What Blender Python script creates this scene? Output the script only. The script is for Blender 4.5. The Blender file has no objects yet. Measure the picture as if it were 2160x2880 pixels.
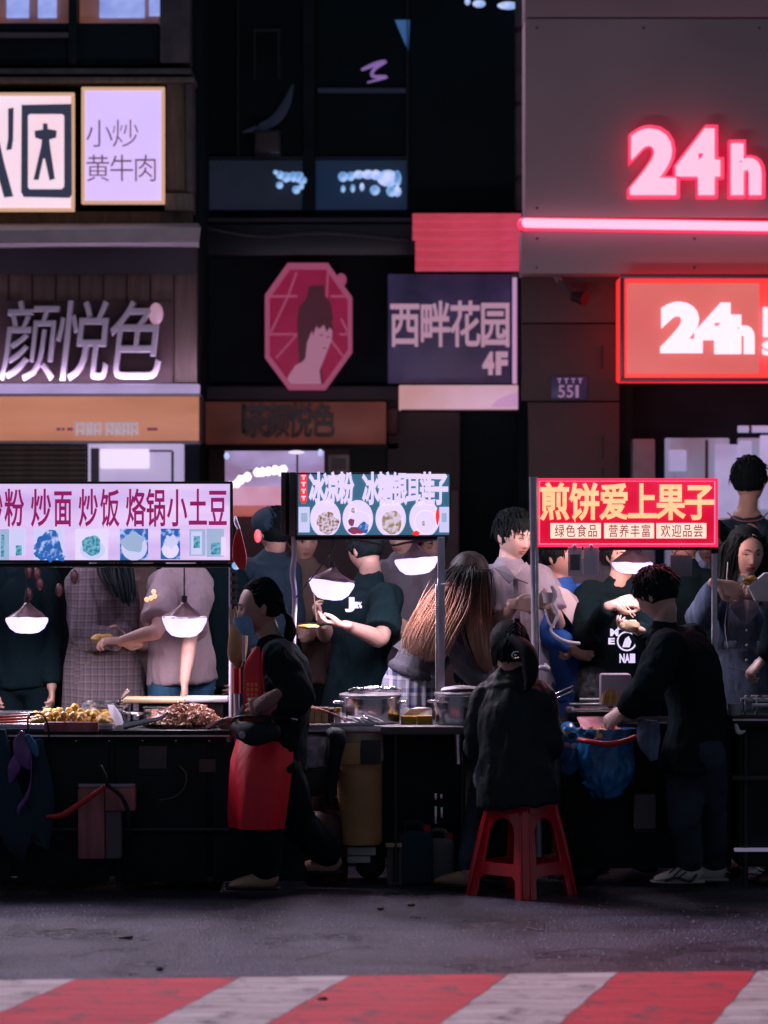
import bpy, bmesh, math, random
import numpy as np
from mathutils import Vector, Matrix, noise, Euler

random.seed(7)
rng = np.random.default_rng(7)
SC = bpy.context.scene
COL = SC.collection

# ------------------------------------------------------------------ camera, world, light, exposure
EYE = 1.88
cam_d = bpy.data.cameras.new('camera')
cam = bpy.data.objects.new('camera', cam_d)
COL.objects.link(cam)
cam.location = (0, 0, EYE)
cam.rotation_euler = (math.radians(90), 0, 0)
cam_d.sensor_fit = 'HORIZONTAL'
cam_d.sensor_width = 36.0
cam_d.lens = 36.0 * 6900 / 1659
cam_d.shift_y = -26 / 1659
cam_d.clip_start = 0.5
cam_d.clip_end = 400
cam_d.dof.use_dof = True
cam_d.dof.focus_distance = 15.7
cam_d.dof.aperture_fstop = 2.6
SC.camera = cam

world = bpy.data.worlds.new('World')
SC.world = world
world.use_nodes = True
wt = world.node_tree
bg = wt.nodes['Background']
bg.inputs['Color'].default_value = (0.100, 0.135, 0.170, 1)     # night sky glow of the city, seen by nothing but the shadows
bg.inputs['Strength'].default_value = 0.62

sun_d = bpy.data.lights.new('street_glow', 'SUN')
sun_d.energy = 2.3
sun_d.angle = math.radians(14)
sun_d.color = (0.86, 0.75, 1.0)
sun = bpy.data.objects.new('street_glow', sun_d)
COL.objects.link(sun)
sun.rotation_euler = Vector((0.60, -0.46, -0.70)).to_track_quat('-Z', 'Y').to_euler()   # high, from the left and a little behind the stalls

SC.view_settings.view_transform = 'Standard'
SC.view_settings.look = 'None'
SC.view_settings.exposure = 0.0
SC.view_settings.gamma = 1.0
SC.cycles.use_denoising = True
SC.cycles.max_bounces = 6
SC.cycles.diffuse_bounces = 3
SC.cycles.glossy_bounces = 3
SC.cycles.transmission_bounces = 5
SC.cycles.transparent_max_bounces = 8
SC.cycles.sample_clamp_indirect = 4.0
SC.cycles.caustics_reflective = False
SC.cycles.caustics_refractive = False

# ------------------------------------------------------------------ helpers
def W(u, v, Y):
    return Vector(((u - 829.5) * Y / 6900.0, Y, EYE + (1080.0 - v) * Y / 6900.0))

def XZ(u, v, Y):
    p = W(u, v, Y)
    return p.x, p.z

M = {}
def mat(name, color, rough=0.6, metal=0.0, emit=None, es=0.0, var=0.0, vscale=6.0, bump=0.0, bscale=40.0,
        trans=0.0, alpha=1.0, sheen=0.0, coat=0.0, stretch=None, spec=None, sss=0.0, color2=None, detail=4.0, fold=0.0):
    m = bpy.data.materials.new(name)
    m.use_nodes = True
    nt = m.node_tree
    b = nt.nodes['Principled BSDF']
    b.inputs['Base Color'].default_value = (*color, 1)
    b.inputs['Roughness'].default_value = rough
    b.inputs['Metallic'].default_value = metal
    if spec is not None: b.inputs['Specular IOR Level'].default_value = spec
    if trans: b.inputs['Transmission Weight'].default_value = trans
    if alpha < 1: b.inputs['Alpha'].default_value = alpha
    if sheen:
        b.inputs['Sheen Weight'].default_value = sheen
        b.inputs['Sheen Roughness'].default_value = 0.4
    if coat:
        b.inputs['Coat Weight'].default_value = coat
        b.inputs['Coat Roughness'].default_value = 0.08
    if sss:
        b.inputs['Subsurface Weight'].default_value = sss
        b.inputs['Subsurface Radius'].default_value = (0.012, 0.005, 0.003)
    if emit is not None:
        b.inputs['Emission Color'].default_value = (*emit, 1)
        b.inputs['Emission Strength'].default_value = es
    need = var > 0 or bump > 0 or color2 or fold
    if need:
        tc = nt.nodes.new('ShaderNodeTexCoord')
        mp = nt.nodes.new('ShaderNodeMapping')
        nt.links.new(tc.outputs['Object'], mp.inputs['Vector'])
        if stretch: mp.inputs['Scale'].default_value = stretch
    if var > 0 or color2:
        n = nt.nodes.new('ShaderNodeTexNoise')
        n.inputs['Scale'].default_value = vscale
        n.inputs['Detail'].default_value = detail
        nt.links.new(mp.outputs[0], n.inputs['Vector'])
        r = nt.nodes.new('ShaderNodeValToRGB')
        r.color_ramp.elements[0].position = 0.32
        r.color_ramp.elements[1].position = 0.70
        if color2:
            c0, c1 = color, color2
        else:
            c0 = tuple(c * (1 - var) for c in color); c1 = tuple(min(1, c * (1 + var)) for c in color)
        r.color_ramp.elements[0].color = (*c0, 1)
        r.color_ramp.elements[1].color = (*c1, 1)
        nt.links.new(n.outputs['Fac'], r.inputs['Fac'])
        nt.links.new(r.outputs['Color'], b.inputs['Base Color'])
        mr = nt.nodes.new('ShaderNodeMapRange')
        mr.inputs['To Min'].default_value = max(0.03, rough - 0.1)
        mr.inputs['To Max'].default_value = min(1.0, rough + 0.1)
        nt.links.new(n.outputs['Fac'], mr.inputs['Value'])
        nt.links.new(mr.outputs['Result'], b.inputs['Roughness'])
    if bump > 0:
        n2 = nt.nodes.new('ShaderNodeTexNoise')
        n2.inputs['Scale'].default_value = bscale
        n2.inputs['Detail'].default_value = 3
        nt.links.new(mp.outputs[0], n2.inputs['Vector'])
        bp = nt.nodes.new('ShaderNodeBump')
        bp.inputs['Strength'].default_value = bump
        bp.inputs['Distance'].default_value = 0.01
        nt.links.new(n2.outputs['Fac'], bp.inputs['Height'])
        nt.links.new(bp.outputs['Normal'], b.inputs['Normal'])
    if fold:
        mp2 = nt.nodes.new('ShaderNodeMapping'); mp2.inputs['Scale'].default_value = (1, 1, .45); mp2.inputs['Rotation'].default_value = (.2, .35, 0)
        nt.links.new(tc.outputs['Object'], mp2.inputs['Vector'])
        n3 = nt.nodes.new('ShaderNodeTexNoise'); n3.inputs['Scale'].default_value = 11; n3.inputs['Detail'].default_value = 2.5
        n3.inputs['Distortion'].default_value = 1.2
        try: n3.noise_type = 'RIDGED_MULTIFRACTAL'
        except Exception: pass
        nt.links.new(mp2.outputs[0], n3.inputs['Vector'])
        b3 = nt.nodes.new('ShaderNodeBump'); b3.inputs['Strength'].default_value = fold; b3.inputs['Distance'].default_value = 0.025
        nt.links.new(n3.outputs['Fac'], b3.inputs['Height'])
        if b.inputs['Normal'].links:
            src = b.inputs['Normal'].links[0].from_node
            nt.links.new(b3.outputs['Normal'], src.inputs['Normal'])
        else: nt.links.new(b3.outputs['Normal'], b.inputs['Normal'])
    M[name] = m
    return m

def glow(name, color, es=1.0, base=(0.3, 0.3, 0.3), color2=None, vscale=3.0, stretch=(1, 1, 1), rough=0.4, lo=0.35, hi=0.65, detail=3):
    """a surface that gives off light (backlit film, diffuser); slight unevenness of its tubes"""
    m = bpy.data.materials.new(name)
    m.use_nodes = True
    nt = m.node_tree
    b = nt.nodes['Principled BSDF']
    b.inputs['Base Color'].default_value = (*base, 1)
    b.inputs['Roughness'].default_value = rough
    b.inputs['Emission Color'].default_value = (*color, 1)
    b.inputs['Emission Strength'].default_value = es
    if color2:
        tc = nt.nodes.new('ShaderNodeTexCoord')
        mp = nt.nodes.new('ShaderNodeMapping')
        mp.inputs['Scale'].default_value = stretch
        nt.links.new(tc.outputs['Object'], mp.inputs['Vector'])
        n = nt.nodes.new('ShaderNodeTexNoise')
        n.inputs['Scale'].default_value = vscale
        n.inputs['Detail'].default_value = detail
        nt.links.new(mp.outputs[0], n.inputs['Vector'])
        r = nt.nodes.new('ShaderNodeValToRGB')
        r.color_ramp.elements[0].position = lo
        r.color_ramp.elements[1].position = hi
        r.color_ramp.elements[0].color = (*color, 1)
        r.color_ramp.elements[1].color = (*color2, 1)
        nt.links.new(n.outputs['Fac'], r.inputs['Fac'])
        nt.links.new(r.outputs['Color'], b.inputs['Emission Color'])
    M[name] = m
    return m

WL = {}
def tag(o, label=None, cat=None, group=None, kind=None):
    if label: o['label'] = label
    if cat: o['category'] = cat
    if group: o['group'] = group
    if kind: o['kind'] = kind
    return o

def thing(name, label, cat, loc, group=None):
    o = bpy.data.objects.new(name, None)
    o.empty_display_size = 0.1
    COL.objects.link(o)
    o.location = loc
    WL[o] = Vector(loc)
    return tag(o, label, cat, group)

def link(name, verts, faces, material, parent=None, smooth=True, base=True):
    """one mesh object; vertices given in world space, origin set at its base centre"""
    v = np.asarray(verts, dtype=float).reshape(-1, 3)
    c = np.array([(v[:, 0].min() + v[:, 0].max()) / 2, (v[:, 1].min() + v[:, 1].max()) / 2, v[:, 2].min()])
    me = bpy.data.meshes.new(name)
    me.from_pydata((v - c).tolist(), [], [list(map(int, f)) for f in faces])
    me.update()
    if smooth:
        me.polygons.foreach_set('use_smooth', [True] * len(me.polygons))
    o = bpy.data.objects.new(name, me)
    COL.objects.link(o)
    if material is not None: me.materials.append(material)
    c = Vector(c)
    WL[o] = c
    if parent is not None:
        o.parent = parent
        o.location = c - WL[parent]
    else:
        o.location = c
    return o

def linkmesh(name, me, c, material, parent=None):
    me.name = name
    o = bpy.data.objects.new(name, me)
    COL.objects.link(o)
    me.materials.clear()
    if material is not None: me.materials.append(material)
    WL[o] = Vector(c)
    o.location = Vector(c) - (WL[parent] if parent is not None else Vector())
    if parent is not None: o.parent = parent
    return o

def copy_tree(o, offset=None, parent=None):
    c = o.copy()
    COL.objects.link(c)
    c.parent = parent
    WL[c] = WL.get(o, Vector()).copy()
    if offset is not None:
        c.location = o.location + offset
    for ch in list(o.children):
        copy_tree(ch, None, c)
    return c

class MB:
    """collects shapes (world space) for one mesh"""
    def __init__(s): s.v = []; s.f = []
    def add(s, v, f):
        k = len(s.v)
        s.v += [tuple(p) for p in v]
        s.f += [tuple(i + k for i in q) for q in f]
        return s
    def box(s, x0, x1, y0, y1, z0, z1, b=0.0, R=None, c=None):
        if x0 > x1: x0, x1 = x1, x0
        if y0 > y1: y0, y1 = y1, y0
        if z0 > z1: z0, z1 = z1, z0
        b = min(b, (x1 - x0) * .45, (y1 - y0) * .45, (z1 - z0) * .45)
        if b <= 0:
            v = [(x, y, z) for z in (z0, z1) for y in (y0, y1) for x in (x0, x1)]
            f = [(0, 2, 3, 1), (4, 5, 7, 6), (0, 1, 5, 4), (2, 6, 7, 3), (0, 4, 6, 2), (1, 3, 7, 5)]
        else:
            bm = bmesh.new()
            bmesh.ops.create_cube(bm, size=1)
            for q in bm.verts:
                q.co = ((x0 + x1) / 2 + q.co.x * (x1 - x0), (y0 + y1) / 2 + q.co.y * (y1 - y0), (z0 + z1) / 2 + q.co.z * (z1 - z0))
            bmesh.ops.bevel(bm, geom=list(bm.edges), offset=b, segments=2, affect='EDGES', profile=0.5)
            bm.verts.index_update()
            v = [tuple(q.co) for q in bm.verts]; f = [tuple(q.index for q in p.verts) for p in bm.faces]
            bm.free()
        if R is not None:
            c = Vector(c) if c is not None else Vector(((x0 + x1) / 2, (y0 + y1) / 2, (z0 + z1) / 2))
            v = [tuple(c + R @ (Vector(p) - c)) for p in v]
        return s.add(v, f)
    def tube(s, pts, rad, n=10, hint=None, caps=True, res=None, flat=False):
        v, f = sweep(pts, rad, n=n, hint=hint, caps=caps, res=res, flat=flat)
        return s.add(v, f)
    def cyl(s, p0, p1, r0, r1=None, n=20):
        r1 = r0 if r1 is None else r1
        p0 = Vector(p0); p1 = Vector(p1)
        d = (p1 - p0).normalized()
        a = d.orthogonal().normalized(); b = d.cross(a)
        v = []
        for p, r in ((p0, r0), (p1, r1)):
            for i in range(n):
                t = 2 * math.pi * i / n
                v.append(tuple(p + (a * math.cos(t) + b * math.sin(t)) * r))
        f = [(i, (i + 1) % n, n + (i + 1) % n, n + i) for i in range(n)]
        f.append(tuple(range(n - 1, -1, -1))); f.append(tuple(range(n, 2 * n)))
        return s.add(v, f)
    def lathe(s, c, prof, n=32, sx=1.0, sy=1.0, wob=0.0, seed=0):
        """prof: list of (r, z) about a vertical axis through c"""
        v = []; f = []
        c = Vector(c)
        for j, (r, z) in enumerate(prof):
            for i in range(n):
                t = 2 * math.pi * i / n
                w = 1 + wob * noise.noise(Vector((math.cos(t) * 2 + seed, math.sin(t) * 2, j * .35)))
                v.append((c.x + r * w * sx * math.cos(t), c.y + r * w * sy * math.sin(t), c.z + z + wob * .04 * noise.noise(Vector((math.cos(t) * 1.5, math.sin(t) * 1.5, seed + j * .2)))))
        for j in range(len(prof) - 1):
            for i in range(n):
                a = j * n + i; b = j * n + (i + 1) % n
                f.append((a, b, b + n, a + n))
        return s.add(v, f)
    def ball(s, c, rx, ry=None, rz=None, n=14, wob=0.0, seed=0.0, R=None):
        ry = rx if ry is None else ry; rz = rx if rz is None else rz
        m = max(6, n * 2 // 3)
        v = []; f = []
        c = Vector(c)
        for j in range(m + 1):
            ph = math.pi * j / m
            for i in range(n):
                t = 2 * math.pi * i / n
                d = Vector((math.sin(ph) * math.cos(t), math.sin(ph) * math.sin(t), math.cos(ph)))
                k = 1 + wob * noise.noise(d * 1.7 + Vector((seed, seed * .7, 0)))
                p = Vector((d.x * rx * k, d.y * ry * k, d.z * rz * k))
                if R is not None: p = R @ p
                v.append(tuple(c + p))
        for j in range(m):
            for i in range(n):
                a = j * n + i; b = j * n + (i + 1) % n
                f.append((a, a + n, b + n, b))
        return s.add(v, f)
    def build(s, name, material, parent=None, smooth=None):
        o = link(name, s.v, s.f, material, parent, smooth=False)
        if smooth is not False:
            autosmooth(o.data)
        return o

def autosmooth(me, ang=40):
    me.polygons.foreach_set('use_smooth', [True] * len(me.polygons))
    if hasattr(me, 'set_sharp_from_angle'):
        me.set_sharp_from_angle(angle=math.radians(ang))

def catmull(P, k):
    """P list of np vectors (any dim), k subdivisions per span"""
    P = [np.asarray(p, float) for p in P]
    if len(P) < 3 or k <= 1:
        if k <= 1: return P
    Q = [2 * P[0] - P[1]] + P + [2 * P[-1] - P[-2]]
    out = []
    for i in range(1, len(Q) - 2):
        a, b, c, d = Q[i - 1], Q[i], Q[i + 1], Q[i + 2]
        for j in range(k):
            t = j / k
            out.append(0.5 * (2 * b + (c - a) * t + (2 * a - 5 * b + 4 * c - d) * t * t + (3 * b - a - 3 * c + d) * t ** 3))
    out.append(P[-1])
    return out

def sweep(pts, rad, n=12, hint=None, caps=True, res=None, flat=False):
    """tube through pts; rad = number, or list of r or (a, b) with a along hint. Rounded ends."""
    m = len(pts)
    if not isinstance(rad, (list, tuple)): rad = [rad] * m
    rad = [(r, r) if not isinstance(r, (list, tuple)) else r for r in rad]
    if res is None: res = 4 if m > 2 else 2
    D = [list(p) + list(r) for p, r in zip(pts, rad)]
    D = catmull(D, res)
    P = [Vector(d[:3]) for d in D]
    Rd = [(max(d[3], 1e-4), max(d[4], 1e-4)) for d in D]
    T = []
    for i in range(len(P)):
        a = P[max(0, i - 1)]; b = P[min(len(P) - 1, i + 1)]
        t = (b - a)
        T.append(t.normalized() if t.length > 1e-9 else Vector((0, 0, 1)))
    if hint is None:
        h = T[0].orthogonal()
    else:
        h = Vector(hint)
    rings = []
    side = None
    for i in range(len(P)):
        ref = h if (hint is not None or side is None) else side
        s = ref - T[i] * ref.dot(T[i])
        if s.length < 1e-5: s = T[i].orthogonal()
        s.normalize()
        side = s
        rings.append((P[i], s, T[i].cross(s), Rd[i], T[i]))
    full = []
    if caps:
        p, a, b, r, t = rings[0]
        e = min(r)
        for q in (0.08, 0.5, 0.83):
            full.append((p - t * e * math.sqrt(1 - q * q), a, b, (r[0] * q if r[0] == r[1] else r[0] - e * (1 - q), r[1] * q if r[0] == r[1] else r[1] - e * (1 - q))))
    for p, a, b, r, t in rings: full.append((p, a, b, r))
    if caps:
        p, a, b, r, t = rings[-1]
        e = min(r)
        for q in ((0.83, 0.5, 0.08) if not flat else (0.9, 0.5, 0.08)):
            full.append((p + t * e * (math.sqrt(1 - q * q) if not flat else .06), a, b, (r[0] * q if r[0] == r[1] else r[0] - e * (1 - q), r[1] * q if r[0] == r[1] else r[1] - e * (1 - q))))
    v = []; f = []
    for p, a, b, r in full:
        for i in range(n):
            t = 2 * math.pi * i / n
            v.append(tuple(p + a * (r[0] * math.cos(t)) + b * (r[1] * math.sin(t))))
    for j in range(len(full) - 1):
        for i in range(n):
            k = j * n + i; l = j * n + (i + 1) % n
            f.append((k, l, l + n, k + n))
    f.append(tuple(range(n - 1, -1, -1)))
    k = (len(full) - 1) * n
    f.append(tuple(range(k, k + n)))
    return v, f

def plate2d(outlines, thick, bevel=0.0, cyclic=True):
    """filled flat shape with holes from 2D outlines (x, z), standing in the XZ plane, facing -Y; returns verts/faces"""
    cu = bpy.data.curves.new('tmp', 'CURVE')
    cu.dimensions = '2D'; cu.fill_mode = 'BOTH'
    cu.extrude = thick / 2; cu.bevel_depth = bevel; cu.bevel_resolution = 1
    for pl in outlines:
        sp = cu.splines.new('POLY')
        sp.points.add(len(pl) - 1)
        for p, q in zip(sp.points, pl): p.co = (q[0], q[1], 0, 1)
        sp.use_cyclic_u = cyclic
    return curve_mesh(cu)

def curve_mesh(cu):
    o = bpy.data.objects.new('tmp', cu)
    COL.objects.link(o)
    dg = bpy.context.evaluated_depsgraph_get()
    me = bpy.data.meshes.new_from_object(o.evaluated_get(dg))
    v = np.empty(len(me.vertices) * 3); me.vertices.foreach_get('co', v)
    v = v.reshape(-1, 3)
    f = [tuple(p.vertices) for p in me.polygons]
    bpy.data.objects.remove(o); bpy.data.curves.remove(cu); bpy.data.meshes.remove(me)
    v = np.stack([v[:, 0], -v[:, 2], v[:, 1]], 1)     # stand it up, face -Y
    return v, f

def glyph(s, extrude=0.01, offset=0.0, bevel=0.0, res=4, shear=0.0):
    cu = bpy.data.curves.new('tmp', 'FONT')
    cu.body = s; cu.size = 1.0; cu.extrude = extrude; cu.offset = offset
    cu.bevel_depth = bevel; cu.bevel_resolution = 1; cu.resolution_u = res; cu.shear = shear
    return curve_mesh(cu)

def letters(s, rect, Y, depth, material, parent, offset=0.02, bevel=0.0, name='letter', fit='em', gap=0.0, lab=None, shear=0.0, cells=None):
    """write s, one object per character, into rect (u0, v0, u1, v1) of the picture at distance Y (front of wall at Y)"""
    u0, v0, u1, v1 = rect
    n = len(s)
    out = []
    x0, z1 = XZ(u0, v0, Y); x1, z0 = XZ(u1, v1, Y)
    cw = (x1 - x0) / n
    for i, ch in enumerate(s):
        if ch == ' ': continue
        if cells:
            a, b = cells[i]
            cx0 = XZ(a, 0, Y)[0]; cx1 = XZ(b, 0, Y)[0]
        else:
            cx0 = x0 + i * cw + cw * gap / 2; cx1 = x0 + (i + 1) * cw - cw * gap / 2
        H = z1 - z0
        if ord(ch) > 0x2000 and offset > .012: v, f = glyph(ch, 0.5, 0.0, max(bevel, offset), shear=shear)
        else: v, f = glyph(ch, 0.5, offset, bevel, shear=shear)
        if len(v) == 0: continue
        if fit == 'em':
            a0, a1, b0, b1 = 0.04, 0.96, -0.08, 0.84
        else:
            a0, a1, b0, b1 = v[:, 0].min(), v[:, 0].max(), v[:, 2].min(), v[:, 2].max()
        v[:, 0] = cx0 + (v[:, 0] - a0) / (a1 - a0) * (cx1 - cx0)
        v[:, 2] = z0 + (v[:, 2] - b0) / (b1 - b0) * H
        y = v[:, 1]
        v[:, 1] = Y - depth / 2 + y / max(1e-6, abs(y).max()) * depth / 2
        out.append(link(name, v, f, material, parent, smooth=False))
    return out

def remesh(v, f, voxel, smooth=2, ratio=1.0, wrinkle=0.0, wscale=9.0, wstretch=(1, 1, 1), seed=0.0):
    """melt overlapping closed shapes into one continuous skin"""
    me = bpy.data.meshes.new('tmp')
    me.from_pydata([tuple(map(float, p)) for p in v], [], f)
    me.update()
    o = bpy.data.objects.new('tmp', me)
    COL.objects.link(o)
    m = o.modifiers.new('r', 'REMESH'); m.mode = 'VOXEL'; m.voxel_size = voxel; m.adaptivity = 0.0
    if smooth:
        m = o.modifiers.new('s', 'SMOOTH'); m.iterations = smooth; m.factor = 0.5
    if ratio < 1:
        m = o.modifiers.new('d', 'DECIMATE'); m.ratio = ratio
    dg = bpy.context.evaluated_depsgraph_get()
    me2 = bpy.data.meshes.new_from_object(o.evaluated_get(dg))
    bpy.data.objects.remove(o); bpy.data.meshes.remove(me)
    nv = len(me2.vertices)
    co = np.empty(nv * 3); me2.vertices.foreach_get('co', co); co = co.reshape(-1, 3)
    if wrinkle:
        no = np.empty(nv * 3); me2.vertices.foreach_get('normal', no); no = no.reshape(-1, 3)
        q = co * np.array(wstretch) * wscale + seed
        # warped ridges read as folds of cloth
        d = np.array([noise.noise(Vector(p)) for p in q])
        d2 = np.array([noise.noise(Vector(p)) for p in (q * 2.3 + d[:, None] * 1.5 + 9.1)])
        r = (1 - np.abs(d) * 2.6).clip(-1, 1) * .65 + d2 * .55
        co = co + no * (r * wrinkle)[:, None]
    c = np.array([(co[:, 0].min() + co[:, 0].max()) / 2, (co[:, 1].min() + co[:, 1].max()) / 2, co[:, 2].min()])
    me2.vertices.foreach_set('co', (co - c).ravel())
    me2.update()
    me2.polygons.foreach_set('use_smooth', [True] * len(me2.polygons))
    return me2, c
# ------------------------------------------------------------------ materials
BLK = (0.0055, 0.0155, 0.0195)      # the dark cloth and paint of the night scene
mat('black_cloth', BLK, 0.95, bump=0.35, bscale=120, spec=0.08, fold=0.35)
mat('black_shiny', (0.008, 0.018, 0.022), 0.58, bump=0.3, bscale=30, spec=0.22, fold=0.35)
mat('black_paint', (0.007, 0.016, 0.020), 0.55, var=0.4, vscale=9, bump=0.1, spec=0.25)
mat('dark_wall', (0.012, 0.022, 0.028), 0.8, var=0.3, vscale=3, spec=0.1)
mat('dark_glass', (0.004, 0.014, 0.018), 0.6, spec=0.1, var=0.3, vscale=2)
mat('mid_grey', (0.14, 0.12, 0.14), 0.7, var=0.15, vscale=2)
mat('grey_frame', (0.10, 0.085, 0.095), 0.6, var=0.35, vscale=7, bump=0.2, bscale=20)
mat('olive_frame', (0.16, 0.13, 0.11), 0.65, var=0.3, vscale=10, bump=0.2, bscale=25, stretch=(3, 1, .4))
mat('brown_wall', (0.13, 0.085, 0.07), 0.75, var=0.25, vscale=6, bump=0.2, stretch=(4, 1, .4))
mat('awning_cream', (0.5, 0.42, 0.45), 0.6, var=0.15)
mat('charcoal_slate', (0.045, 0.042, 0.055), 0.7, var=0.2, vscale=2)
mat('fascia_mauve', (0.46, 0.31, 0.34), 0.55, var=0.10, vscale=1.2, detail=1.5, bump=0.04, bscale=300)
mat('tile_brown', (0.095, 0.055, 0.06), 0.6, var=0.18, vscale=3)
mat('pillar_grey', (0.075, 0.06, 0.062), 0.75, var=0.25, vscale=4)
mat('coat_grey', (0.13, 0.115, 0.14), 0.9, bump=0.3, bscale=110, fold=.4)
mat('coat_brown', (0.14, 0.09, 0.08), 0.9, bump=0.3, bscale=110, fold=.4)
mat('pale_pool', (0.12, 0.11, 0.15), 0.4, color2=(0.90, 0.86, 1.0), vscale=9, stretch=(.8, 3, 1), bump=0.8, bscale=70)  # lighter colour that paints pools of light on the asphalt
mat('crack', (0.012, 0.010, 0.012), 0.9)
mat('mauve_plain', (0.38, 0.30, 0.36), 0.5, var=0.15)
mat('channel_letter', (0.72, 0.62, 0.72), 0.4, metal=0.1)
mat('dark_letter', (0.035, 0.03, 0.032), 0.35)
mat('shutter', (0.12, 0.085, 0.06), 0.6, var=0.3, vscale=12)
mat('white_metal', (0.6, 0.58, 0.62), 0.4, var=0.08)
mat('steel', (0.72, 0.70, 0.74), 0.22, metal=1.0, var=0.12, vscale=20, bump=0.08, bscale=12)
mat('steel_rough', (0.6, 0.57, 0.62), 0.38, metal=1.0, var=0.2, vscale=15, bump=0.15, bscale=60)
mat('post_metal', (0.66, 0.60, 0.74), 0.32, metal=0.35, var=0.2, vscale=9, stretch=(3, 3, .6))
mat('rail_dark', (0.03, 0.035, 0.042), 0.4, metal=0.4)
mat('red_plastic', (0.72, 0.006, 0.026), 0.18, coat=1.0, bump=0.06, bscale=18, var=0.12, vscale=5, sss=0.0)
mat('red_cord', (0.55, 0.02, 0.025), 0.4)
mat('red_cloth', (0.78, 0.008, 0.03), 0.45, bump=0.2, bscale=200, var=0.1, fold=0.3)
mat('red_flag', (0.75, 0.02, 0.03), 0.55, emit=(0.9, 0.02, 0.03), es=0.0, bump=0.2, bscale=20)
mat('gold_print', (0.55, 0.33, 0.09), 0.5)
mat('blue_mask', (0.22, 0.46, 0.75), 0.8, bump=0.3, bscale=60)
mat('wood', (0.42, 0.22, 0.09), 0.55, color2=(0.6, 0.36, 0.16), vscale=7, stretch=(9, 2, .5), bump=0.15)
mat('bamboo', (0.55, 0.38, 0.25), 0.6, var=0.15, vscale=20)
mat('beige_bag', (0.56, 0.30, 0.13), 0.55, var=0.2, vscale=5, bump=0.3, bscale=14)
mat('beige_top', (0.58, 0.44, 0.32), 0.5, var=0.15, bump=0.2, bscale=14)
mat('yellow_card', (0.62, 0.32, 0.04), 0.6)
mat('white_plastic', (0.7, 0.66, 0.74), 0.35, var=0.05, bump=0.1, bscale=20)
mat('paper_white', (0.78, 0.74, 0.8), 0.7)
mat('dark_brown', (0.07, 0.035, 0.035), 0.6)
mat('maroon', (0.05, 0.008, 0.012), 0.5, var=0.4, vscale=12)
mat('pink_bucket', (0.40, 0.13, 0.14), 0.55, var=0.35, vscale=7, stretch=(3, 3, .6), bump=0.2)
mat('lamp_shade', (0.42, 0.22, 0.22), 0.35, alpha=0.92, bump=0.5, bscale=25, var=0.35, vscale=14)
mat('cable', (0.10, 0.09, 0.11), 0.5)
mat('blue_bag', (0.03, 0.24, 0.55), 0.15, trans=0.2, var=0.4, vscale=14, bump=0.9, bscale=13)
mat('clear_bag', (0.5, 0.5, 0.6), 0.15, alpha=0.5, bump=0.9, bscale=20)
mat('potato', (0.62, 0.37, 0.05), 0.35, var=0.25, vscale=30, bump=0.3, bscale=60, sss=0.1)
mat('meat', (0.42, 0.17, 0.09), 0.25, color2=(0.68, 0.40, 0.28), vscale=45, bump=0.7, bscale=70)
mat('sausage', (0.35, 0.06, 0.04), 0.2, var=0.3, vscale=20, coat=0.5)
mat('pancake', (0.62, 0.36, 0.08), 0.5, var=0.3, vscale=40, bump=0.4)
mat('dough', (0.70, 0.50, 0.30), 0.6, var=0.1)
mat('skin_a', (0.56, 0.34, 0.27), 0.5, sss=0.08, var=0.06, vscale=14, bump=0.08, bscale=150)
mat('skin_b', (0.46, 0.27, 0.22), 0.5, sss=0.08, var=0.07, vscale=14, bump=0.08, bscale=150)
mat('skin_pale', (0.62, 0.40, 0.34), 0.45, sss=0.08, var=0.05, vscale=14, bump=0.06, bscale=150)
mat('hair_black', (0.007, 0.012, 0.014), 0.62, bump=0.4, bscale=60, stretch=(6, 6, .7), spec=0.09)
mat('eye_dark', (0.008, 0.006, 0.006), 0.15)
mat('eye_white', (0.6, 0.55, 0.55), 0.3)
mat('brow', (0.03, 0.018, 0.015), 0.8)
mat('lip_red', (0.32, 0.035, 0.045), 0.35)
mat('lip_soft', (0.42, 0.15, 0.13), 0.45)
mat('shirt_lilac', (0.30, 0.285, 0.36), 0.85, bump=0.25, bscale=160, var=0.12, vscale=9, sheen=0.1, fold=0.45)
mat('collar_white', (0.62, 0.56, 0.60), 0.8)
mat('blue_dress', (0.012, 0.10, 0.42), 0.75, bump=0.2, bscale=120, var=0.15, fold=0.4)
mat('purple_cloth', (0.10, 0.035, 0.16), 0.8, bump=0.3, bscale=50)
mat('tee_mauve', (0.30, 0.23, 0.26), 0.9, bump=0.3, bscale=120, fold=0.45)
mat('jeans_blue', (0.015, 0.085, 0.17), 0.85, bump=0.3, bscale=160, var=0.35, vscale=9, fold=0.4)
mat('jeans_dark', (0.018, 0.035, 0.06), 0.85, bump=0.3, bscale=160, var=0.4, vscale=9, fold=0.4)
mat('denim', (0.085, 0.125, 0.20), 0.85, bump=0.35, bscale=160, var=0.45, vscale=22, stretch=(1.6, 1.6, .5), fold=0.4)
mat('denim_light', (0.15, 0.17, 0.25), 0.85, bump=0.35, bscale=160, var=0.3, vscale=18)
mat('cardigan_grey', (0.085, 0.085, 0.11), 0.9, bump=0.4, bscale=110, sheen=0.1, fold=0.35)
mat('navy_cloth', (0.012, 0.035, 0.06), 0.9, bump=0.3, bscale=100, fold=0.4)
mat('beige_wall', (0.13, 0.095, 0.095), 0.8, var=0.3, vscale=2.5)
mat('glove', (0.22, 0.13, 0.12), 0.85, bump=0.8, bscale=90)
mat('shoe_grey', (0.62, 0.54, 0.55), 0.6, bump=0.3, bscale=70)
mat('shoe_sole', (0.45, 0.38, 0.37), 0.6)
mat('shoe_tan', (0.42, 0.22, 0.16), 0.6, bump=0.3)
mat('shoe_brown', (0.16, 0.07, 0.05), 0.6, bump=0.3)
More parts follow.
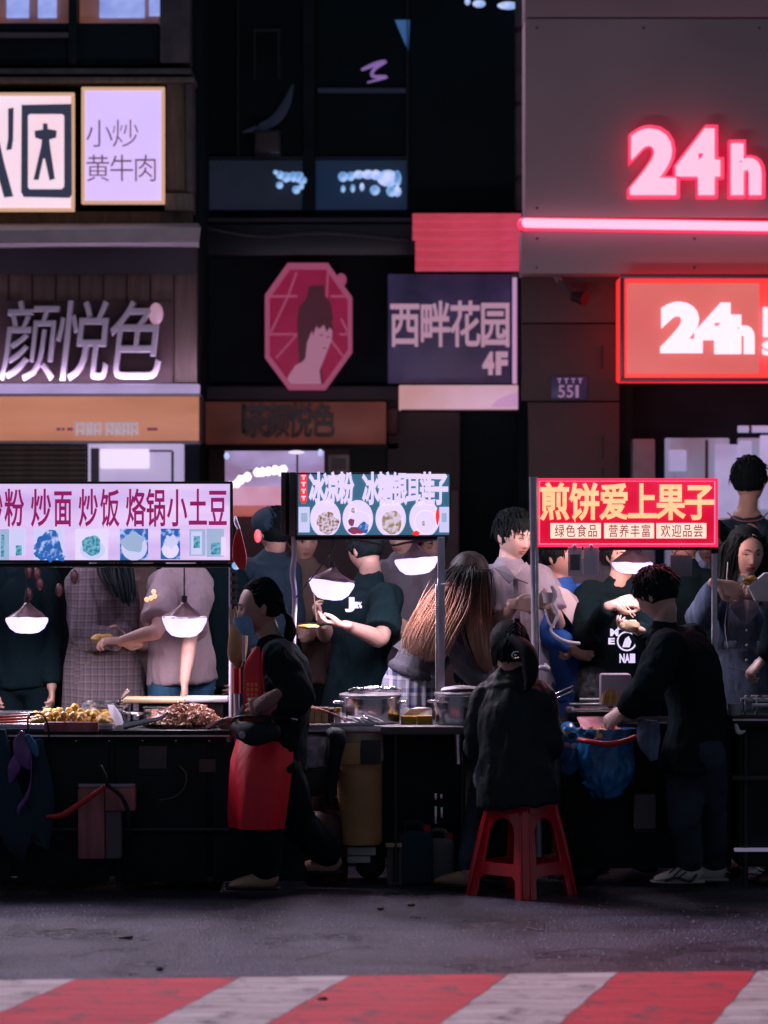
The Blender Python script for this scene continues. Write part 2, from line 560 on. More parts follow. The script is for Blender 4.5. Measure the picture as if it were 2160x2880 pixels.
mat('print_white', (0.62, 0.58, 0.62), 0.7)
mat('clip_pearl', (0.5, 0.6, 0.62), 0.1, coat=1.0)
mat('blind_blue', (0.3, 0.32, 0.4), 0.5)

def plaid(name, base, stripe, period, line=0.16, gain=1.0, second=None, rough=0.9):
    m = bpy.data.materials.new(name); m.use_nodes = True
    nt = m.node_tree; b = nt.nodes['Principled BSDF']
    b.inputs['Roughness'].default_value = rough
    tc = nt.nodes.new('ShaderNodeTexCoord'); sx = nt.nodes.new('ShaderNodeSeparateXYZ')
    n = nt.nodes.new('ShaderNodeTexNoise'); n.inputs['Scale'].default_value = 5
    ad = nt.nodes.new('ShaderNodeMixRGB'); ad.blend_type = 'ADD'; ad.inputs[0].default_value = 0.02
    nt.links.new(tc.outputs['Object'], n.inputs['Vector'])
    nt.links.new(tc.outputs['Object'], ad.inputs[1]); nt.links.new(n.outputs['Color'], ad.inputs[2])
    nt.links.new(ad.outputs[0], sx.inputs[0])
    def mth(op, a, bb):
        k = nt.nodes.new('ShaderNodeMath'); k.operation = op
        for i, q in enumerate((a, bb)):
            if q is None: continue
            if isinstance(q, (int, float)): k.inputs[i].default_value = q
            else: nt.links.new(q, k.inputs[i])
        return k.outputs[0]
    fac = None
    for ax, per in (('X', period), ('Z', period)):
        w = mth('MODULO', mth('ADD', sx.outputs[ax], 50.0), per)
        l1 = mth('LESS_THAN', w, per * line)
        w2 = mth('MODULO', mth('ADD', sx.outputs[ax], 50.0 + per * .5), per)
        l2 = mth('MULTIPLY', mth('LESS_THAN', w2, per * line * 2.1), 0.45)
        k = mth('MAXIMUM', l1, l2)
        fac = k if fac is None else mth('MULTIPLY', mth('ADD', fac, k), 0.62 * gain)
    mx = nt.nodes.new('ShaderNodeMixRGB')
    mx.inputs[1].default_value = (*base, 1); mx.inputs[2].default_value = (*stripe, 1)
    nt.links.new(fac, mx.inputs[0]); nt.links.new(mx.outputs[0], b.inputs['Base Color'])
    n2 = nt.nodes.new('ShaderNodeTexNoise'); n2.inputs['Scale'].default_value = 120
    nt.links.new(tc.outputs['Object'], n2.inputs['Vector'])
    bp = nt.nodes.new('ShaderNodeBump'); bp.inputs['Strength'].default_value = 0.3; bp.inputs['Distance'].default_value = 0.01
    nt.links.new(n2.outputs['Fac'], bp.inputs['Height']); nt.links.new(bp.outputs['Normal'], b.inputs['Normal'])
    M[name] = m
plaid('plaid_dress', (0.155, 0.125, 0.145), (0.065, 0.05, 0.06), 0.036, line=0.22)
plaid('plaid_skirt', (0.06, 0.08, 0.17), (0.55, 0.55, 0.68), 0.085, line=0.22, gain=1.05)

# things that give off light, and unlit parts given their brightness as glow
glow('led_white', (0.56, 0.49, 1.0), 1.7, color2=(0.66, 0.57, 1.0), vscale=6)
glow('sign_white', (0.58, 0.40, 0.80), 1.0, color2=(0.84, 0.66, 0.98), vscale=1.6, stretch=(.6, 1, 3.2))
glow('sign_text_magenta', (0.30, 0.012, 0.16), 1.0, base=(0.3, 0.02, 0.15), color2=(0.20, 0.010, 0.05), vscale=2.5, stretch=(.3, 1, 2))
glow('print_blue', (0.02, 0.12, 0.42), 1.0, base=(.05,.1,.3), color2=(0.45, 0.55, 0.95), vscale=26, lo=0.50, hi=0.62)
glow('print_teal', (0.02, 0.20, 0.30), 0.9, base=(.05,.2,.3), color2=(0.20, 0.50, 0.66), vscale=60, lo=0.42, hi=0.58)
glow('print_pale', (0.60, 0.60, 0.92), 1.0)
glow('print_white', (0.78, 0.68, 0.97), 1.0)
glow('print_panel', (0.36, 0.48, 0.72), 0.9)
glow('sign_teal', (0.035, 0.13, 0.22), 0.9, base=(0.05, 0.12, 0.18), color2=(0.055, 0.17, 0.27), vscale=2)
glow('sign_white_b', (0.80, 0.66, 0.95), 1.0, base=(0.7, 0.6, 0.8))
glow('food_brown', (0.30, 0.10, 0.03), 0.8, color2=(0.85, 0.72, 0.9), vscale=70, lo=0.40, hi=0.56)
glow('food_red', (0.45, 0.02, 0.04), 0.8, color2=(0.06, 0.08, 0.30), vscale=55, lo=0.47, hi=0.55)
glow('food_tan', (0.42, 0.27, 0.14), 0.8, color2=(0.85, 0.70, 0.9), vscale=34, lo=0.44, hi=0.54)
glow('sign_red', (0.68, 0.004, 0.035), 1.0, base=(0.4, 0.01, 0.03), color2=(1.0, 0.035, 0.13), vscale=1.6, stretch=(1, 1, 2), lo=.45, hi=.75)
glow('sign_cream', (0.95, 0.55, 0.22), 1.0, base=(0.6, 0.5, 0.3), color2=(1.0, 0.72, 0.42), vscale=5)
glow('sign_pink_edge', (1.0, 0.22, 0.40), 1.0)
glow('cream_box', (1.0, 0.70, 0.52), 1.1, color2=(1.0, 0.80, 0.78), vscale=4)
glow('text_red', (0.42, 0.03, 0.04), 0.7)
glow('neon_pink', (0.92, 0.52, 0.70), 1.05, base=(.5,.3,.4))
glow('neon_red', (0.95, 0.01, 0.08), 1.2)
glow('box_salmon', (0.62, 0.11, 0.11), 1.0, base=(.3,.06,.06), color2=(0.72, 0.16, 0.14), vscale=1.2)
glow('box_red', (1.0, 0.02, 0.012), 1.0)
glow('letter_white', (0.93, 0.80, 0.95), 1.1)
glow('box_white', (0.72, 0.52, 0.95), 1.0, color2=(0.62, 0.47, 0.95), vscale=1.2)
glow('box_pinkwhite', (0.90, 0.72, 0.86), 1.0, color2=(0.95, 0.62, 0.72), vscale=2)
glow('box_edge', (0.75, 0.42, 0.25), 0.8)
glow('led_lavender', (0.42, 0.30, 0.62), 1.0, color2=(0.30, 0.22, 0.42), vscale=2)
glow('fascia_orange', (0.52, 0.20, 0.125), 0.95, color2=(0.38, 0.14, 0.085), vscale=1.5, stretch=(.6, 1, 3), base=(.3, .15, .1))
glow('fascia_dim', (0.028, 0.009, 0.007), 0.8, color2=(0.11, 0.024, 0.016), vscale=1.6, base=(.12, .04, .03))
glow('octagon_red', (0.22, 0.003, 0.035), 0.7, base=(0.1, 0.01, 0.03), color2=(0.27, 0.006, 0.05), vscale=5)
glow('octagon_rim', (0.34, 0.065, 0.14), 0.7, base=(.2,.05,.1))
glow('portrait_skin', (0.38, 0.15, 0.24), 0.75, base=(.2,.1,.15))
glow('portrait_hair', (0.045, 0.008, 0.016), 0.8, base=(.05, .01, .02))
glow('slat_red', (0.42, 0.035, 0.06), 0.9, base=(.3, .04, .06), color2=(0.62, 0.06, 0.13), vscale=3, stretch=(1, 1, 3))  # the slatted board is no lamp; its brightness is put in as glow
glow('tube_pink', (0.52, 0.25, 0.48), 0.9)
glow('ledge_peach', (0.50, 0.23, 0.23), 0.9, color2=(0.62, 0.36, 0.50), vscale=1.6)
glow('garden_panel', (0.045, 0.028, 0.09), 0.6, base=(.02, .015, .04), color2=(0.012, 0.012, 0.035), vscale=3)
glow('garden_letter', (0.40, 0.22, 0.31), 0.85, base=(.4, .3, .35))
glow('lit_blue', (0.16, 0.22, 0.62), 1.0, color2=(0.42, 0.50, 0.95), vscale=4)
glow('lit_rust', (0.17, 0.045, 0.03), 0.8, color2=(0.06, 0.02, 0.016), vscale=4)
glow('bead_blue', (0.05, 0.22, 0.55), 1.0, color2=(0.40, 0.60, 0.95), vscale=16)
glow('bead_white', (0.60, 0.66, 0.98), 1.0, color2=(0.25, 0.42, 0.85), vscale=18)
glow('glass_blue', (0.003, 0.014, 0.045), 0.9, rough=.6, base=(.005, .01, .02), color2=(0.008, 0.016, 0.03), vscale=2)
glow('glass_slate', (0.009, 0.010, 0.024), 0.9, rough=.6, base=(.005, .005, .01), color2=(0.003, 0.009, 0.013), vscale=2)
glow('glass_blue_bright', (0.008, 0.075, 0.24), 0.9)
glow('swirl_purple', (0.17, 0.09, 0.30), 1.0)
glow('shop_window', (0.07, 0.08, 0.13), 0.9, color2=(0.20, 0.21, 0.36), vscale=1.4, stretch=(3, 1, .6))
glow('shop_lilac', (0.26, 0.24, 0.46), 0.9, color2=(0.42, 0.37, 0.66), vscale=3)
glow('shop_purple', (0.16, 0.06, 0.17), 0.9, color2=(0.42, 0.34, 0.72), vscale=2.2, stretch=(1, 1, 1.5))
glow('shop_pink', (0.62, 0.30, 0.50), 0.9, color2=(0.34, 0.06, 0.07), vscale=2.5)
glow('shop_orange', (0.42, 0.05, 0.03), 0.9, color2=(0.22, 0.03, 0.03), vscale=8)
glow('bulb_white', (1.0, 0.86, 1.0), 1.3)
glow('bulb_warm', (1.0, 0.52, 0.22), 1.2)
glow('panel_white', (0.86, 0.72, 1.0), 1.0)
glow('panel_lilac', (0.42, 0.33, 0.58), 0.9, color2=(0.5, 0.4, 0.66), vscale=3)
glow('plate_number', (0.022, 0.014, 0.05), 0.7, base=(.02,.015,.04))  # number plate and digits are no lamps, brightened by glow
glow('plate_digits', (0.26, 0.12, 0.28), 0.8)
glow('lantern_red', (0.95, 0.02, 0.03), 1.0)
glow('lilac_dim', (0.16, 0.13, 0.22), 0.8)  # cart rail, no lamp; its pale tone is put in as glow

def asphalt():
    m = bpy.data.materials.new('asphalt'); m.use_nodes = True
    nt = m.node_tree; b = nt.nodes['Principled BSDF']
    tc = nt.nodes.new('ShaderNodeTexCoord')
    n = nt.nodes.new('ShaderNodeTexNoise'); n.inputs['Scale'].default_value = 1.3; n.inputs['Detail'].default_value = 6
    n.inputs['Roughness'].default_value = 0.62
    g = nt.nodes.new('ShaderNodeTexNoise'); g.inputs['Scale'].default_value = 75; g.inputs['Detail'].default_value = 3
    v = nt.nodes.new('ShaderNodeTexVoronoi'); v.inputs['Scale'].default_value = 110
    for k in (n, g, v): nt.links.new(tc.outputs['Object'], k.inputs['Vector'])
    r = nt.nodes.new('ShaderNodeValToRGB')
    r.color_ramp.elements[0].position = 0.3; r.color_ramp.elements[1].position = 0.72
    r.color_ramp.elements[0].color = (0.030, 0.028, 0.040, 1); r.color_ramp.elements[1].color = (0.088, 0.080, 0.120, 1)
    nt.links.new(n.outputs['Fac'], r.inputs['Fac'])
    r2 = nt.nodes.new('ShaderNodeValToRGB')
    r2.color_ramp.elements[0].position = 0.40; r2.color_ramp.elements[1].position = 0.66
    r2.color_ramp.elements[0].color = (0.25, 0.25, 0.25, 1); r2.color_ramp.elements[1].color = (2.6, 2.55, 2.7, 1)
    nt.links.new(g.outputs['Fac'], r2.inputs['Fac'])
    mx = nt.nodes.new('ShaderNodeMixRGB'); mx.blend_type = 'MULTIPLY'; mx.inputs[0].default_value = 1
    nt.links.new(r.outputs[0], mx.inputs[1]); nt.links.new(r2.outputs[0], mx.inputs[2])
    vg = nt.nodes.new('ShaderNodeTexVoronoi'); vg.inputs['Scale'].default_value = 48
    nt.links.new(tc.outputs['Object'], vg.inputs['Vector'])
    vr = nt.nodes.new('ShaderNodeValToRGB'); vr.color_ramp.elements[0].position = .16; vr.color_ramp.elements[1].position = .34
    vr.color_ramp.elements[0].color = (2.6, 2.5, 2.7, 1); vr.color_ramp.elements[1].color = (.72, .72, .72, 1)
    nt.links.new(vg.outputs['Distance'], vr.inputs['Fac'])
    mg = nt.nodes.new('ShaderNodeMixRGB'); mg.blend_type = 'MULTIPLY'; mg.inputs[0].default_value = .75
    nt.links.new(mx.outputs[0], mg.inputs[1]); nt.links.new(vr.outputs[0], mg.inputs[2]); mx = mg
    st = nt.nodes.new('ShaderNodeTexNoise'); st.inputs['Scale'].default_value = 2.6; st.inputs['Detail'].default_value = 7; st.inputs['Distortion'].default_value = .6
    mps = nt.nodes.new('ShaderNodeMapping'); mps.inputs['Scale'].default_value = (.6, 1.6, 1)
    nt.links.new(tc.outputs['Object'], mps.inputs[0]); nt.links.new(mps.outputs[0], st.inputs['Vector'])
    rs = nt.nodes.new('ShaderNodeValToRGB'); rs.color_ramp.elements[0].position = .36; rs.color_ramp.elements[1].position = .52
    rs.color_ramp.elements[0].color = (.38, .36, .36, 1); rs.color_ramp.elements[1].color = (1, 1, 1, 1)
    nt.links.new(st.outputs['Fac'], rs.inputs['Fac'])
    ms = nt.nodes.new('ShaderNodeMixRGB'); ms.blend_type = 'MULTIPLY'; ms.inputs[0].default_value = .8
    nt.links.new(mx.outputs[0], ms.inputs[1]); nt.links.new(rs.outputs[0], ms.inputs[2])
    nt.links.new(ms.outputs[0], b.inputs['Base Color'])
    rr = nt.nodes.new('ShaderNodeMapRange'); rr.inputs['From Min'].default_value = .35; rr.inputs['From Max'].default_value = .65
    rr.inputs['To Min'].default_value = 0.2; rr.inputs['To Max'].default_value = 0.66
    nt.links.new(n.outputs['Fac'], rr.inputs['Value']); nt.links.new(rr.outputs[0], b.inputs['Roughness'])
    bp = nt.nodes.new('ShaderNodeBump'); bp.inputs['Strength'].default_value = 1.0; bp.inputs['Distance'].default_value = 0.012
    nt.links.new(g.outputs['Fac'], bp.inputs['Height'])
    bp2 = nt.nodes.new('ShaderNodeBump'); bp2.inputs['Strength'].default_value = 0.6; bp2.inputs['Distance'].default_value = 0.004
    nt.links.new(v.outputs['Distance'], bp2.inputs['Height']); nt.links.new(bp.outputs[0], bp2.inputs['Normal'])
    nt.links.new(bp2.outputs[0], b.inputs['Normal'])
    M['asphalt'] = m
asphalt()

def road_paint(name, c0, c1, streak):
    m = bpy.data.materials.new(name); m.use_nodes = True
    nt = m.node_tree; b = nt.nodes['Principled BSDF']
    tc = nt.nodes.new('ShaderNodeTexCoord'); mp = nt.nodes.new('ShaderNodeMapping')
    mp.inputs['Scale'].default_value = (1.2, 14, 1)
    nt.links.new(tc.outputs['Object'], mp.inputs[0])
    n = nt.nodes.new('ShaderNodeTexNoise'); n.inputs['Scale'].default_value = 1.6; n.inputs['Detail'].default_value = 5
    n2 = nt.nodes.new('ShaderNodeTexNoise'); n2.inputs['Scale'].default_value = 60; n2.inputs['Detail'].default_value = 3
    nt.links.new(mp.outputs[0], n.inputs['Vector']); nt.links.new(tc.outputs['Object'], n2.inputs['Vector'])
    r = nt.nodes.new('ShaderNodeValToRGB')
    r.color_ramp.elements[0].position = 0.36; r.color_ramp.elements[1].position = 0.62
    r.color_ramp.elements[0].color = (*c0, 1); r.color_ramp.elements[1].color = (*c1, 1)
    nt.links.new(n.outputs['Fac'], r.inputs['Fac'])
    mx = nt.nodes.new('ShaderNodeMixRGB'); mx.blend_type = 'MULTIPLY'; mx.inputs[0].default_value = 0.3
    nt.links.new(r.outputs[0], mx.inputs[1]); nt.links.new(n2.outputs['Fac'], mx.inputs[2])
    w = nt.nodes.new('ShaderNodeTexNoise'); w.inputs['Scale'].default_value = 5; w.inputs['Detail'].default_value = 9; w.inputs['Roughness'].default_value = .7
    nt.links.new(tc.outputs['Object'], w.inputs['Vector'])
    rw = nt.nodes.new('ShaderNodeValToRGB'); rw.color_ramp.elements[0].position = .34; rw.color_ramp.elements[1].position = .47
    nt.links.new(w.outputs['Fac'], rw.inputs['Fac'])
    mw = nt.nodes.new('ShaderNodeMixRGB'); mw.inputs[1].default_value = (.10, .07, .08, 1)
    nt.links.new(rw.outputs[0], mw.inputs[0]); nt.links.new(mx.outputs[0], mw.inputs[2])
    nt.links.new(mw.outputs[0], b.inputs['Base Color'])
    b.inputs['Roughness'].default_value = 0.62
    bp = nt.nodes.new('ShaderNodeBump'); bp.inputs['Strength'].default_value = 0.5; bp.inputs['Distance'].default_value = 0.004
    nt.links.new(n2.outputs['Fac'], bp.inputs['Height']); nt.links.new(bp.outputs[0], b.inputs['Normal'])
    M[name] = m
road_paint('paint_red', (0.72, 0.026, 0.04), (0.95, 0.060, 0.08), 1)
road_paint('paint_white', (0.50, 0.36, 0.34), (0.90, 0.74, 0.72), 1)
# ------------------------------------------------------------------ ground
def sheet(name, pts, z, material, parent=None, kind=None):
    o = link(name, [(x, y, z) for x, y in pts], [tuple(range(len(pts)))], material, parent, smooth=False)
    if kind: tag(o, kind=kind)
    return o
g = sheet('road', [(-60, -10), (60, -10), (60, 120), (-60, 120)], 0.0, M['asphalt'], kind='structure')

# painted band across the street: each stripe is a slab of paint with its own worn edge
band = thing('painted_crossing', None, None, (0, 11.2, 0.004)); tag(band, kind='structure')
def band_edge(x): return 12.47 + (x + 1.5) * 0.083
tops = [(-2.62, -2.04), (-2.04, -1.20), (-1.20, -0.563), (-0.563, -0.135), (-0.135, 0.495), (0.495, 0.930), (0.930, 1.50), (1.50, 1.93), (1.93, 2.55), (2.55, 3.0)]
tops = [(-3.30, -2.60), (-2.60, -2.17), (-2.17, -1.62), (-1.62, -1.205), (-1.205, -0.563), (-0.563, -0.135), (-0.135, 0.495), (0.495, 0.930), (0.930, 1.49), (1.49, 1.92), (1.92, 2.52), (2.52, 2.95)]
for i, (a, b) in enumerate(tops):
    red = (i % 2 == 0)
    ya, yb = band_edge(a), band_edge(b)
    Lx, Ly = -0.33, -1.35
    nseg = 10
    k0 = []; k1 = []
    for j in range(nseg + 1):
        t = j / nseg
        k0.append((a + Lx * t * 1.0 + (0.004 * math.sin(j * 2.1 + i) if 0 < j < nseg else 0) + .002, ya + Ly * t))
        k1.append((b + Lx * t * 1.0 + (0.004 * math.sin(j * 2.1 + i + 1) if 0 < j < nseg else 0) - .002, yb + Ly * t))
    v = []; f = []
    for p, q in zip(k0, k1):
        v += [(p[0], p[1], 0.006), (q[0], q[1], 0.006)]
    for j in range(nseg): f.append((2 * j, 2 * j + 2, 2 * j + 3, 2 * j + 1))
    o = link('red_stripe' if red else 'white_stripe', v, f, M['paint_red' if red else 'paint_white'], band, smooth=False)

# pavement behind the stalls, with a kerb of stones
mb = MB().box(-14, 14, 17.35, 60, -0.02, 0.13)
tag(mb.build('pavement', M['charcoal_slate']), kind='structure')
kerb = thing('kerb', None, None, (0, 17.2, 0)); tag(kerb, kind='structure')
k0 = MB().box(-4.0, -3.02, 17.18, 17.346, 0.0, 0.135, b=.012).build('kerb_stone', M['mid_grey'], kerb)
for i in range(1, 8):
    c = k0.copy(); COL.objects.link(c); c.location = k0.location + Vector((i * 1.0, 0, 0))

# pale patches painting pools of light; cracks and loose grit of the road
def ground_pt(u, v, z=.003):
    Y = 12972 / (v - 1080); p = W(u, v, Y); return (p.x, p.y)
def patch(cu, cv, ru, rv, seed, m='pale_pool', z=.003, n=40, w=.35):
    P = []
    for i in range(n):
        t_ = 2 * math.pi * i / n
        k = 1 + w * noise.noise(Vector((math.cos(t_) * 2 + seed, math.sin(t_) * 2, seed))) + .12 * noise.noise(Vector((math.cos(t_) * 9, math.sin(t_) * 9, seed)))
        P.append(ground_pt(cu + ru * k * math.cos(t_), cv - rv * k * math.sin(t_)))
    o = sheet('light_pool', P, z, M[m], g); o.location = WL[o]; return o
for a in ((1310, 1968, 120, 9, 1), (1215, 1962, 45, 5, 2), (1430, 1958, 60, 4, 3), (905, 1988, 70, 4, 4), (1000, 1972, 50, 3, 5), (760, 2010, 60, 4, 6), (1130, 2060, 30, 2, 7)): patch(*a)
for k_, pts in enumerate((((620, 2098), (640, 2075), (700, 2062), (742, 2050), (800, 2046)), ((1100, 2095), (1150, 2080), (1180, 2060), (1260, 2050), (1330, 2052)), ((150, 2070), (230, 2052), (290, 2050), (350, 2036)), ((1450, 2060), (1500, 2040), (1580, 2034), (1655, 2022)))):
    q = [ground_pt(*p) for p in pts]
    V = []; F = []
    for i, (x, y) in enumerate(q):
        wd = .004 + .004 * math.sin(i * 2.1 + k_) ** 2
        V += [(x, y - wd, .0035), (x, y + wd, .0035)]
    for i in range(len(q) - 1): F.append((2 * i, 2 * i + 2, 2 * i + 3, 2 * i + 1))
    link('crack', V, F, M['crack'], g, smooth=False)
gm = MB(); rg = random.Random(9)
for i in range(900):
    v = rg.uniform(1950, 2125); u = rg.uniform(-20, 1680); x, y = ground_pt(u, v); s_ = rg.uniform(.002, .0055)
    gm.add([(x - s_, y, .0), (x, y - s_, .0), (x + s_, y + s_ * .3, .0), (x, y, s_ * 1.2)], [(0, 1, 3), (1, 2, 3), (2, 0, 3)])
tag(gm.build('loose_grit', M['awning_cream'], smooth=False), 'fine pale grit scattered over the asphalt', 'grit', kind='stuff')

# scraps lying on the street
def scrap(name, u, v, w, label, m, seed):
    Y = 12972 / (v - 1080)
    c = W(u, v, Y); c.z = 0.006
    b = MB(); b.ball((c.x, c.y, 0.008), w, w * .8, .008, n=9, wob=.5, seed=seed)
    tag(b.build(name, M[m]), label, 'litter')
scrap('litter', 345, 2097, .018, 'small dark scrap on the asphalt beside the red painted stripe', 'black_paint', 1)
scrap('litter', 272, 2027, .030, 'flat dark crumpled leaf on the left of the asphalt', 'dark_brown', 2)
scrap('litter', 888, 1958, .018, 'dark fleck on the asphalt in front of the middle stall', 'dark_brown', 3)
scrap('litter', 822, 1966, .016, 'small dark fleck of dirt left of centre on the bright asphalt', 'dark_brown', 4)
scrap('litter', 696, 2163, .018, 'dark red scrap lying on the middle red stripe', 'maroon', 5)

# ------------------------------------------------------------------ buildings
YL, YC, YR = 20.0, 21.2, 19.6
def bx(mb, u0, u1, v0, v1, Y, d, b=0.0):
    """box whose front face fills u0..u1, v0..v1 at distance Y and goes back by d"""
    x0, z1 = XZ(u0, v0, Y); x1, z0 = XZ(u1, v1, Y)
    return mb.box(x0, x1, Y, Y + d, z0, z1, b)
def panel(name, u0, u1, v0, v1, Y, d, m, parent, b=0.0, label=None):
    o = bx(MB(), u0, u1, v0, v1, Y, d, b).build(name, M[m], parent)
    if label: tag(o, label)
    return o

# --- left building
lb = thing('shop_building', 'narrow shop building at the left with lit signs, dark ledges and upper windows', 'building', (-3.0, YL, 0))
x0, _ = XZ(-700, 0, YL); x1, _ = XZ(425, 0, YL)
MB().box(x0, x1, YL + .30, YL + 6, 0, 5.6).build('wall', M['dark_wall'], lb)
panel('upper_wall', -120, 343, 50, 140, YL + .1, .2, 'dark_wall', lb)
w = panel('window', -60, 152, -40, 50, YL + .18, .1, 'lit_rust', lb, label='window with rust coloured curtain and blue lit gaps')
panel('lit_gap', 14, 62, -45, 38, YL + .155, .02, 'lit_blue', w); panel('lit_gap', 82, 122, -45, 38, YL + .155, .02, 'lit_blue', w)
w = panel('window', 172, 343, -40, 62, YL + .18, .1, 'lit_rust', lb, label='window with one wide blue lit pane')
panel('lit_gap', 215, 312, -45, 38, YL + .155, .02, 'lit_blue', w); panel('lit_gap', 322, 360, -45, 34, YL + .155, .02, 'lit_blue', w)
panel('sill', -100, 152, 70, 81, YL + .06, .1, 'mid_grey', lb)
panel('mullion', 148, 166, -60, 140, YL + .05, .15, 'black_paint', lb)
panel('corner_panel', 345, 410, -60, 136, YL + .04, .25, 'grey_frame', lb, b=.01)
panel('ledge', -200, 414, 147, 160, YL - .02, .3, 'grey_frame', lb, b=.008)
panel('ledge', -200, 420, 166, 178, YL - .06, .3, 'olive_frame', lb, b=.008)
panel('side_panel', 360, 400, 180, 415, YL + .04, .2, 'olive_frame', lb)
panel('corner_post', 401, 417, 180, 415, YL - .05, .3, 'grey_frame', lb, b=.01)
panel('base_panel', 356, 416, 417, 455, YL - .03, .3, 'olive_frame', lb, b=.004)
panel('lower_panel', -200, 412, 457, 486, YL + .02, .2, 'brown_wall', lb)
# sloping canopy
a0 = W(-200, 484, YL); a1 = W(428, 482, YL); b0 = W(-200, 500, YL - .35); b1 = W(434, 492, YL - .35)
c0 = W(-200, 526, YL - .35); c1 = W(430, 523, YL - .35)
MB().add([a0, a1, b1, b0, c1, c0, (a0.x, YL + .1, c0.z), (a1.x, YL + .1, c1.z)],
         [(0, 3, 2, 1), (3, 5, 4, 2), (5, 6, 7, 4), (1, 2, 4, 7), (0, 1, 7, 6), (0, 6, 5, 3)]).build('canopy', M['awning_cream'], lb, smooth=False)
panel('wall_band', -200, 424, 527, 826, YL + .1, .15, 'brown_wall', lb, label='brown boarded band behind the raised characters')
for i in range(9):
    u = -30 + i * 51
    panel('board', u, u + 47, 530, 826, YL + .075, .02, 'brown_wall', lb)
panel('canopy_shade', -200, 424, 527, 592, YL + .04, .03, 'charcoal_slate', lb)  # dark strip painting the shade under the canopy

def lightbox(name, u0, u1, v0, v1, Y, face, edge, label, d=.22):
    x0, z1 = XZ(u0, v0, Y); x1, z0 = XZ(u1, v1, Y)
    t = thing(name, label, 'sign', ((x0 + x1) / 2, Y, z0))
    MB().box(x0 + .015, x1 - .015, Y + .012, Y + d, z0 + .015, z1 - .015, .01).build('casing', M['olive_frame'], t)
    f = MB().box(x0 + .02, x1 - .02, Y, Y + .02, z0 + .02, z1 - .02, .012).build('face', M[face], t)
    r = MB()
    e = .022
    r.box(x0, x1, Y - .012, Y + .03, z1 - e, z1, .006); r.box(x0, x1, Y - .012, Y + .03, z0, z0 + e, .006)
    r.box(x0, x0 + e, Y - .0115, Y + .03, z0 + e, z1 - e, .006); r.box(x1 - e, x1, Y - .0115, Y + .03, z0 + e, z1 - e, .006)
    r.build('rim', M[edge], t)
    return t
s = lightbox('lightbox_sign', -95, 161, 200, 457, YL - .08, 'box_pinkwhite', 'box_edge', 'large pinkish white lightbox with a bold dark character, cut by the left picture edge')
mat('sign_navy', (0.03, 0.035, 0.065), 0.5, emit=(0.035, 0.04, 0.075), es=0.8)
YS = YL - .085
def stroke(outl, name='stroke'):
    v, f = plate2d([blob_(o_) for o_ in outl], .02, .002); v[:, 1] += YS - .01
    return link(name, v, f, M['sign_navy'], s, smooth=False)
def blob_(pts): return [XZ(u, v, YS) for u, v in pts]
stroke([[(48, 228), (154, 226), (155, 420), (150, 427), (52, 425), (47, 415)], [(60, 250), (60, 405), (64, 410), (134, 410), (140, 404), (140, 250), (134, 246), (64, 246)]])
stroke([[(94, 268), (102, 268), (103, 280), (122, 283), (121, 297), (106, 301), (108, 318), (118, 386), (108, 389), (98, 342), (93, 342), (83, 388), (74, 388), (90, 318), (92, 302), (77, 297), (76, 284), (94, 281)]])
stroke([[(19, 236), (29, 234), (28, 300), (25, 322), (15, 324), (19, 300)]])
stroke([[(-14, 222), (-4, 222), (-3, 300), (8, 350), (28, 424), (10, 426), (-5, 372), (-24, 426), (-40, 424), (-16, 345)]])
stroke([[(-34, 250), (-26, 252), (-30, 312), (-42, 316)]])
s = lightbox('lightbox_sign', 176, 356, 188, 441, YL - .08, 'box_white', 'box_edge', 'lavender white lightbox with thin brown writing, right of the large character sign')
mat('thin_print', (0.10, 0.05, 0.07), 0.6, emit=(0.13, 0.05, 0.09), es=0.8)
letters('小炒', (186, 258, 300, 318), YL - .085, .008, M['thin_print'], s, offset=-0.012)
letters('黄牛肉', (186, 334, 340, 392), YL - .085, .008, M['thin_print'], s, offset=-0.008)

# raised characters with a strip light under them
s = thing('channel_letter_sign', 'three raised silvery handwriting characters on the brown band at the left', 'sign', W(165, 826, YL))
letters('颜悦色', (4, 652, 345, 822), YL + .02, .10, M['channel_letter'], s, offset=-0.014, bevel=0.018, name='character', shear=0.16)
panel('back_board', -60, 372, 650, 828, YL + .055, .015, 'dark_brown', s)
s2 = MB().ball(W(337, 678, YL - .02), .045, .05, .07, n=16).build('round_lamp', M['garden_letter'])
tag(s2, 'small pink round lamp at the upper right of the raised characters', 'lamp')
t = thing('strip_light', 'long lavender strip light on the ledge under the raised characters', 'lamp', W(200, 850, YL - .12))
panel('housing', -220, 431, 850, 856, YL - .14, .3, 'white_metal', t, b=.003)
panel('diffuser', -220, 430, 829, 850, YL - .12, .12, 'led_lavender', t, b=.01)
ld = bpy.data.lights.new('strip_glow', 'AREA'); ld.shape = 'RECTANGLE'; ld.size = 1.9; ld.size_y = .05; ld.energy = 6; ld.color = (.8, .62, 1)
lo = bpy.data.objects.new('strip_glow', ld); COL.objects.link(lo); lo.parent = t
p = W(160, 826, YL - .10); lo.location = p - WL[t]; lo.rotation_euler = (math.radians(158), 0, 0)

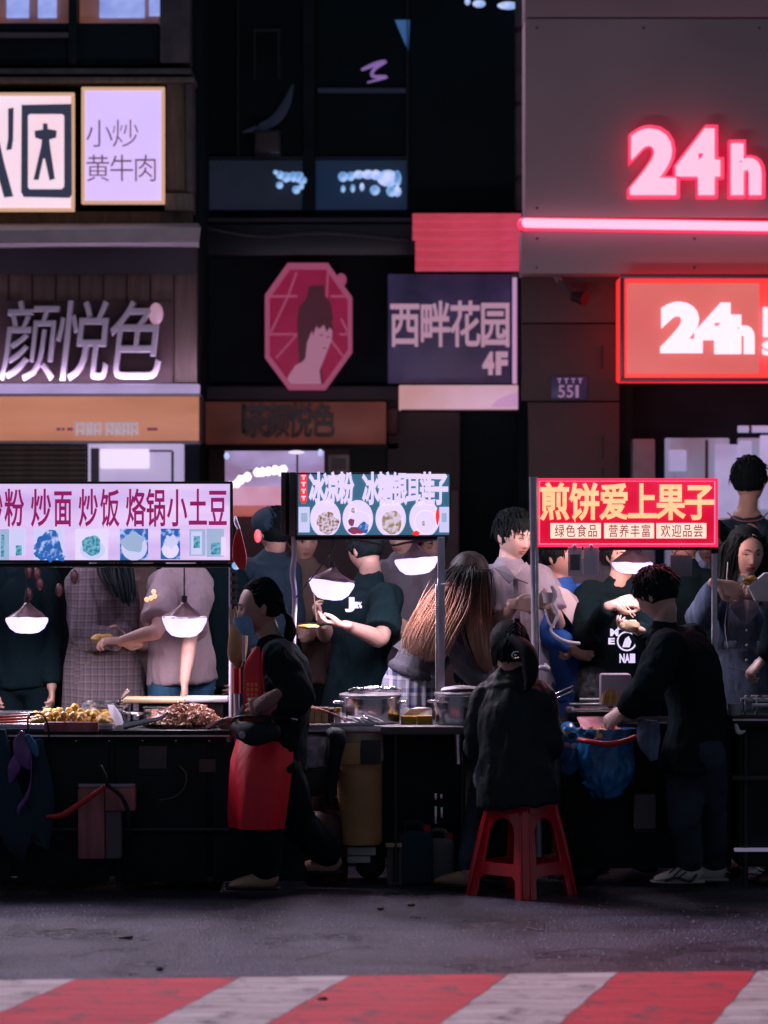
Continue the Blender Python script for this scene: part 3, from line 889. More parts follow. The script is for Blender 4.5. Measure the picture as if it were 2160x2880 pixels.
t = thing('fascia_sign', 'glowing orange shop fascia with small white lettering at the left', 'sign', W(200, 955, YL - .1))
panel('face', -220, 430, 857, 952, YL - .10, .3, 'fascia_orange', t, b=.006)
panel('edge_strip', -220, 430, 952, 958, YL - .11, .3, 'awning_cream', t)
panel('end_cap', 430, 434, 857, 956, YL - .10, .3, 'brown_wall', t)
mat('small_letter', (0.5, 0.45, 0.5), 0.4, metal=.2, emit=(.45, .4, .5), es=.6)
rr = random.Random(3)
for (u, w_) in ((161, 20), (184, 14), (200, 18), (226, 18), (246, 14), (262, 16), (280, 18)):
    k = MB(); 
    bx(k, u, u + w_, 912, 918, YL - .13, .03, .004); bx(k, u + 1, u + 6, 918.5, 941, YL - .132, .03, .004); bx(k, u + w_ - 6, u + w_, 919, 940, YL - .131, .03, .004)
    bx(k, u + 6.5, u + w_ - 6.5, 928, 933, YL - .13, .03, .003)
    k.build('letter', M['small_letter'], t)
for (u, w_) in ((122, 8), (133, 6), (145, 12), (318, 22)):
    k = MB(); bx(k, u, u + w_, 924, 930, YL - .12, .02, .002); k.build('dash', M['thin_print'], t)

# shutter of slats below the fascia, and a lit cabinet
t = thing('roller_shutter', 'brown slatted roller shutter under the orange fascia, left edge', 'shutter', W(60, 1200, YL))
for i in range(12):
    v = 962 + i * 11
    k = MB(); bx(k, -200, 186, v, v + 9.5, YL + (.0 if i % 2 else .006), .02, .003); k.build('slat', M['shutter'], t)
t = thing('lit_cabinet', 'pale lilac cabinet with a bright white window above the left stall sign', 'cabinet', W(290, 1100, YL - .1))
panel('body', 190, 392, 955, 1200, YL + .02, .3, 'panel_lilac', t, b=.01)
panel('lit_window', 216, 322, 970, 1012, YL - .01, .04, 'panel_white', t, b=.01)
panel('door_frame', 370, 375, 975, 1180, YL, .03, 'mid_grey', t)
panel('shelf', 322, 372, 972, 976, YL, .03, 'mid_grey', t)
panel('inner_panel', 196, 214, 968, 1180, YL + .003, .03, 'mid_grey', t)

# --- middle building: dark glass front
cb = thing('dark_building', 'dark glass fronted building in the middle with faint blue reflections', 'building', (-.5, YC, 0))
MB().box(-4.2, 3.4, YC + .3, YC + 6, 0, 5.9).build('wall', M['dark_wall'], cb)
def pc(name, u0, u1, v0, v1, dy, m, d=.05, b=0.0, parent=None): return panel(name, u0, u1, v0, v1, YC + dy, d, m, parent or cb, b)
pc('window_pane', 420, 512, -80, 330, .25, 'dark_glass')
w1 = pc('window_pane', 516, 653, -80, 335, .25, 'dark_glass')
w2 = pc('window_pane', 682, 878, -80, 335, .25, 'dark_glass')
w3 = pc('window_pane', 882, 1125, -80, 452, .25, 'dark_glass')
pc('spandrel', 420, 880, 338, 342, .2, 'rail_dark')
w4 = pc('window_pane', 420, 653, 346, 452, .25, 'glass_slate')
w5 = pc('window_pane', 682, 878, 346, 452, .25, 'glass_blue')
pc('mullion', 655, 680, -80, 455, .16, 'dark_wall', .1); pc('mullion', 512, 516, -80, 340, .2, 'rail_dark'); pc('mullion', 878.5, 881.5, -80, 455, .19, 'rail_dark')
# hanging frame behind the glass; purple reflection put in as a glowing tube
k = MB(); bx(k, 548, 606, 62, 68, YC + .2, .01); bx(k, 548, 552, 68.5, 170, YC + .2, .01); bx(k, 600, 604, 68.5, 170, YC + .201, .01)
k.build('inner_frame', M['rail_dark'], w1)
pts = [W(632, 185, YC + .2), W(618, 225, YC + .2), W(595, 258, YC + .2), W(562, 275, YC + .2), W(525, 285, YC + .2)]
MB().tube(pts, [(.01, .01), (.03, .01), (.035, .01), (.025, .01), (.006, .006)], hint=(1, 0, 0.3)).build('purple_curve', M['glass_slate'], w1)
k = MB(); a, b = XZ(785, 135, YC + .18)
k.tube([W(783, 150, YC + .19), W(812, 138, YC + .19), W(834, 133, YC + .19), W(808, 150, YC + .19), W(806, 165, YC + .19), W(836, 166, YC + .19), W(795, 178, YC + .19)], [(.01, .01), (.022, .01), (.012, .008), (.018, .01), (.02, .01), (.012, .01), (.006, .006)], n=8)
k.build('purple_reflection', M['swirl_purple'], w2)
pc('shelf', 686, 876, 190, 200, .18, 'glass_slate', .03, .004, w2)
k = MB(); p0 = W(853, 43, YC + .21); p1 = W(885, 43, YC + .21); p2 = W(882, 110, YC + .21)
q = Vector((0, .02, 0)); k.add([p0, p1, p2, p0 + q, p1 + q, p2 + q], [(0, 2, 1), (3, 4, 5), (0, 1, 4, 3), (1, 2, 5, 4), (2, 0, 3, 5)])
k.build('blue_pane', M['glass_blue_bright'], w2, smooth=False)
for (u, v, r, m) in [(595, 372, 5, 'bead_blue'), (605, 378, 9, 'bead_blue'), (618, 383, 11, 'bead_blue'), (634, 382, 11, 'bead_blue'), (646, 383, 12, 'bead_blue'), (655, 390, 11, 'bead_blue'), (604, 400, 8, 'bead_blue'), (640, 410, 9, 'bead_blue'), (652, 402, 7, 'bead_blue')]:
    MB().ball(W(u, v, YC + .18), r / 326, .03, r / 326, n=14).build('bead_lamp', M[m], w4)
for (u, v, rx, rz, m) in [(741, 382, 11, 11, 'bead_blue'), (758, 381, 9, 10, 'bead_blue'), (775, 377, 12, 9, 'bead_white'), (795, 377, 13, 10, 'bead_white'), (812, 378, 12, 11, 'bead_white'), (838, 385, 24, 18, 'bead_white'), (858, 386, 9, 18, 'bead_blue'), (741, 408, 5, 8, 'bead_blue'), (762, 407, 5, 9, 'bead_blue'), (782, 404, 5, 9, 'bead_white'), (810, 411, 11, 11, 'bead_blue'), (846, 413, 12, 12, 'bead_blue'), (858, 414, 9, 11, 'bead_white')]:
    MB().ball(W(u, v, YC + .18), rx / 326, .03, rz / 326, n=14).build('bead_lamp', M[m], w5)
for (u, v, rx) in ((1035, 8, 14), (1010, 3, 6), (1098, 12, 24)):
    o = MB().ball(W(u, v, YC + .05), rx / 326, .05, 8 / 326, n=14).build('ceiling_lamp', M['bead_white'])
    tag(o, {1035: 'oval blue white ceiling lamp at the top edge, larger of the two left ones', 1010: 'tiny blue ceiling lamp at the top edge of the dark building', 1098: 'long violet ceiling lamp at the top beside the grey shopfront'}[u], 'lamp')
pc('beam', 418, 1000, 484, 552, .02, 'rail_dark', .3, .01)
pc('beam_top', 418, 900, 470, 480, .06, 'charcoal_slate', .2, .01)
pc('recess_wall', 425, 900, 555, 828, .22, 'dark_wall', .05)
pc('lower_beam', 434, 862, 834, 866, -.05, 'charcoal_slate', .3, .01)
pc('pier', 838, 993, 866, 1300, .05, 'pillar_grey', .25)
pc('pier_side', 994, 1140, 886, 1300, .20, 'dark_wall', .05)
pc('inner_wall', 400, 838, 960, 1300, .21, 'beige_wall', .05)
pc('door_leaf', 758, 834, 962, 1160, .14, 'black_paint', .05)
pc('door_head', 392, 860, 958, 970, .05, 'black_paint', .1)
pc('rear_wall', 640, 990, 1060, 1640, -.6, 'beige_wall', .1)

# octagonal sign with a portrait
def octo(s, cx=667, cz=706, rx=91, rz=133, cxk=.48, czk=.50):
    # s scales about the centre
    P = [(-cxk, -1), (cxk * .92, -1), (1, -czk * .92), (1, czk * .82), (cxk * .8, 1), (-cxk * .95, 1), (-1, czk), (-1, -czk)]
    out = []
    for a, b in P:
        x, z = XZ(cx + a * rx * s, cz + b * rz * s, YC - .15); out.append((x, z))
    return out
t = thing('octagonal_sign', 'octagonal crimson sign with lattice lines and a lady portrait, centre left', 'sign', W(667, 840, YC - .15))
def standing(name, outlines, thick, y, m, parent, bevel=0.0):
    v, f = plate2d(outlines, thick, bevel)
    v[:, 1] += y
    return link(name, v, f, M[m], parent, smooth=False)
standing('backing', [octo(.97)], .06, YC - .12, 'octagon_red', t)
standing('rim', [octo(1.02), octo(.94)], .05, YC - .175, 'octagon_rim', t, .004)
def bar(p, q, w, y, m, par, name='lattice_bar'):
    a = W(p[0], p[1], y); b = W(q[0], q[1], y)
    MB().tube([a, b], w, n=6).build(name, M[m], par)
for p, q in (((583, 640), (640, 640)), ((716, 640), (748, 640)), ((583, 722), (640, 722)), ((735, 722), (750, 722)), ((640, 590), (622, 640)), ((622, 640), (586, 716)), ((708, 590), (706, 640)), ((640, 724), (598, 772)), ((715, 735), (745, 775)), ((738, 690), (750, 715))):
    bar(p, q, .008, YC - .16, 'octagon_rim', t)
def blob(pts, y): return [XZ(u, v, y) for u, v in pts]
yy = YC - .155
standing('portrait_hair', [blob([(668, 618), (700, 616), (702, 640), (715, 655), (720, 690), (712, 700), (700, 720), (690, 770), (695, 800), (700, 834), (650, 834), (645, 760), (642, 700), (645, 665), (662, 645)], yy)], .02, yy, 'portrait_hair', t)
standing('portrait_face', [blob([(680, 700), (700, 692), (718, 705), (716, 735), (700, 775), (690, 800), (694, 834), (622, 834), (622, 815), (638, 790), (652, 783), (660, 775), (664, 740)], yy)], .022, yy - .015, 'portrait_skin', t, .001)
standing('fringe', [blob([(672, 700), (704, 688), (718, 700), (722, 718), (712, 708), (706, 718), (700, 702), (688, 712), (684, 704), (676, 726)], yy)], .01, yy - .032, 'portrait_hair', t)
for (u, v) in ((694, 724), (709, 728)):
    MB().ball(W(u, v, yy - .03), .012, .004, .004, n=8).build('painted_eye', M['portrait_hair'], t)
MB().ball(W(701, 752, yy - .03), .010, .004, .005, n=8).build('painted_mouth', M['octagon_red'], t)
tag(MB().ball(W(737, 605, YC - .16), .036, .03, .045, n=14).build('round_lamp', M['octagon_rim']), 'small pink round lamp at the upper right of the octagonal sign', 'lamp')

# dim fascia with dark characters
t = thing('fascia_sign', 'dim brick red fascia with dark raised characters under the octagonal sign', 'sign', W(640, 960, YC - .2))
panel('face', 434, 834, 868, 958, YC - .22, .25, 'fascia_dim', t, b=.006)
panel('end_cap', 835, 862, 880, 940, YC - .14, .2, 'dark_brown', t, b=.03)
letters('茶颜悦色', (526, 872, 722, 944), YC - .225, .07, M['dark_letter'], t, offset=0.02, bevel=.0, name='character', shear=.1)
bx(MB(), 522, 531, 872, 935, YC - .24, .04, .004).build('bracket', M['dark_letter'], t)

# red slatted board
t = thing('red_board', 'bright red slatted board between the dark building and the grey shopfront', 'board', W(1008, 587, YC - .4))
vv = [460, 482, 500, 519, 543, 565, 586]
for i in range(6):
    u0 = 891 if i < 3 else 897
    panel('slat', u0, 1126, vv[i] + .8, vv[i + 1] - .8, YC - .40 + (i % 2) * .008, .05, 'slat_red', t, b=.004)
panel('backing', 900, 1122, 466, 580, YC - .345, .03, 'maroon', t)

# garden sign
t = thing('garden_sign', 'dark purple sign board with pale raised characters and 4F', 'sign', W(970, 828, YC - .3))
panel('board', 838, 1104, 592, 828, YC - .30, .06, 'garden_panel', t, b=.004)
letters('西畔花园', (842, 652, 1102, 748), YC - .305, .05, M['garden_letter'], t, offset=0.016, bevel=.0, name='character', gap=.02)
letters('4F', (1040, 760, 1098, 810), YC - .305, .05, M['garden_letter'], t, offset=0.05, bevel=.006, fit='box', gap=.12)
t = thing('tube_light', 'upright pinkish tube light between the purple sign and the brown wall', 'lamp', W(1116, 828, YC - .35))
MB().cyl(W(1116, 829, YC - .42), W(1116, 600, YC - .42), .028).build('tube', M['tube_pink'], t)
MB().cyl(W(1116, 600, YC - .42), W(1116, 590, YC - .42), .033).build('end_cap', M['mid_grey'], t)
t = thing('canopy_board', 'peach and pink glowing canopy board under the purple sign', 'board', W(1025, 886, YC - .6))
panel('face', 862, 1187, 832, 884, YC - .62, .3, 'ledge_peach', t, b=.006)
v_, f_ = plate2d([blob([(1060, 878), (1075, 862), (1110, 848), (1150, 840), (1180, 838), (1180, 880), (1062, 880)], YC - .62)], .01)
v_[:, 1] += YC - .628
tag(link('highlight_shape', v_, f_, M['tube_pink'], t, smooth=False), 'pink highlight painted as a glowing shape on the right of the board')  # highlight on the board, laid on as a glowing plate
panel('bottom_edge', 866, 1189, 884.5, 888, YC - .60, .3, 'dark_brown', t)

# --- right building
rb = thing('shopfront_building', 'grey shopfront building at the right with wide smooth fascia', 'building', (2.5, YR, 0))
def pr(name, u0, u1, v0, v1, dy, m, d=.05, b=0.0, parent=None): return panel(name, u0, u1, v0, v1, YR + dy, d, m, parent or rb, b)
pr('fascia_panel', 1134, 1659 + 400, 40, 470, 0, 'fascia_mauve', .4, .006)
pr('fascia_panel', 1134, 1659 + 400, -70, 37, 0, 'fascia_mauve', .4, .006)
pr('fascia_panel', 1127, 1659 + 400, 499, 591, 0, 'fascia_mauve', .4, .006)
pr('light_channel', 1134, 1659 + 400, 470.5, 498.5, .06, 'fascia_mauve', .3)
pr('wall_tile', 1128, 1338, 593, 697, .30, 'tile_brown', .1, .004)
pr('wall_tile', 1128, 1338, 700, 866, .30, 'tile_brown', .1, .004)
pr('wall_tile', 1142, 1338, 869, 1300, .30, 'tile_brown', .1, .004)
pr('dark_reveal', 1339, 1366, 820, 1500, .45, 'dark_wall', .1)
pr('side_wall', 1120, 2100, 593, 1500, .9, 'dark_wall', .3)
pr('column', 1367, 1415, 948, 1500, .2, 'mauve_plain', .2, .01)
w = pr('shop_window', 1437, 1576, 946, 1480, .7, 'shop_window', .05, .01)
pr('lit_panel', 1445, 1483, 972, 1018, .68, 'shop_lilac', .02, .01, w); pr('lit_panel', 1545, 1600, 960, 1130, .68, 'shop_lilac', .02, .01, w)
pr('frame_bar', 1524, 1530, 950, 1480, .64, 'grey_frame', .03, 0, w)
w = pr('shop_window', 1594, 1900, 946, 1480, .72, 'shop_window', .05, .01)
pr('lit_panel', 1596, 1624, 952, 1010, .66, 'shop_lilac', .03, .01, w)
pr('lit_panel', 1642, 1900, 940, 1100, .66, 'shop_lilac', .03, .01, w)
t = thing('white_pipe', 'short white pipe with a drop end near the right edge above the street', 'pipe', W(1640, 990, YR + .4))
MB().cyl(W(1594, 927, YR + .5), W(1700, 927, YR + .5), .022).build('pipe_run', M['shop_lilac'], t)  # the pipe is no lamp; its brightness is glow
MB().cyl(W(1617, 927, YR + .5), W(1623, 927, YR + .5), .026).build('coupling', M['mid_grey'], t)
# spot lamp under the fascia
t = thing('spot_lamp', 'small spot lamp hanging under the grey fascia', 'lamp', W(1240, 640, YR + .1))
MB().cyl(W(1200, 594, YR + .2), W(1208, 606, YR + .15), .02).build('mount', M['mauve_plain'], t)
MB().tube([W(1208, 606, YR + .15), W(1228, 632, YR + .12), W(1240, 640, YR + .1)], .012).build('arm', M['grey_frame'], t)
MB().cyl(W(1238, 640, YR + .1), W(1264, 646, YR + .05), .03, .045).build('lamp_head', M['maroon'], t)
# red strip light
t = thing('strip_light', 'long glowing pink and red strip light across the grey fascia', 'lamp', W(1400, 495, YR - .05))
a = W(1137, 482, YR - .02); b = W(2060, 495, YR - .02)
MB().tube([a, b], .030, n=14).build('diffuser', M['neon_pink'], t)
MB().tube([a + Vector((-.012, .03, -.004)), b + Vector((0, .03, -.004))], .043, n=14).build('red_sleeve', M['neon_red'], t)
ld = bpy.data.lights.new('strip_glow', 'AREA'); ld.shape = 'RECTANGLE'; ld.size = 2.4; ld.size_y = .06; ld.energy = 0.5; ld.color = (1, .22, .42)
lo = bpy.data.objects.new('strip_glow', ld); COL.objects.link(lo); lo.parent = t
lo.location = W(1550, 490, YR - .10) - WL[t]; lo.rotation_euler = (math.radians(90), 0, 0)

# 24h raised letters
t = thing('neon_sign', 'large glowing pink 24h letters with red edges on the grey fascia', 'sign', W(1500, 430, YR - .1))
for ch, (a, b, v0, v1) in (('2', (1353, 1466, 272, 427)), ('4', (1452, 1561, 272, 427)), ('h', (1571, 1650, 304, 427))):
    o = letters(ch, (a + 8, v0 + 6, b - 6, v1 - 6), YR - .13, .02, M['neon_pink'], t, offset=0.055, bevel=.0, fit='box')[0]
    v, f = glyph(ch, .5, .08, 0.0)
    x0, z1 = XZ(a + 2, v0, YR - .06); x1, z0 = XZ(b + 1, v1 + 2, YR - .06)
    v[:, 0] = x0 + (v[:, 0] - v[:, 0].min()) / (v[:, 0].max() - v[:, 0].min()) * (x1 - x0)
    v[:, 2] = z0 + (v[:, 2] - v[:, 2].min()) / (v[:, 2].max() - v[:, 2].min()) * (z1 - z0)
    v[:, 1] = YR - .07 + v[:, 1] * .11
    link('letter_return', v, f, M['neon_red'], t, smooth=False)

# red illuminated shop sign
t = thing('shop_sign', 'bright orange red illuminated box sign with white 24h lettering at the right edge', 'sign', W(1500, 822, YR - .15))
x0, z1 = XZ(1342, 594, YR - .2); x1, z0 = XZ(2100, 822, YR - .2)
MB().box(x0, x1, YR - .19, YR + .25, z0, z1, .015).build('casing', M['box_red'], t)
r = MB(); e = .025
mat('frame_mauve', (0.30, 0.10, 0.17), 0.35, metal=.3)
r.box(x0 - .006, x1, YR - .215, YR - .18, z1 - e * .8, z1 + .006, .005); r.box(x0 - .006, x1, YR - .215, YR - .18, z0 - .006, z0 + e * .6, .005)
r.box(x0 - .006, x0 + e * .7, YR - .2145, YR - .18, z0 + e * .6, z1 - e * .8, .005)
r.build('frame', M['frame_mauve'], t)
a0, b1 = XZ(1355, 612, YR - .2); a1, b0 = XZ(1640, 806, YR - .2)
MB().box(a0, a1, YR - .205, YR - .19, b0, b1, .006).build('salmon_panel', M['box_salmon'], t)
for ch, (a, b, v0, v1) in (('2', (1426, 1517, 652, 763)), ('4', (1498, 1600, 654, 765)), ('h', (1578, 1629, 680, 765))):
    if ch == '4': a, b = 1500, 1588
    letters(ch, (a, v0, b, v1), YR - .21 - (.002 if ch == '4' else 0), .03, M['letter_white'], t, offset=0.068, fit='box')
letters('L', (1648, 664, 1674, 728), YR - .21, .03, M['letter_white'], t, offset=0.05, fit='box')
letters('S', (1646, 736, 1680, 768), YR - .21, .03, M['letter_white'], t, offset=0.05, fit='box')
# street number
t = thing('number_plate', 'small dark purple street number plate reading 551 on the brown wall', 'plate', W(1229, 863, YR + .25))
panel('plate', 1191, 1268, 812, 862, YR + .27, .02, 'plate_number', t, b=.004)
letters('551', (1205, 832, 1254, 859), YR + .266, .006, M['plate_digits'], t, offset=.01, fit='box', name='digit', cells=[(1206, 1220), (1224, 1238), (1243, 1250)])
for i in range(4):
    k = MB(); u = 1204 + i * 15; bx(k, u, u + 9, 817, 820, YR + .262, .006); bx(k, u + 3, u + 6, 820.5, 828, YR + .262, .006); k.build('character', M['plate_digits'], t)

# lit shop between the buildings, behind the crowd
t = thing('snack_kiosk', 'lit purple and pink snack kiosk seen between the left and middle stalls', 'kiosk', W(590, 1500, 19.0))
def pk(name, u0, u1, v0, v1, y, m, d=.05, b=0.0): return panel(name, u0, u1, v0, v1, y, d, m, t, b)
pk('back_panel', 486, 700, 974, 1050, 19.2, 'shop_purple'); pk('menu_board', 500, 640, 1050, 1105, 19.22, 'shop_pink')
pk('valance', 500, 640, 1092, 1116, 19.12, 'shop_orange', .05, .01); pk('counter_wall', 495, 645, 1117, 1560, 19.3, 'maroon')
pk('side_post', 640, 644, 975, 1560, 19.1, 'rail_dark'); pk('pale_box', 709, 755, 982, 1022, 19.4, 'olive_frame', .1, .01)
panel('box_inset', 717, 747, 990, 1015, 19.39, .02, 'pillar_grey', t)
pts = [(497, 1050), (512, 1044), (520, 1036), (534, 1030), (556, 1020), (566, 1020), (580, 1018), (594, 1016), (606, 1018), (612, 1014)]
strg = thing('string_lights', 'string of bright white bulbs hanging in front of the snack kiosk', 'lamp', W(560, 1050, 19.0))
MB().tube([W(u, v - 9, 19.0) for u, v in pts], .004, n=5).build('wire', M['cable'], strg)
for i, (u, v) in enumerate(pts):
    MB().ball(W(u, v, 19.0), .026, .026, .030, n=10, wob=.2, seed=i).build('bulb', M['bulb_white'], strg)
for u, v in ((490, 985), (692, 978)):
    MB().ball(W(u, v, 19.1), .016, .016, .022, n=10).build('bulb', M['bead_white'], strg)
MB().ball(W(640, 977, 19.1), .05, .02, .012, n=10).build('bulb', M['panel_white'], strg)

# cables, pipes and fixings on the fronts
t = thing('wall_cable', 'black cable sagging across the dark front above the octagonal sign', 'cable', W(660, 560, YC - .1))
MB().tube([W(430, 490, YC - .06), W(560, 512, YC - .08), W(700, 505, YC - .08), W(880, 520, YC - .06)], .006, n=5).build('cable', M['grey_frame'], t)
t = thing('drain_pipe', 'thin grey drain pipe running down the edge of the dark front', 'pipe', W(1130, 590, YC - .1))
MB().cyl(W(1122, 455, YC - .05), W(1122, -60, YC - .05), .03).build('pipe_run', M['grey_frame'], t)
for v in (60, 220, 380): MB().cyl(W(1122, v, YC - .05), W(1122, v + 10, YC - .05), .038).build('bracket', M['rail_dark'], t)
t = thing('air_conditioner', 'grey air conditioner unit in the dark under the upper windows', 'air conditioner', W(590, 150, YC))
bx(MB(), 548, 606, 280, 330, YC - .02, .22, .01).build('case', M['rail_dark'], t)
for i in range(6): bx(MB(), 553, 601, 288 + i * 6, 291 + i * 6, YC - .03, .008).build('grille_slat', M['grey_frame'], t)
for u, v in ((1160, 60), (1160, 450), (1390, 60), (1640, 60), (1160, 515), (1160, 578), (1500, 515), (1500, 578)):
    MB().ball(W(u, v, YR - .002), .008, .004, .008, n=8).build('fixing_screw', M['grey_frame'], rb)
for v in (746, 940, 1010): MB().cyl(W(1300, v, YR + .27), W(1300, v + 50, YR + .27), .006, n=6).build('conduit', M['rail_dark'], rb)
# ------------------------------------------------------------------ people
def head_xform(p):
    """p: point of the base ellipsoid (half sizes .074 .094 .116), face towards -Y; returns the head's surface"""
    x, y, z = p
    t = max(0.0, min(1.0, (-z) / .116))
    # jaw tapers, skull widens
    k = 1 - .29 * t ** 1.6
    x2 = x * k * (1.06 if z > 0 else 1.0)
    y2 = y
    if y > 0:
        y2 = y * (1 - .42 * t)
        y2 += .004
    else:
        y2 = y * (1 - .10 * t)
        w = max(0.0, -y / .094)
        g = lambda a, s: math.exp(-(a / s) ** 2)
        # flatter face
        y2 += .006 * w * g(x, .05)
        # brow, eye hollows, nose, lips, chin, cheeks
        y2 -= .0035 * g(z - .028, .010) * g(abs(x) - .022, .022)
        y2 += .0085 * g(z - .008, .012) * g(abs(x) - .030, .015)
        nz = max(0.0, min(1.0, (.018 - z) / .050)) if z > -.032 else max(0.0, 1 - (-.032 - z) / .009)
        y2 -= .0215 * nz * g(x, .0085 + .005 * nz) * w
        y2 -= .005 * g(z + .030, .007) * g(abs(x) - .013, .006)
        y2 -= .0085 * g(z + .054, .009) * g(x, .020)
        y2 += .003 * g(z + .0545, .0022) * g(x, .020)
        y2 += .003 * g(z + .072, .006) * g(x, .018)
        y2 -= .008 * g(z + .093, .012) * g(x, .018)
        y2 -= .003 * g(z + .020, .020) * g(abs(x) - .045, .016)
    return Vector((x2, y2, z))

def face_point(x, z, out=0.0):
    zz = z / .116
    k = 1 - .29 * max(0.0, -zz) ** 1.6
    xb = x / k
    s = max(0.02, 1 - (xb / .074) ** 2 - zz * zz)
    p = head_xform((xb, -.094 * math.sqrt(s), z))
    return Vector((x, p.y - out, z))

def head_shape(mb, R, c, S):
    n, m = 56, 44
    v = []; f = []
    for j in range(m + 1):
        ph = math.pi * (j + .001) / (m + .002)
        for i in range(n):
            t = 2 * math.pi * i / n
            p = head_xform((.074 * math.sin(ph) * math.cos(t), .094 * math.sin(ph) * math.sin(t), .116 * math.cos(ph)))
            v.append(c + R @ (p * S))
    for j in range(m):
        for i in range(n):
            a = j * n + i; b = j * n + (i + 1) % n
            f.append((a, a + n, b + n, b))
    mb.add(v, f)
    for s in (-1, 1):    # ears
        e = MB().ball((0, 0, 0), .008, .017, .030, n=10)
        Re = Euler((math.radians(-12), 0, math.radians(-s * 22))).to_matrix()
        v2 = [c + R @ ((Vector((s * .077, .014, -.005)) + Re @ Vector(p)) * S) for p in e.v]
        mb.add(v2, e.f)

def hand(mb, wrist, d, palm, S=1.0, curl=0.5, side=1, spread=1.0, thumb=0.6, grip=None):
    """five fingered hand. d: towards the fingers, palm: out of the palm, side: +1 thumb along palm x d"""
    d = Vector(d).normalized(); palm = Vector(palm); palm = (palm - d * palm.dot(d)).normalized()
    lat = d.cross(palm) * side          # towards the thumb
    w = Vector(wrist)
    k = w + d * .088 * S
    mb.tube([w - d * .02 * S, w + d * .018 * S, w + d * .055 * S, k], [(.027 * S, .021 * S), (.031 * S, .018 * S), (.041 * S, .016 * S), (.040 * S, .013 * S)], hint=lat, n=14)
    Ls = [.068, .078, .073, .056]
    for i, L in enumerate(Ls):
        L *= S
        off = (1.5 - i) * .0205 * S
        base = w + d * (.078 - .004 * abs(i - 1.2)) * S + lat * off
        dirn = (d + lat * (1.5 - i) * .07 * spread).normalized()
        c = curl * (1 + .10 * i)
        p = [base - d * .02 * S]; cur = base; ang = 0
        rad = [.0085 * S, .0098 * S]
        p.append(cur)
        for q, (fr, aa) in enumerate(((.44, .55), (.32, .95), (.24, .75))):
            ang += c * aa
            cur = cur + (dirn * math.cos(ang) + palm * math.sin(ang)) * L * fr
            p.append(cur); rad.append((.0092, .0082, .0066)[q] * S)
        mb.tube(p, rad, n=8, res=2)
    b = w + d * .025 * S + lat * .026 * S
    t1 = b + (d * .55 + lat * .75 * (1.2 - thumb) + palm * thumb * .7).normalized() * .038 * S
    t2 = t1 + (d * .9 + palm * thumb * .6 + lat * (.25 - .5 * thumb)).normalized() * .032 * S
    t3 = t2 + (d * .95 + palm * thumb * .3 - lat * .25 * thumb).normalized() * .022 * S
    mb.tube([w + d * .01 * S + lat * .008 * S, b, t1, t2, t3], [.016 * S, .0165 * S, .0125 * S, .0105 * S, .008 * S], n=8, res=2)

UP = Vector((0, 0, 1))
def strands(mb, paths, rad, n=5):
    for p in paths: mb.tube(p, rad(len(p)) if callable(rad) else rad, n=n, res=2)

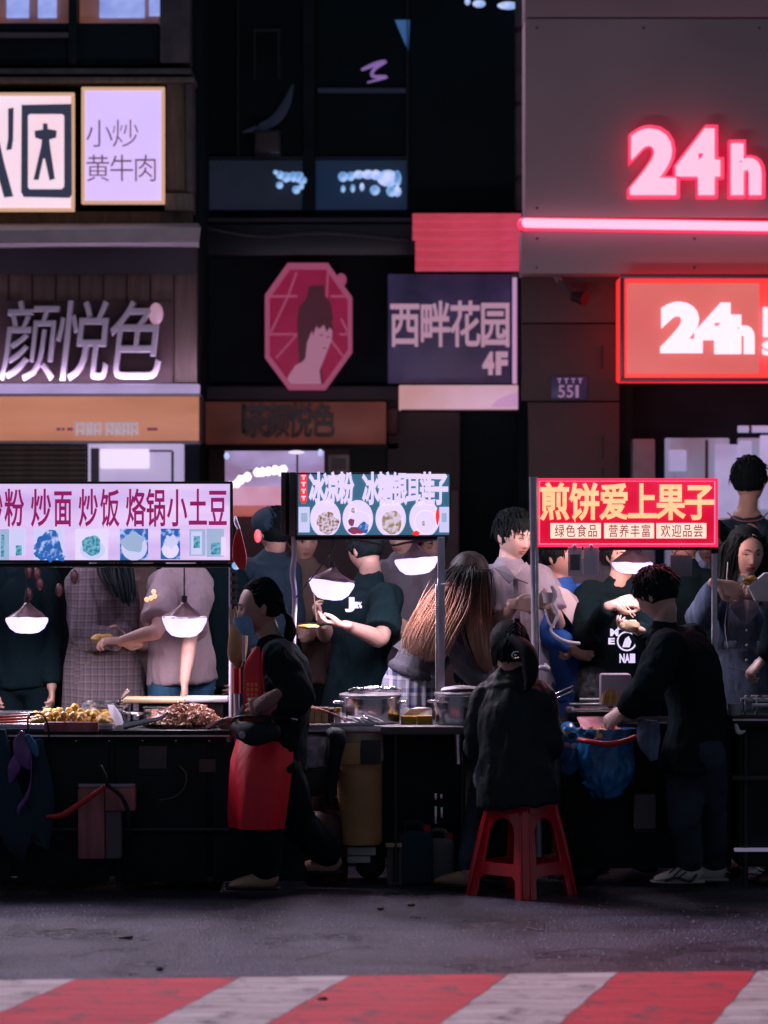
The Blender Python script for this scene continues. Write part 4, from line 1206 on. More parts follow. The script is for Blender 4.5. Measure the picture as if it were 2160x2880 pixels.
def person(label, Y, head, yaw=0, pitch=0, roll=0, S=1.0, J=None, skin='skin_a', top=None, sleeve='short', puff=.018,
           bottom=None, bpuff=.016, shoes='shoe_brown', hair='short', hairmat='hair_black', face=True, group=None,
           hands=None, floor=0.0, hscale=1.0, wr=.006, seed=1.0, build=1.0, voxel=.0065, torso=1.0, legs=True, topname='shirt', botname='trousers', hem=0.0, name='person', lips='lip_soft', closed=True, vest=False):
    """J: joints as (u, v) or (u, v, Y) in the picture plane; root is an Empty on the ground"""
    def P(k, default=None):
        q = J.get(k, default)
        if q is None: return None
        if isinstance(q, Vector): return q
        return W(q[0], q[1], q[2] if len(q) > 2 else Y)
    hc = W(head[0], head[1], head[2] if len(head) > 2 else Y)
    R = Euler((math.radians(pitch), math.radians(roll), 0)).to_matrix()
    R = Matrix.Rotation(math.radians(yaw), 3, 'Z') @ R      # yaw 0 faces the camera, +90 faces picture right
    HS = S * hscale
    pel = P('pelvis'); nk = P('neck'); ch = P('chest'); wa = P('waist')
    sR, sL = P('sR'), P('sL')
    lat = (sL - sR); sw = lat.length; latn = lat.normalized()
    rt = thing(name, label, 'person', (pel.x, pel.y, floor), group)
    body = MB()
    head_shape(body, R, hc, HS)
    nb = hc + R @ (Vector((0, .022, -.070)) * HS)
    body.tube([nk - (hc - nk).normalized() * .03, nk.lerp(nb, .35), nb], [(.068 * S, .060 * S), .054 * S * build ** .5, .052 * S], n=14)
    b = build
    shx = sw * .5
    body.tube([pel, wa, ch, nk + (pel - nk).normalized() * .035], [(.150 * S * b, .105 * S * b), (.125 * S * b, .092 * S * b), (min(shx, .165 * S * b), .108 * S * b), (.085 * S, .062 * S)], hint=latn, n=20)
    hw = .085 * S * b
    plat = J.get('hiplat'); plat = Vector(plat).normalized() if plat is not None else Vector((latn.x, latn.y, 0)).normalized()
    hR, hL = pel - plat * hw - UP * .04, pel + plat * hw - UP * .04
    fwd = R @ Vector((0, -1, 0)); fwd.z = 0; fwd.normalize()
    bf = J.get('face'); bf = Vector(bf).normalized() if bf is not None else fwd
    limbs = {}
    for s, h0, kk, kn, ak in (('R', hR, -1, 'kR', 'aR'), ('L', hL, 1, 'kL', 'aL')):
        a = P(ak) or Vector((h0.x + kk * .02, h0.y, floor + .085))
        k = P(kn) or (h0.lerp(a, .5) + bf * .03)
        limbs['leg' + s] = (h0, k, a)
        if legs:
            body.tube([h0, h0.lerp(k, .5), k, k.lerp(a, .35), a], [.085 * S * b, .074 * S * b, .052 * S, .052 * S * b ** .5, .036 * S], n=12)
            tf = J.get('toe' + s); tf = Vector(tf).normalized() if tf is not None else bf
            body.tube([a + Vector((0, 0, -.02)) - tf * .03, a + tf * .06 + Vector((0, 0, -.045)), a + tf * .13 + Vector((0, 0, -.055))], [(.034 * S, .03), (.036 * S, .026), (.036 * S, .018)], hint=tf.cross(UP), n=10)
    hd = hands or {}
    for s, sh, kk in (('R', sR, -1), ('L', sL, 1)):
        e = P('e' + s) or sh + Vector((kk * .05, 0, -.28 * S)); w = P('w' + s) or e + bf * .05 + Vector((0, 0, -.25 * S))
        limbs['arm' + s] = (sh, e, w)
        inn = sh - latn * kk * .03
        body.tube([inn, sh, sh.lerp(e, .5), e, e.lerp(w, .3), w], [.050 * S * b, .053 * S * b, .044 * S * b, .037 * S * b, .038 * S * b, .0255 * S], n=12)
        q = hd.get(s, {})
        d = q.get('d'); d = Vector(d) if d is not None else (w - e)
        pal = q.get('palm', -latn * kk)
        hand(body, w, d, pal, S * q.get('s', .98), q.get('curl', .55), q.get('side', kk if True else 1), q.get('spread', 1), q.get('thumb', .6))
    me, c = remesh(body.v, body.f, voxel, 2, ratio=.45)
    linkmesh('body', me, c, M[skin], rt)
    # ---- face
    if face:
        Q = lambda x, z, o=0: hc + R @ (face_point(x, z, o) * HS)
        fm = MB()
        for s in (-1, 1):
            e0 = [Q(s * .016, .0065, .0015), Q(s * .022, .0095, .0025), Q(s * .031, .0105, .003), Q(s * .041, .0075, .0015)]
            MB().tube(e0, [.0008 * HS, .0018 * HS, .0021 * HS, .0009 * HS], n=6).build('eyelid', M['brow'], rt)
            if not closed:
                cc = Q(s * .030, .0065, -.0045)
                MB().ball(cc, .0085 * HS, n=12).build('eye', M['eye_white'], rt)
                MB().ball(cc + R @ Vector((.001, -.0050, -.0015)) * HS, .0047 * HS, n=10).build('pupil', M['eye_dark'], rt)
            else:
                MB().tube([Q(s * .018, .0035, .001), Q(s * .030, .0015, .002), Q(s * .040, .0045, .001)], [.0006, .0014 * HS, .0006], n=6).build('eye', M['eye_dark'], rt)
            MB().tube([Q(s * .013, .0265, .001), Q(s * .026, .0315, .0015), Q(s * .044, .0265, .0005)], [(.0022 * HS, .0012), (.0030 * HS, .0014), (.0010 * HS, .0008)], n=6, hint=R @ UP).build('eyebrow', M['brow'], rt)
            MB().ball(Q(s * .0075, -.0385, -.0015), .0026 * HS, n=6).build('nostril', M['eye_dark'], rt)
        MB().tube([Q(-.0225, -.0535, .0), Q(-.008, -.0500, .0015), Q(0, -.0515, .002), Q(.008, -.0500, .0015), Q(.0225, -.0535, .0)], [.0008, .0032 * HS, .0030 * HS, .0032 * HS, .0008], n=8).build('upper_lip', M[lips], rt)
        MB().tube([Q(-.020, -.0555, .0), Q(0, -.0595, .0025), Q(.020, -.0555, .0)], [.0008, .0046 * HS, .0008], n=8).build('lower_lip', M[lips], rt)
        MB().tube([Q(-.0215, -.0545, .0012), Q(0, -.0548, .0042), Q(.0215, -.0545, .0012)], [.0004, .0009 * HS, .0004], n=5).build('mouth_line', M['eye_dark'], rt)
    # ---- clothes
    if top:
        t = MB()
        pz = puff * .62
        if not vest:
            t.tube([nk + (pel - nk) * .04, nk + (pel - nk) * .10], [(.075 * S + pz * .4, .062 * S + pz * .4), (.11 * S + pz, .075 * S + pz)], hint=latn, n=18)
        lowest = pel + (pel - wa).normalized() * (.10 + hem)
        t.tube([nk + (pel - nk) * .13, ch, wa, pel, lowest], [(.10 * S + pz, .068 * S + pz), (min(shx, .165 * S * b) + pz, .108 * S * b + pz), (.128 * S * b + pz * 1.3, .095 * S * b + pz * 1.2), (.152 * S * b + pz * 1.3, .108 * S * b + pz * 1.3), (.155 * S * b + pz * 1.6, .112 * S * b + pz * 1.5)], hint=latn, n=22, flat=True)
        for s, kk in (('R', -1), ('L', 1)):
            sh, e, w = limbs['arm' + s]
            inn = sh - latn * kk * .045
            if sleeve == 'none': continue
            if sleeve == 'short':
                m_ = sh.lerp(e, .78)
                t.tube([inn, sh, sh.lerp(e, .4), m_], [.050 * S * b + pz, .054 * S * b + pz, .052 * S * b + pz * 1.3, .053 * S * b + pz * 1.5], n=14, flat=True)
            else:
                wq = e.lerp(w, .93)
                t.tube([inn, sh, sh.lerp(e, .5), e, e.lerp(w, .5), wq], [.050 * S * b + pz, .053 * S * b + pz, .047 * S * b + pz * 1.2, .042 * S * b + pz * 1.2, .038 * S + pz * 1.1, .031 * S + pz * .8], n=14, flat=True)
        me, c = remesh(t.v, t.f, .009, 2, ratio=.6, wrinkle=wr * 1.6, wscale=8.5, wstretch=(1, 1, .6), seed=seed)
        linkmesh(topname, me, c, M[top], rt)
    if bottom and legs:
        t = MB()
        t.tube([pel + (wa - pel) * .12, pel, pel - UP * .06], [(.140 * S * b + bpuff * .6, .098 * S * b + bpuff * .6), (.148 * S * b + bpuff * .8, .106 * S * b + bpuff * .8), (.150 * S * b + bpuff, .105 * S * b + bpuff)], hint=plat, n=18)
        for s in 'RL':
            h0, k, a = limbs['leg' + s]
            t.tube([h0, h0.lerp(k, .5), k, k.lerp(a, .5), a + (k - a).normalized() * .03], [.088 * S * b + bpuff, .076 * S * b + bpuff, .055 * S + bpuff, .050 * S + bpuff, .042 * S + bpuff], n=14)
        me, c = remesh(t.v, t.f, .010, 2, ratio=.5, wrinkle=wr, wscale=8, wstretch=(1, 1, .7), seed=seed + 5)
        linkmesh(botname, me, c, M[bottom], rt)
    if shoes and legs:
        for s in 'RL':
            h0, k, a = limbs['leg' + s]
            tf = J.get('toe' + s); tf = Vector(tf).normalized() if tf is not None else bf
            lt = tf.cross(UP)
            z = Vector((0, 0, 1))
            g0 = Vector((a.x, a.y, a.z - .085))
            t = MB().tube([a + z * .01 - tf * .005, g0 + z * .055 - tf * .01, g0 + z * .045 + tf * .06, g0 + z * .036 + tf * .125, g0 + z * .03 + tf * .16], [(.042, .04), (.043, .048), (.044, .036), (.045, .026), (.038, .018)], hint=lt, n=14)
            o = t.build('shoe', M[shoes], rt)
            t = MB().tube([g0 + z * .013 - tf * .055, g0 + z * .013 + tf * .03, g0 + z * .013 + tf * .11, g0 + z * .016 + tf * .185], [(.036, .012), (.042, .013), (.047, .012), (.036, .010)], hint=lt, n=14)
            t.build('sole', M['shoe_sole' if shoes == 'shoe_grey' else 'black_paint'], o)
    # ---- hair
    H = lambda x, y, z: hc + R @ (Vector((x, y, z)) * HS)
    rr = random.Random(int(seed * 10))
    if hair in ('short', 'woman', 'bob', 'bun'):
        t = MB()
        v, f = [], []
        e = MB().ball((0, 0, 0), 1, n=28)
        cc = Vector((0, .022, .030)); rx = Vector((.089, .099, .106))
        cut = -.045 if hair == 'short' else -.06
        for p in e.v:
            p = Vector(p); k = 1 + .07 * noise.noise(p * 3.5 + Vector((seed, 0, 0))) + .03 * noise.noise(p * 11)
            q = Vector((p.x * rx.x, p.y * rx.y, p.z * rx.z)) * k + cc
            if q.z < cut: q.z = cut + (q.z - cut) * .25; q.x *= .86; q.y = q.y * .9
            if q.y < -.055 and q.z < .055: q.y = -.05 + (q.y + .05) * .2; 
            v.append(c_ := hc + R @ (q * HS))
        t.add(v, e.f)
        # tufts: fringe, crown, sides, nape
        paths = []
        for i in range(420):
            a = rr.uniform(0, 2 * math.pi); ph = rr.uniform(.03, 1.6)
            d = Vector((math.sin(ph) * math.cos(a), math.sin(ph) * math.sin(a), math.cos(ph)))
            p0 = Vector((d.x * rx.x, d.y * rx.y, d.z * rx.z)) * .985 + cc
            if p0.y < -.045 and p0.z < .07 and hair != 'short': continue
            if hair == 'short': dn = Vector((d.x * .5, -.35 if d.y < .3 else .25, -.35 - .5 * ph))
            else: dn = Vector((d.x * .1, .75, -.45))
            dn = (dn - d * dn.dot(d)).normalized()
            dn += Vector((rr.gauss(0, .18), rr.gauss(0, .18), rr.gauss(0, .12)))
            L_ = rr.uniform(.025, .045) * (1.3 if hair != 'short' else 1)
            out = d * (rr.uniform(.001, .006) if hair == 'short' else rr.uniform(.0, .003))
            paths.append([H(*(p0 - d * .004)), H(*(p0 + out + dn * L_ * .5 - d * .002)), H(*(p0 + out * .6 + dn * L_ - d * L_ * .18))])
        if hair == 'short':
            for i in range(30):
                x = -.055 + i * .0038 + rr.uniform(-.003, .003)
                fp = face_point(x, .075, .006); p0 = Vector((x * .9, -.055, .100)); p2 = face_point(x * 1.03 + .006, .052 + rr.uniform(-.008, .008) - abs(x) * .25, .004)
                paths.append([H(*p0), H(*fp), H(*p2)])
        strands(t, paths, lambda n_: [.0050 * HS, .0046 * HS, .0010 * HS], 4)
        if hair == 'bun':
            t.ball(H(0, .115, .03), .045 * HS, n=14, wob=.2, seed=seed)
        t.build('hair', M[hairmat], rt)
    return rt, R, hc, HS, limbs

def long_hair(rt, R, hc, HS, bundles, m, name='hair', r=.006, n=120, seed=1, cap=True):
    """locks from the crown following bundles: list of (start offset in head space, [world points], width)"""
    rr = random.Random(seed)
    t = MB()
    if cap:
        e = MB().ball((0, 0, 0), 1, n=28)
        v = []
        for p in e.v:
            p = Vector(p); k = 1 + .05 * noise.noise(p * 3.5 + Vector((seed, 0, 0)))
            q = Vector((p.x * .087, p.y * .099, p.z * .104)) * k + Vector((0, .022, .026))
            if q.y < -.03 and q.z < .075: q.y = -.03 + (q.y + .03) * .25
            v.append(hc + R @ (q * HS))
        t.add(v, e.f)
    for st, pts, wd in bundles:
        for i in range(int(n / len(bundles))):
            o = Vector((rr.gauss(0, 1), rr.gauss(0, 1), rr.gauss(0, .3)))
            s0 = hc + R @ ((Vector(st) + Vector((rr.uniform(-.03, .03), rr.uniform(-.03, .03), rr.uniform(-.01, .01)))) * HS)
            path = [s0]
            L = rr.uniform(.86, 1.04)
            for j, p in enumerate(pts):
                w = wd[j] if isinstance(wd, (list, tuple)) else wd
                path.append(Vector(p) + Vector((o.x * w, o.y * w * .6, 0)) + Vector((rr.gauss(0, .003), rr.gauss(0, .003), rr.gauss(0, .006) if j == len(pts) - 1 else 0)) + Vector((math.sin(i * .7 + j * 1.9), 0, 0)) * .006)
            path[-1] = path[-2].lerp(path[-1], L)
            k = len(path)
            t.tube(path, [r * .8] + [r] * (k - 2) + [r * .25], n=5, res=3)
    return t.build(name, m, rt)
# ------------------------------------------------------------------ the crowd
def ring_skirt(mb, rings, n=64, pleats=0, amp=.0, arc=(0, 2 * math.pi), sharp=1.0):
    """rings: (center, rx, ry, lateral dir) top to bottom"""
    v = []; f = []
    full = abs(arc[1] - arc[0] - 2 * math.pi) < 1e-6
    m = n if full else n + 1
    for j, (c, rx, ry, l) in enumerate(rings):
        l = Vector(l).normalized(); b = UP.cross(l)
        k = j / max(1, len(rings) - 1)
        for i in range(m):
            t = arc[0] + (arc[1] - arc[0]) * i / n
            w = 1 + amp * k * math.sin(t * pleats) if pleats else 1
            w += .02 * k * noise.noise(Vector((t * 2, k * 2, c.x)))
            v.append(Vector(c) + l * (rx * w * math.cos(t)) + b * (ry * w * math.sin(t)))
    for j in range(len(rings) - 1):
        for i in range(n):
            a = j * m + i; b_ = j * m + (i + 1) % m
            f.append((a, b_, b_ + m, a + m))
    return mb.add(v, f)

# hair dyed from black roots to copper and ash tips
def ombre():
    m = bpy.data.materials.new('ombre_hair'); m.use_nodes = True
    nt = m.node_tree; b = nt.nodes['Principled BSDF']; b.inputs['Roughness'].default_value = .6
    tc = nt.nodes.new('ShaderNodeTexCoord'); sp = nt.nodes.new('ShaderNodeSeparateXYZ')
    nt.links.new(tc.outputs['Generated'], sp.inputs[0])
    n = nt.nodes.new('ShaderNodeTexNoise'); n.inputs['Scale'].default_value = 9; n.inputs['Detail'].default_value = 3
    mp = nt.nodes.new('ShaderNodeMapping'); mp.inputs['Scale'].default_value = (3, 3, .35)
    nt.links.new(tc.outputs['Generated'], mp.inputs[0]); nt.links.new(mp.outputs[0], n.inputs['Vector'])
    a = nt.nodes.new('ShaderNodeMath'); a.operation = 'MULTIPLY_ADD'; a.inputs[1].default_value = .35; a.inputs[2].default_value = -.17
    nt.links.new(n.outputs['Fac'], a.inputs[0])
    s = nt.nodes.new('ShaderNodeMath'); s.operation = 'ADD'
    nt.links.new(sp.outputs['Z'], s.inputs[0]); nt.links.new(a.outputs[0], s.inputs[1])
    r = nt.nodes.new('ShaderNodeValToRGB')
    e = r.color_ramp.elements
    e[0].position = 0.0; e[0].color = (.24, .12, .085, 1)
    e[1].position = 1.0; e[1].color = (.010, .009, .010, 1)
    for p, c in ((.22, (.34, .21, .16, 1)), (.45, (.28, .13, .08, 1)), (.62, (.15, .055, .032, 1)), (.78, (.02, .012, .012, 1))):
        k = e.new(p); k.color = c
    nt.links.new(s.outputs[0], r.inputs[0]); nt.links.new(r.outputs[0], b.inputs['Base Color'])
    M['ombre_hair'] = m
ombre()

GC = 'customers behind the stalls'
# -- woman in the checked dress, behind the left stall
Y = 16.35
rt, R, hc, HS, L = person('person in a grey checked dress with long dark hair, behind the left stall', Y, (238, 1175), yaw=60, pitch=25, hair='none', face=False, top='plaid_dress', sleeve='long', puff=.035, group=GC,
    J=dict(neck=(222, 1222), chest=(208, 1290), waist=(212, 1375), pelvis=(222, 1450), sR=(172, 1258, 16.25), sL=(262, 1262, 16.45), eR=(185, 1375, 16.15), wR=(262, 1385, 16.05), eL=(275, 1360, 16.35), wL=(262, 1372, 16.2), face=(.8, -.5, 0)),
    hands=dict(R=dict(curl=.9, d=(.7, .1, .1), palm=(0, 1, 0)), L=dict(curl=.9, d=(-.5, -.4, 0), palm=(0, -1, 0))), topname='dress', shoes=None, bottom=None, wr=.007, seed=2)
t = MB(); l = (1, -.1, 0)
ring_skirt(t, [(W(213, 1350, Y), .145, .12, l), (W(216, 1390, Y), .165, .14, l), (W(222, 1440, Y), .205, .17, l), (W(228, 1500, Y), .225, .19, l), (W(232, 1600, Y), .25, .21, l), (W(232, 1700, Y), .26, .22, l)], pleats=9, amp=.05)
t.build('skirt', M['plaid_dress'], rt)
long_hair(rt, R, hc, HS, [((.03, -.02, .06), [W(262, 1215, 16.2), W(270, 1262, 16.12), W(276, 1305, 16.1)], [.03, .03, .02]), ((-.05, .03, .05), [W(235, 1225, 16.25), W(252, 1262, 16.18), W(262, 1290, 16.15)], .025)], M['hair_black'], n=90, seed=3)
tag(MB().ball(W(222, 1378, 15.98), .05, .035, .022, n=14, wob=.4, seed=2).build('snack_roll', M['pancake']), 'brown wrapped snack roll held between the checked dress and the bare forearm', 'food')

# -- woman in mauve top and blue jeans
Y = 16.3
rt, R, hc, HS, L = person('person in a loose mauve top and blue jeans reaching left, behind the left stall', Y, (385, 1165), yaw=-40, pitch=15, hair='woman', face=False, top='tee_mauve', sleeve='short', puff=.035, group=GC, skin='skin_b',
    J=dict(neck=(388, 1222), chest=(390, 1290), waist=(388, 1370), pelvis=(392, 1430), sR=(352, 1262, 16.2), sL=(430, 1262, 16.3), eR=(340, 1362, 15.95), wR=(262, 1385, 15.95), eL=(410, 1385, 16.0), wL=(398, 1470, 15.98), face=(-.5, -1, 0)),
    hands=dict(R=dict(curl=.7, d=(-1, -.1, .05), palm=(0, .3, -1)), L=dict(curl=.6, d=(.05, 0, -1), palm=(-1, .2, 0), s=.95)), bottom='jeans_blue', bpuff=.010, shoes='shoe_brown', wr=.008, seed=4)
# -- dark figures at the far left and between
person('person in black standing at the far left behind the steel tray', 16.5, (48, 1165), yaw=10, hair='short', face=False, top='black_cloth', sleeve='long', puff=.03, group=GC,
    J=dict(neck=(48, 1215), chest=(45, 1280), waist=(48, 1370), pelvis=(50, 1440), sR=(0, 1250), sL=(98, 1250), eR=(-20, 1370), eL=(108, 1370), wR=(-15, 1480, 16.35), wL=(112, 1485, 16.35)), bottom='black_cloth', shoes='shoe_brown', seed=5, build=1.15)
person('person in dark clothes in the shade behind the right end of the left stall', 16.9, (468, 1172), yaw=-20, hair='short', face=False, top='black_cloth', sleeve='long', puff=.03, group=GC,
    J=dict(neck=(470, 1218), chest=(470, 1290), waist=(470, 1370), pelvis=(470, 1440), sR=(432, 1255), sL=(508, 1255), eR=(430, 1360), eL=(515, 1360), wR=(440, 1440, 16.8), wL=(505, 1450, 16.8)), bottom='black_cloth', shoes='shoe_brown', seed=6)

for (u, v, Yx, yaw_, tp, bt, lab, sd, hr) in (
    (305, 1185, 17.0, -30, 'coat_brown', 'jeans_dark', 'person in a brown coat half hidden between checked dress and mauve top', 31, 'bob'),
    (655, 1170, 17.2, 20, 'coat_brown', 'black_cloth', 'person in a brown coat standing behind the left post of the middle stall', 32, 'short'),
    (872, 1160, 17.0, -25, 'coat_grey', 'jeans_dark', 'person in a grey coat at the back between black T-shirt and bending figure', 33, 'bob'),
    (930, 1182, 17.6, 15, 'coat_brown', 'black_cloth', 'person in a dull brown coat behind the right post of the middle stall', 34, 'short'),
    (1268, 1172, 17.3, 35, 'coat_grey', 'black_cloth', 'person in a grey coat further back between blue dress and printed black top', 35, 'short'),
    (1535, 1178, 17.2, -20, 'denim_light', 'jeans_dark', 'person in pale denim at the back beside the right post of the red sign', 36, 'bob')):
    k = 16.3 / Yx
    person(lab, Yx, (u, v), yaw=yaw_, pitch=6, hair=hr, face=True, top=tp, sleeve='long', puff=.03, group=GC, skin='skin_b', voxel=.009,
        J=dict(neck=(u, v + 48), chest=(u, v + 112), waist=(u, v + 195), pelvis=(u, v + 262), sR=(u - 42, v + 80), sL=(u + 42, v + 80), eR=(u - 52, v + 180), eL=(u + 52, v + 180), wR=(u - 20, v + 190, Yx - .25), wL=(u + 22, v + 196, Yx - .25)), bottom=bt, shoes='shoe_brown', seed=sd, floor=.0)

# -- figure with a dark cap further back
rt, R, hc, HS, L = person('person in a navy jacket and dark cap, further back beside the red kiosk', 17.0, (592, 1150), yaw=-150, pitch=5, hair='bob', face=False, top='navy_cloth', sleeve='long', puff=.035, group=GC, skin='skin_b', floor=0.0,
    J=dict(neck=(590, 1198), chest=(580, 1265), waist=(580, 1350), pelvis=(582, 1430), sR=(540, 1235), sL=(622, 1235), eR=(532, 1340), eL=(630, 1340), wR=(552, 1410, 16.8), wL=(615, 1420, 16.8)), bottom='navy_cloth', shoes='shoe_brown', seed=7)
t = MB().ball(W(586, 1128, 17.0), .105, .115, .085, n=20, wob=.05)
t.build('cap', M['navy_cloth'], rt)
o = MB().ball(W(557, 1158, 16.75), .020, .020, .036, n=12).build('lantern', M['lantern_red']); tag(o, 'small bright red lantern beside the dark cap', 'lantern')

# -- man in black tee, back turned
Y = 16.45
rt, R, hc, HS, L = person('person in a black T-shirt seen from behind, holding a plate under the middle sign', Y, (788, 1190), yaw=-140, pitch=18, hair='short', face=False, top='black_cloth', sleeve='short', puff=.03, group=GC, build=1.15, skin='skin_b',
    J=dict(neck=(800, 1245), chest=(788, 1320), waist=(775, 1420), pelvis=(770, 1500), sR=(728, 1290, 16.6), sL=(838, 1292, 16.25), eR=(705, 1370, 16.5), wR=(695, 1345, 16.25), eL=(822, 1380, 16.1), wL=(745, 1350, 15.95), face=(-.7, .5, 0)),
    hands=dict(R=dict(curl=.8, d=(-.4, -.2, .8), palm=(1, 0, 0)), L=dict(curl=.5, d=(-1, .05, .15), palm=(0, .1, 1), side=-1, s=1.05)), bottom='black_cloth', shoes='shoe_brown', wr=.008, seed=8)
letters('J', (745, 1290, 766, 1322), 16.055, .006, M['print_white'], rt, offset=.06, fit='box', name='shirt_print')
letters('1%', (764, 1300, 782, 1314), 16.055, .006, M['print_white'], rt, offset=.03, fit='box', name='shirt_print')
t = thing('plate', 'dark plate with a golden pancake held out to the left under the middle sign', 'plate', W(690, 1352, 15.95))
t_c = W(675, 1350, 15.92)
MB().lathe(t_c, [(.001, -.006), (.05, -.005), (.095, .006), (.097, .009), (.05, 0), (.001, -.001)], sx=1.05, sy=.6).build('dish', M['black_paint'], t)
MB().ball(W(668, 1353, 15.88), .055, .035, .013, n=14, wob=.2).build('pancake_half', M['pancake'], t)
tag(MB().cyl(W(684, 1340, 16.1), W(678, 1282, 16.1), .003).build('skewer', M['bamboo']), 'thin upright skewer held above the dark plate', 'skewer')

# -- long haired girl bending forward
Y = 16.1
rt, R, hc, HS, L = person('person with long copper tipped hair bending over in a dark cardigan and checked skirt', Y, (1012, 1248), yaw=70, pitch=45, hair='none', face=False, top='cardigan_grey', sleeve='long', puff=.035, group=GC, skin='skin_pale',
    J=dict(neck=(985, 1300, 16.15), chest=(958, 1345, 16.1), waist=(915, 1410, 16.1), pelvis=(892, 1460, 16.1), sR=(970, 1345, 15.98), sL=(1010, 1330, 16.28), eR=(1010, 1440, 15.95), wR=(1060, 1490, 15.95), eL=(1040, 1420, 16.2), wL=(1070, 1480, 16.1), kR=(885, 1640, 16.0), aR=(880, 1860, 16.1), kL=(915, 1640, 16.1), aL=(910, 1858, 16.2), hiplat=(.6, -.8, 0), face=(1, -.1, 0), toeR=(1, -.2, 0), toeL=(1, -.2, 0)),
    hands=dict(R=dict(curl=.6), L=dict(curl=.6)), bottom=None, topname='cardigan', shoes='shoe_brown', seed=9, wr=.007, hem=-.13, build=.92)
l = (1, -.1, 0)
t = MB(); ring_skirt(t, [(W(905, 1418, Y), .118, .12, l), (W(900, 1432, Y), .128, .13, l), (W(893, 1465, Y), .150, .15, l), (W(890, 1510, Y), .166, .165, l), (W(888, 1560, Y), .178, .18, l)], pleats=22, amp=.045, n=132)
t.build('skirt', M['plaid_skirt'], rt)
t = MB(); ring_skirt(t, [(W(950, 1372, Y), .12, .10, (1, 0, -.5)), (W(922, 1405, Y), .135, .12, (1, 0, -.5)), (W(905, 1424, Y), .145, .13, (1, 0, -.5))], n=48, pleats=5, amp=.03)
t.build('cardigan_hem', M['cardigan_grey'], rt)
under = MB()
under.tube([W(1005, 1215, 16.0), W(965, 1285, 15.93), W(925, 1350, 15.9), W(900, 1395, 15.9)], [(.05, .05), (.085, .035), (.085, .025), (.05, .015)], hint=(1, 0, .6), n=16)
under.build('under_hair', M['ombre_hair'], rt)
long_hair(rt, R, hc, HS, [
    ((-.02, .05, .07), [W(985, 1240, 15.93), W(935, 1305, 15.86), W(904, 1362, 15.84), W(886, 1402, 15.84)], [.022, .026, .024, .018]),
    ((-.02, .04, .08), [W(992, 1235, 15.91), W(955, 1305, 15.84), W(922, 1370, 15.82), W(905, 1415, 15.82)], [.028, .034, .034, .028]),
    ((-.05, .02, .07), [W(1000, 1240, 15.9), W(980, 1310, 15.84), W(950, 1375, 15.82), W(935, 1425, 15.82)], [.028, .032, .030, .024]),
    ((-.06, .0, .05), [W(1022, 1235, 15.92), W(1022, 1300, 15.88), W(1030, 1370, 15.87), W(1045, 1440, 15.87)], [.022, .022, .018, .012]),
    ((-.04, -.04, .06), [W(1030, 1230, 15.95), W(1040, 1290, 15.92), W(1043, 1370, 15.9), W(1052, 1450, 15.9)], [.02, .018, .015, .010]),
], M['ombre_hair'], n=2600, r=.0021, seed=9)

# -- young man in a lilac shirt
Y = 16.2
rt, R, hc, HS, L = person('person with short black hair in an open collared lilac shirt looking down at both hands', Y, (1112, 1160), yaw=38, pitch=12, hair='short', top='shirt_lilac', sleeve='short', puff=.030, group=GC, skin='skin_pale', hscale=1.06, voxel=.0055,
    J=dict(neck=(1098, 1220), chest=(1115, 1285), waist=(1125, 1385), pelvis=(1128, 1470), sR=(1062, 1250, 16.15), sL=(1168, 1250, 16.3), eR=(1075, 1352, 16.05), wR=(1112, 1305, 15.85), eL=(1205, 1345, 16.15), wL=(1190, 1312, 15.88), face=(.5, -1, 0)),
    hands=dict(R=dict(curl=1.15, d=(1, -.1, -.02), palm=(0, .9, -.3), side=1, s=1.05), L=dict(curl=1.1, d=(-.6, -.3, .7), palm=(-.3, .8, 0), s=1.0)), bottom='jeans_dark', seed=10, wr=.008, lips='lip_soft')
# collar, placket, undershirt
cv = MB()
def flap(mb, pts, th=.006, y=.004):
    v = [Vector(p) for p in pts]; k = len(v)
    nrm = (v[1] - v[0]).cross(v[2] - v[0]).normalized()
    if nrm.y > 0: nrm = -nrm
    mb.add([p + nrm * th for p in v] + [p for p in v], [tuple(range(k)), tuple(range(2 * k - 1, k - 1, -1))] + [(i, i + k, (i + 1) % k + k, (i + 1) % k) for i in range(k)])
flap(cv, [W(1074, 1205, 16.1), W(1068, 1228, 16.02), W(1100, 1262, 15.97), W(1112, 1248, 15.97), W(1090, 1222, 16.02)])
flap(cv, [W(1128, 1222, 16.06), W(1112, 1250, 15.965), W(1140, 1262, 15.97), W(1150, 1235, 16.04), W(1136, 1215, 16.08)])
cv.build('collar', M['shirt_lilac'], rt, smooth=False)
cv = MB(); flap(cv, [W(1088, 1222, 16.02), W(1100, 1232, 16.0), W(1118, 1235, 16.0), W(1130, 1224, 16.03), W(1112, 1256, 15.985)])
cv.build('undershirt', M['collar_white'], rt, smooth=False)
cv = MB(); flap(cv, [W(1108, 1252, 15.985), W(1118, 1252, 15.985), W(1128, 1400, 16.0), W(1117, 1400, 16.0)])
cv.build('placket', M['shirt_lilac'], rt, smooth=False)
t = MB()
t.lathe(W(1185, 1290, 15.83), [(.001, -.03), (.024, -.028), (.032, .02), (.034, .024), (.028, .02), (.02, -.02), (.001, -.022)]);
o = t.build('paper_cup', M['paper_white']); tag(o, 'small white paper cup held at the steel post by the lilac shirt', 'cup')
t = MB()
pp = [W(1192, 1268, 15.8), W(1200, 1285, 15.8), W(1195, 1305, 15.8), W(1205, 1325, 15.78), W(1198, 1345, 15.78), W(1190, 1362, 15.78), W(1205, 1378, 15.78), W(1228, 1388, 15.78), W(1250, 1390, 15.78)]
t.tube(pp, [.008, .012, .008, .009, .008, .007, .010, .011, .009], n=8)
t.tube([W(1178, 1318, 15.8), W(1186, 1345, 15.78), W(1196, 1355, 15.78)], .006, n=7)
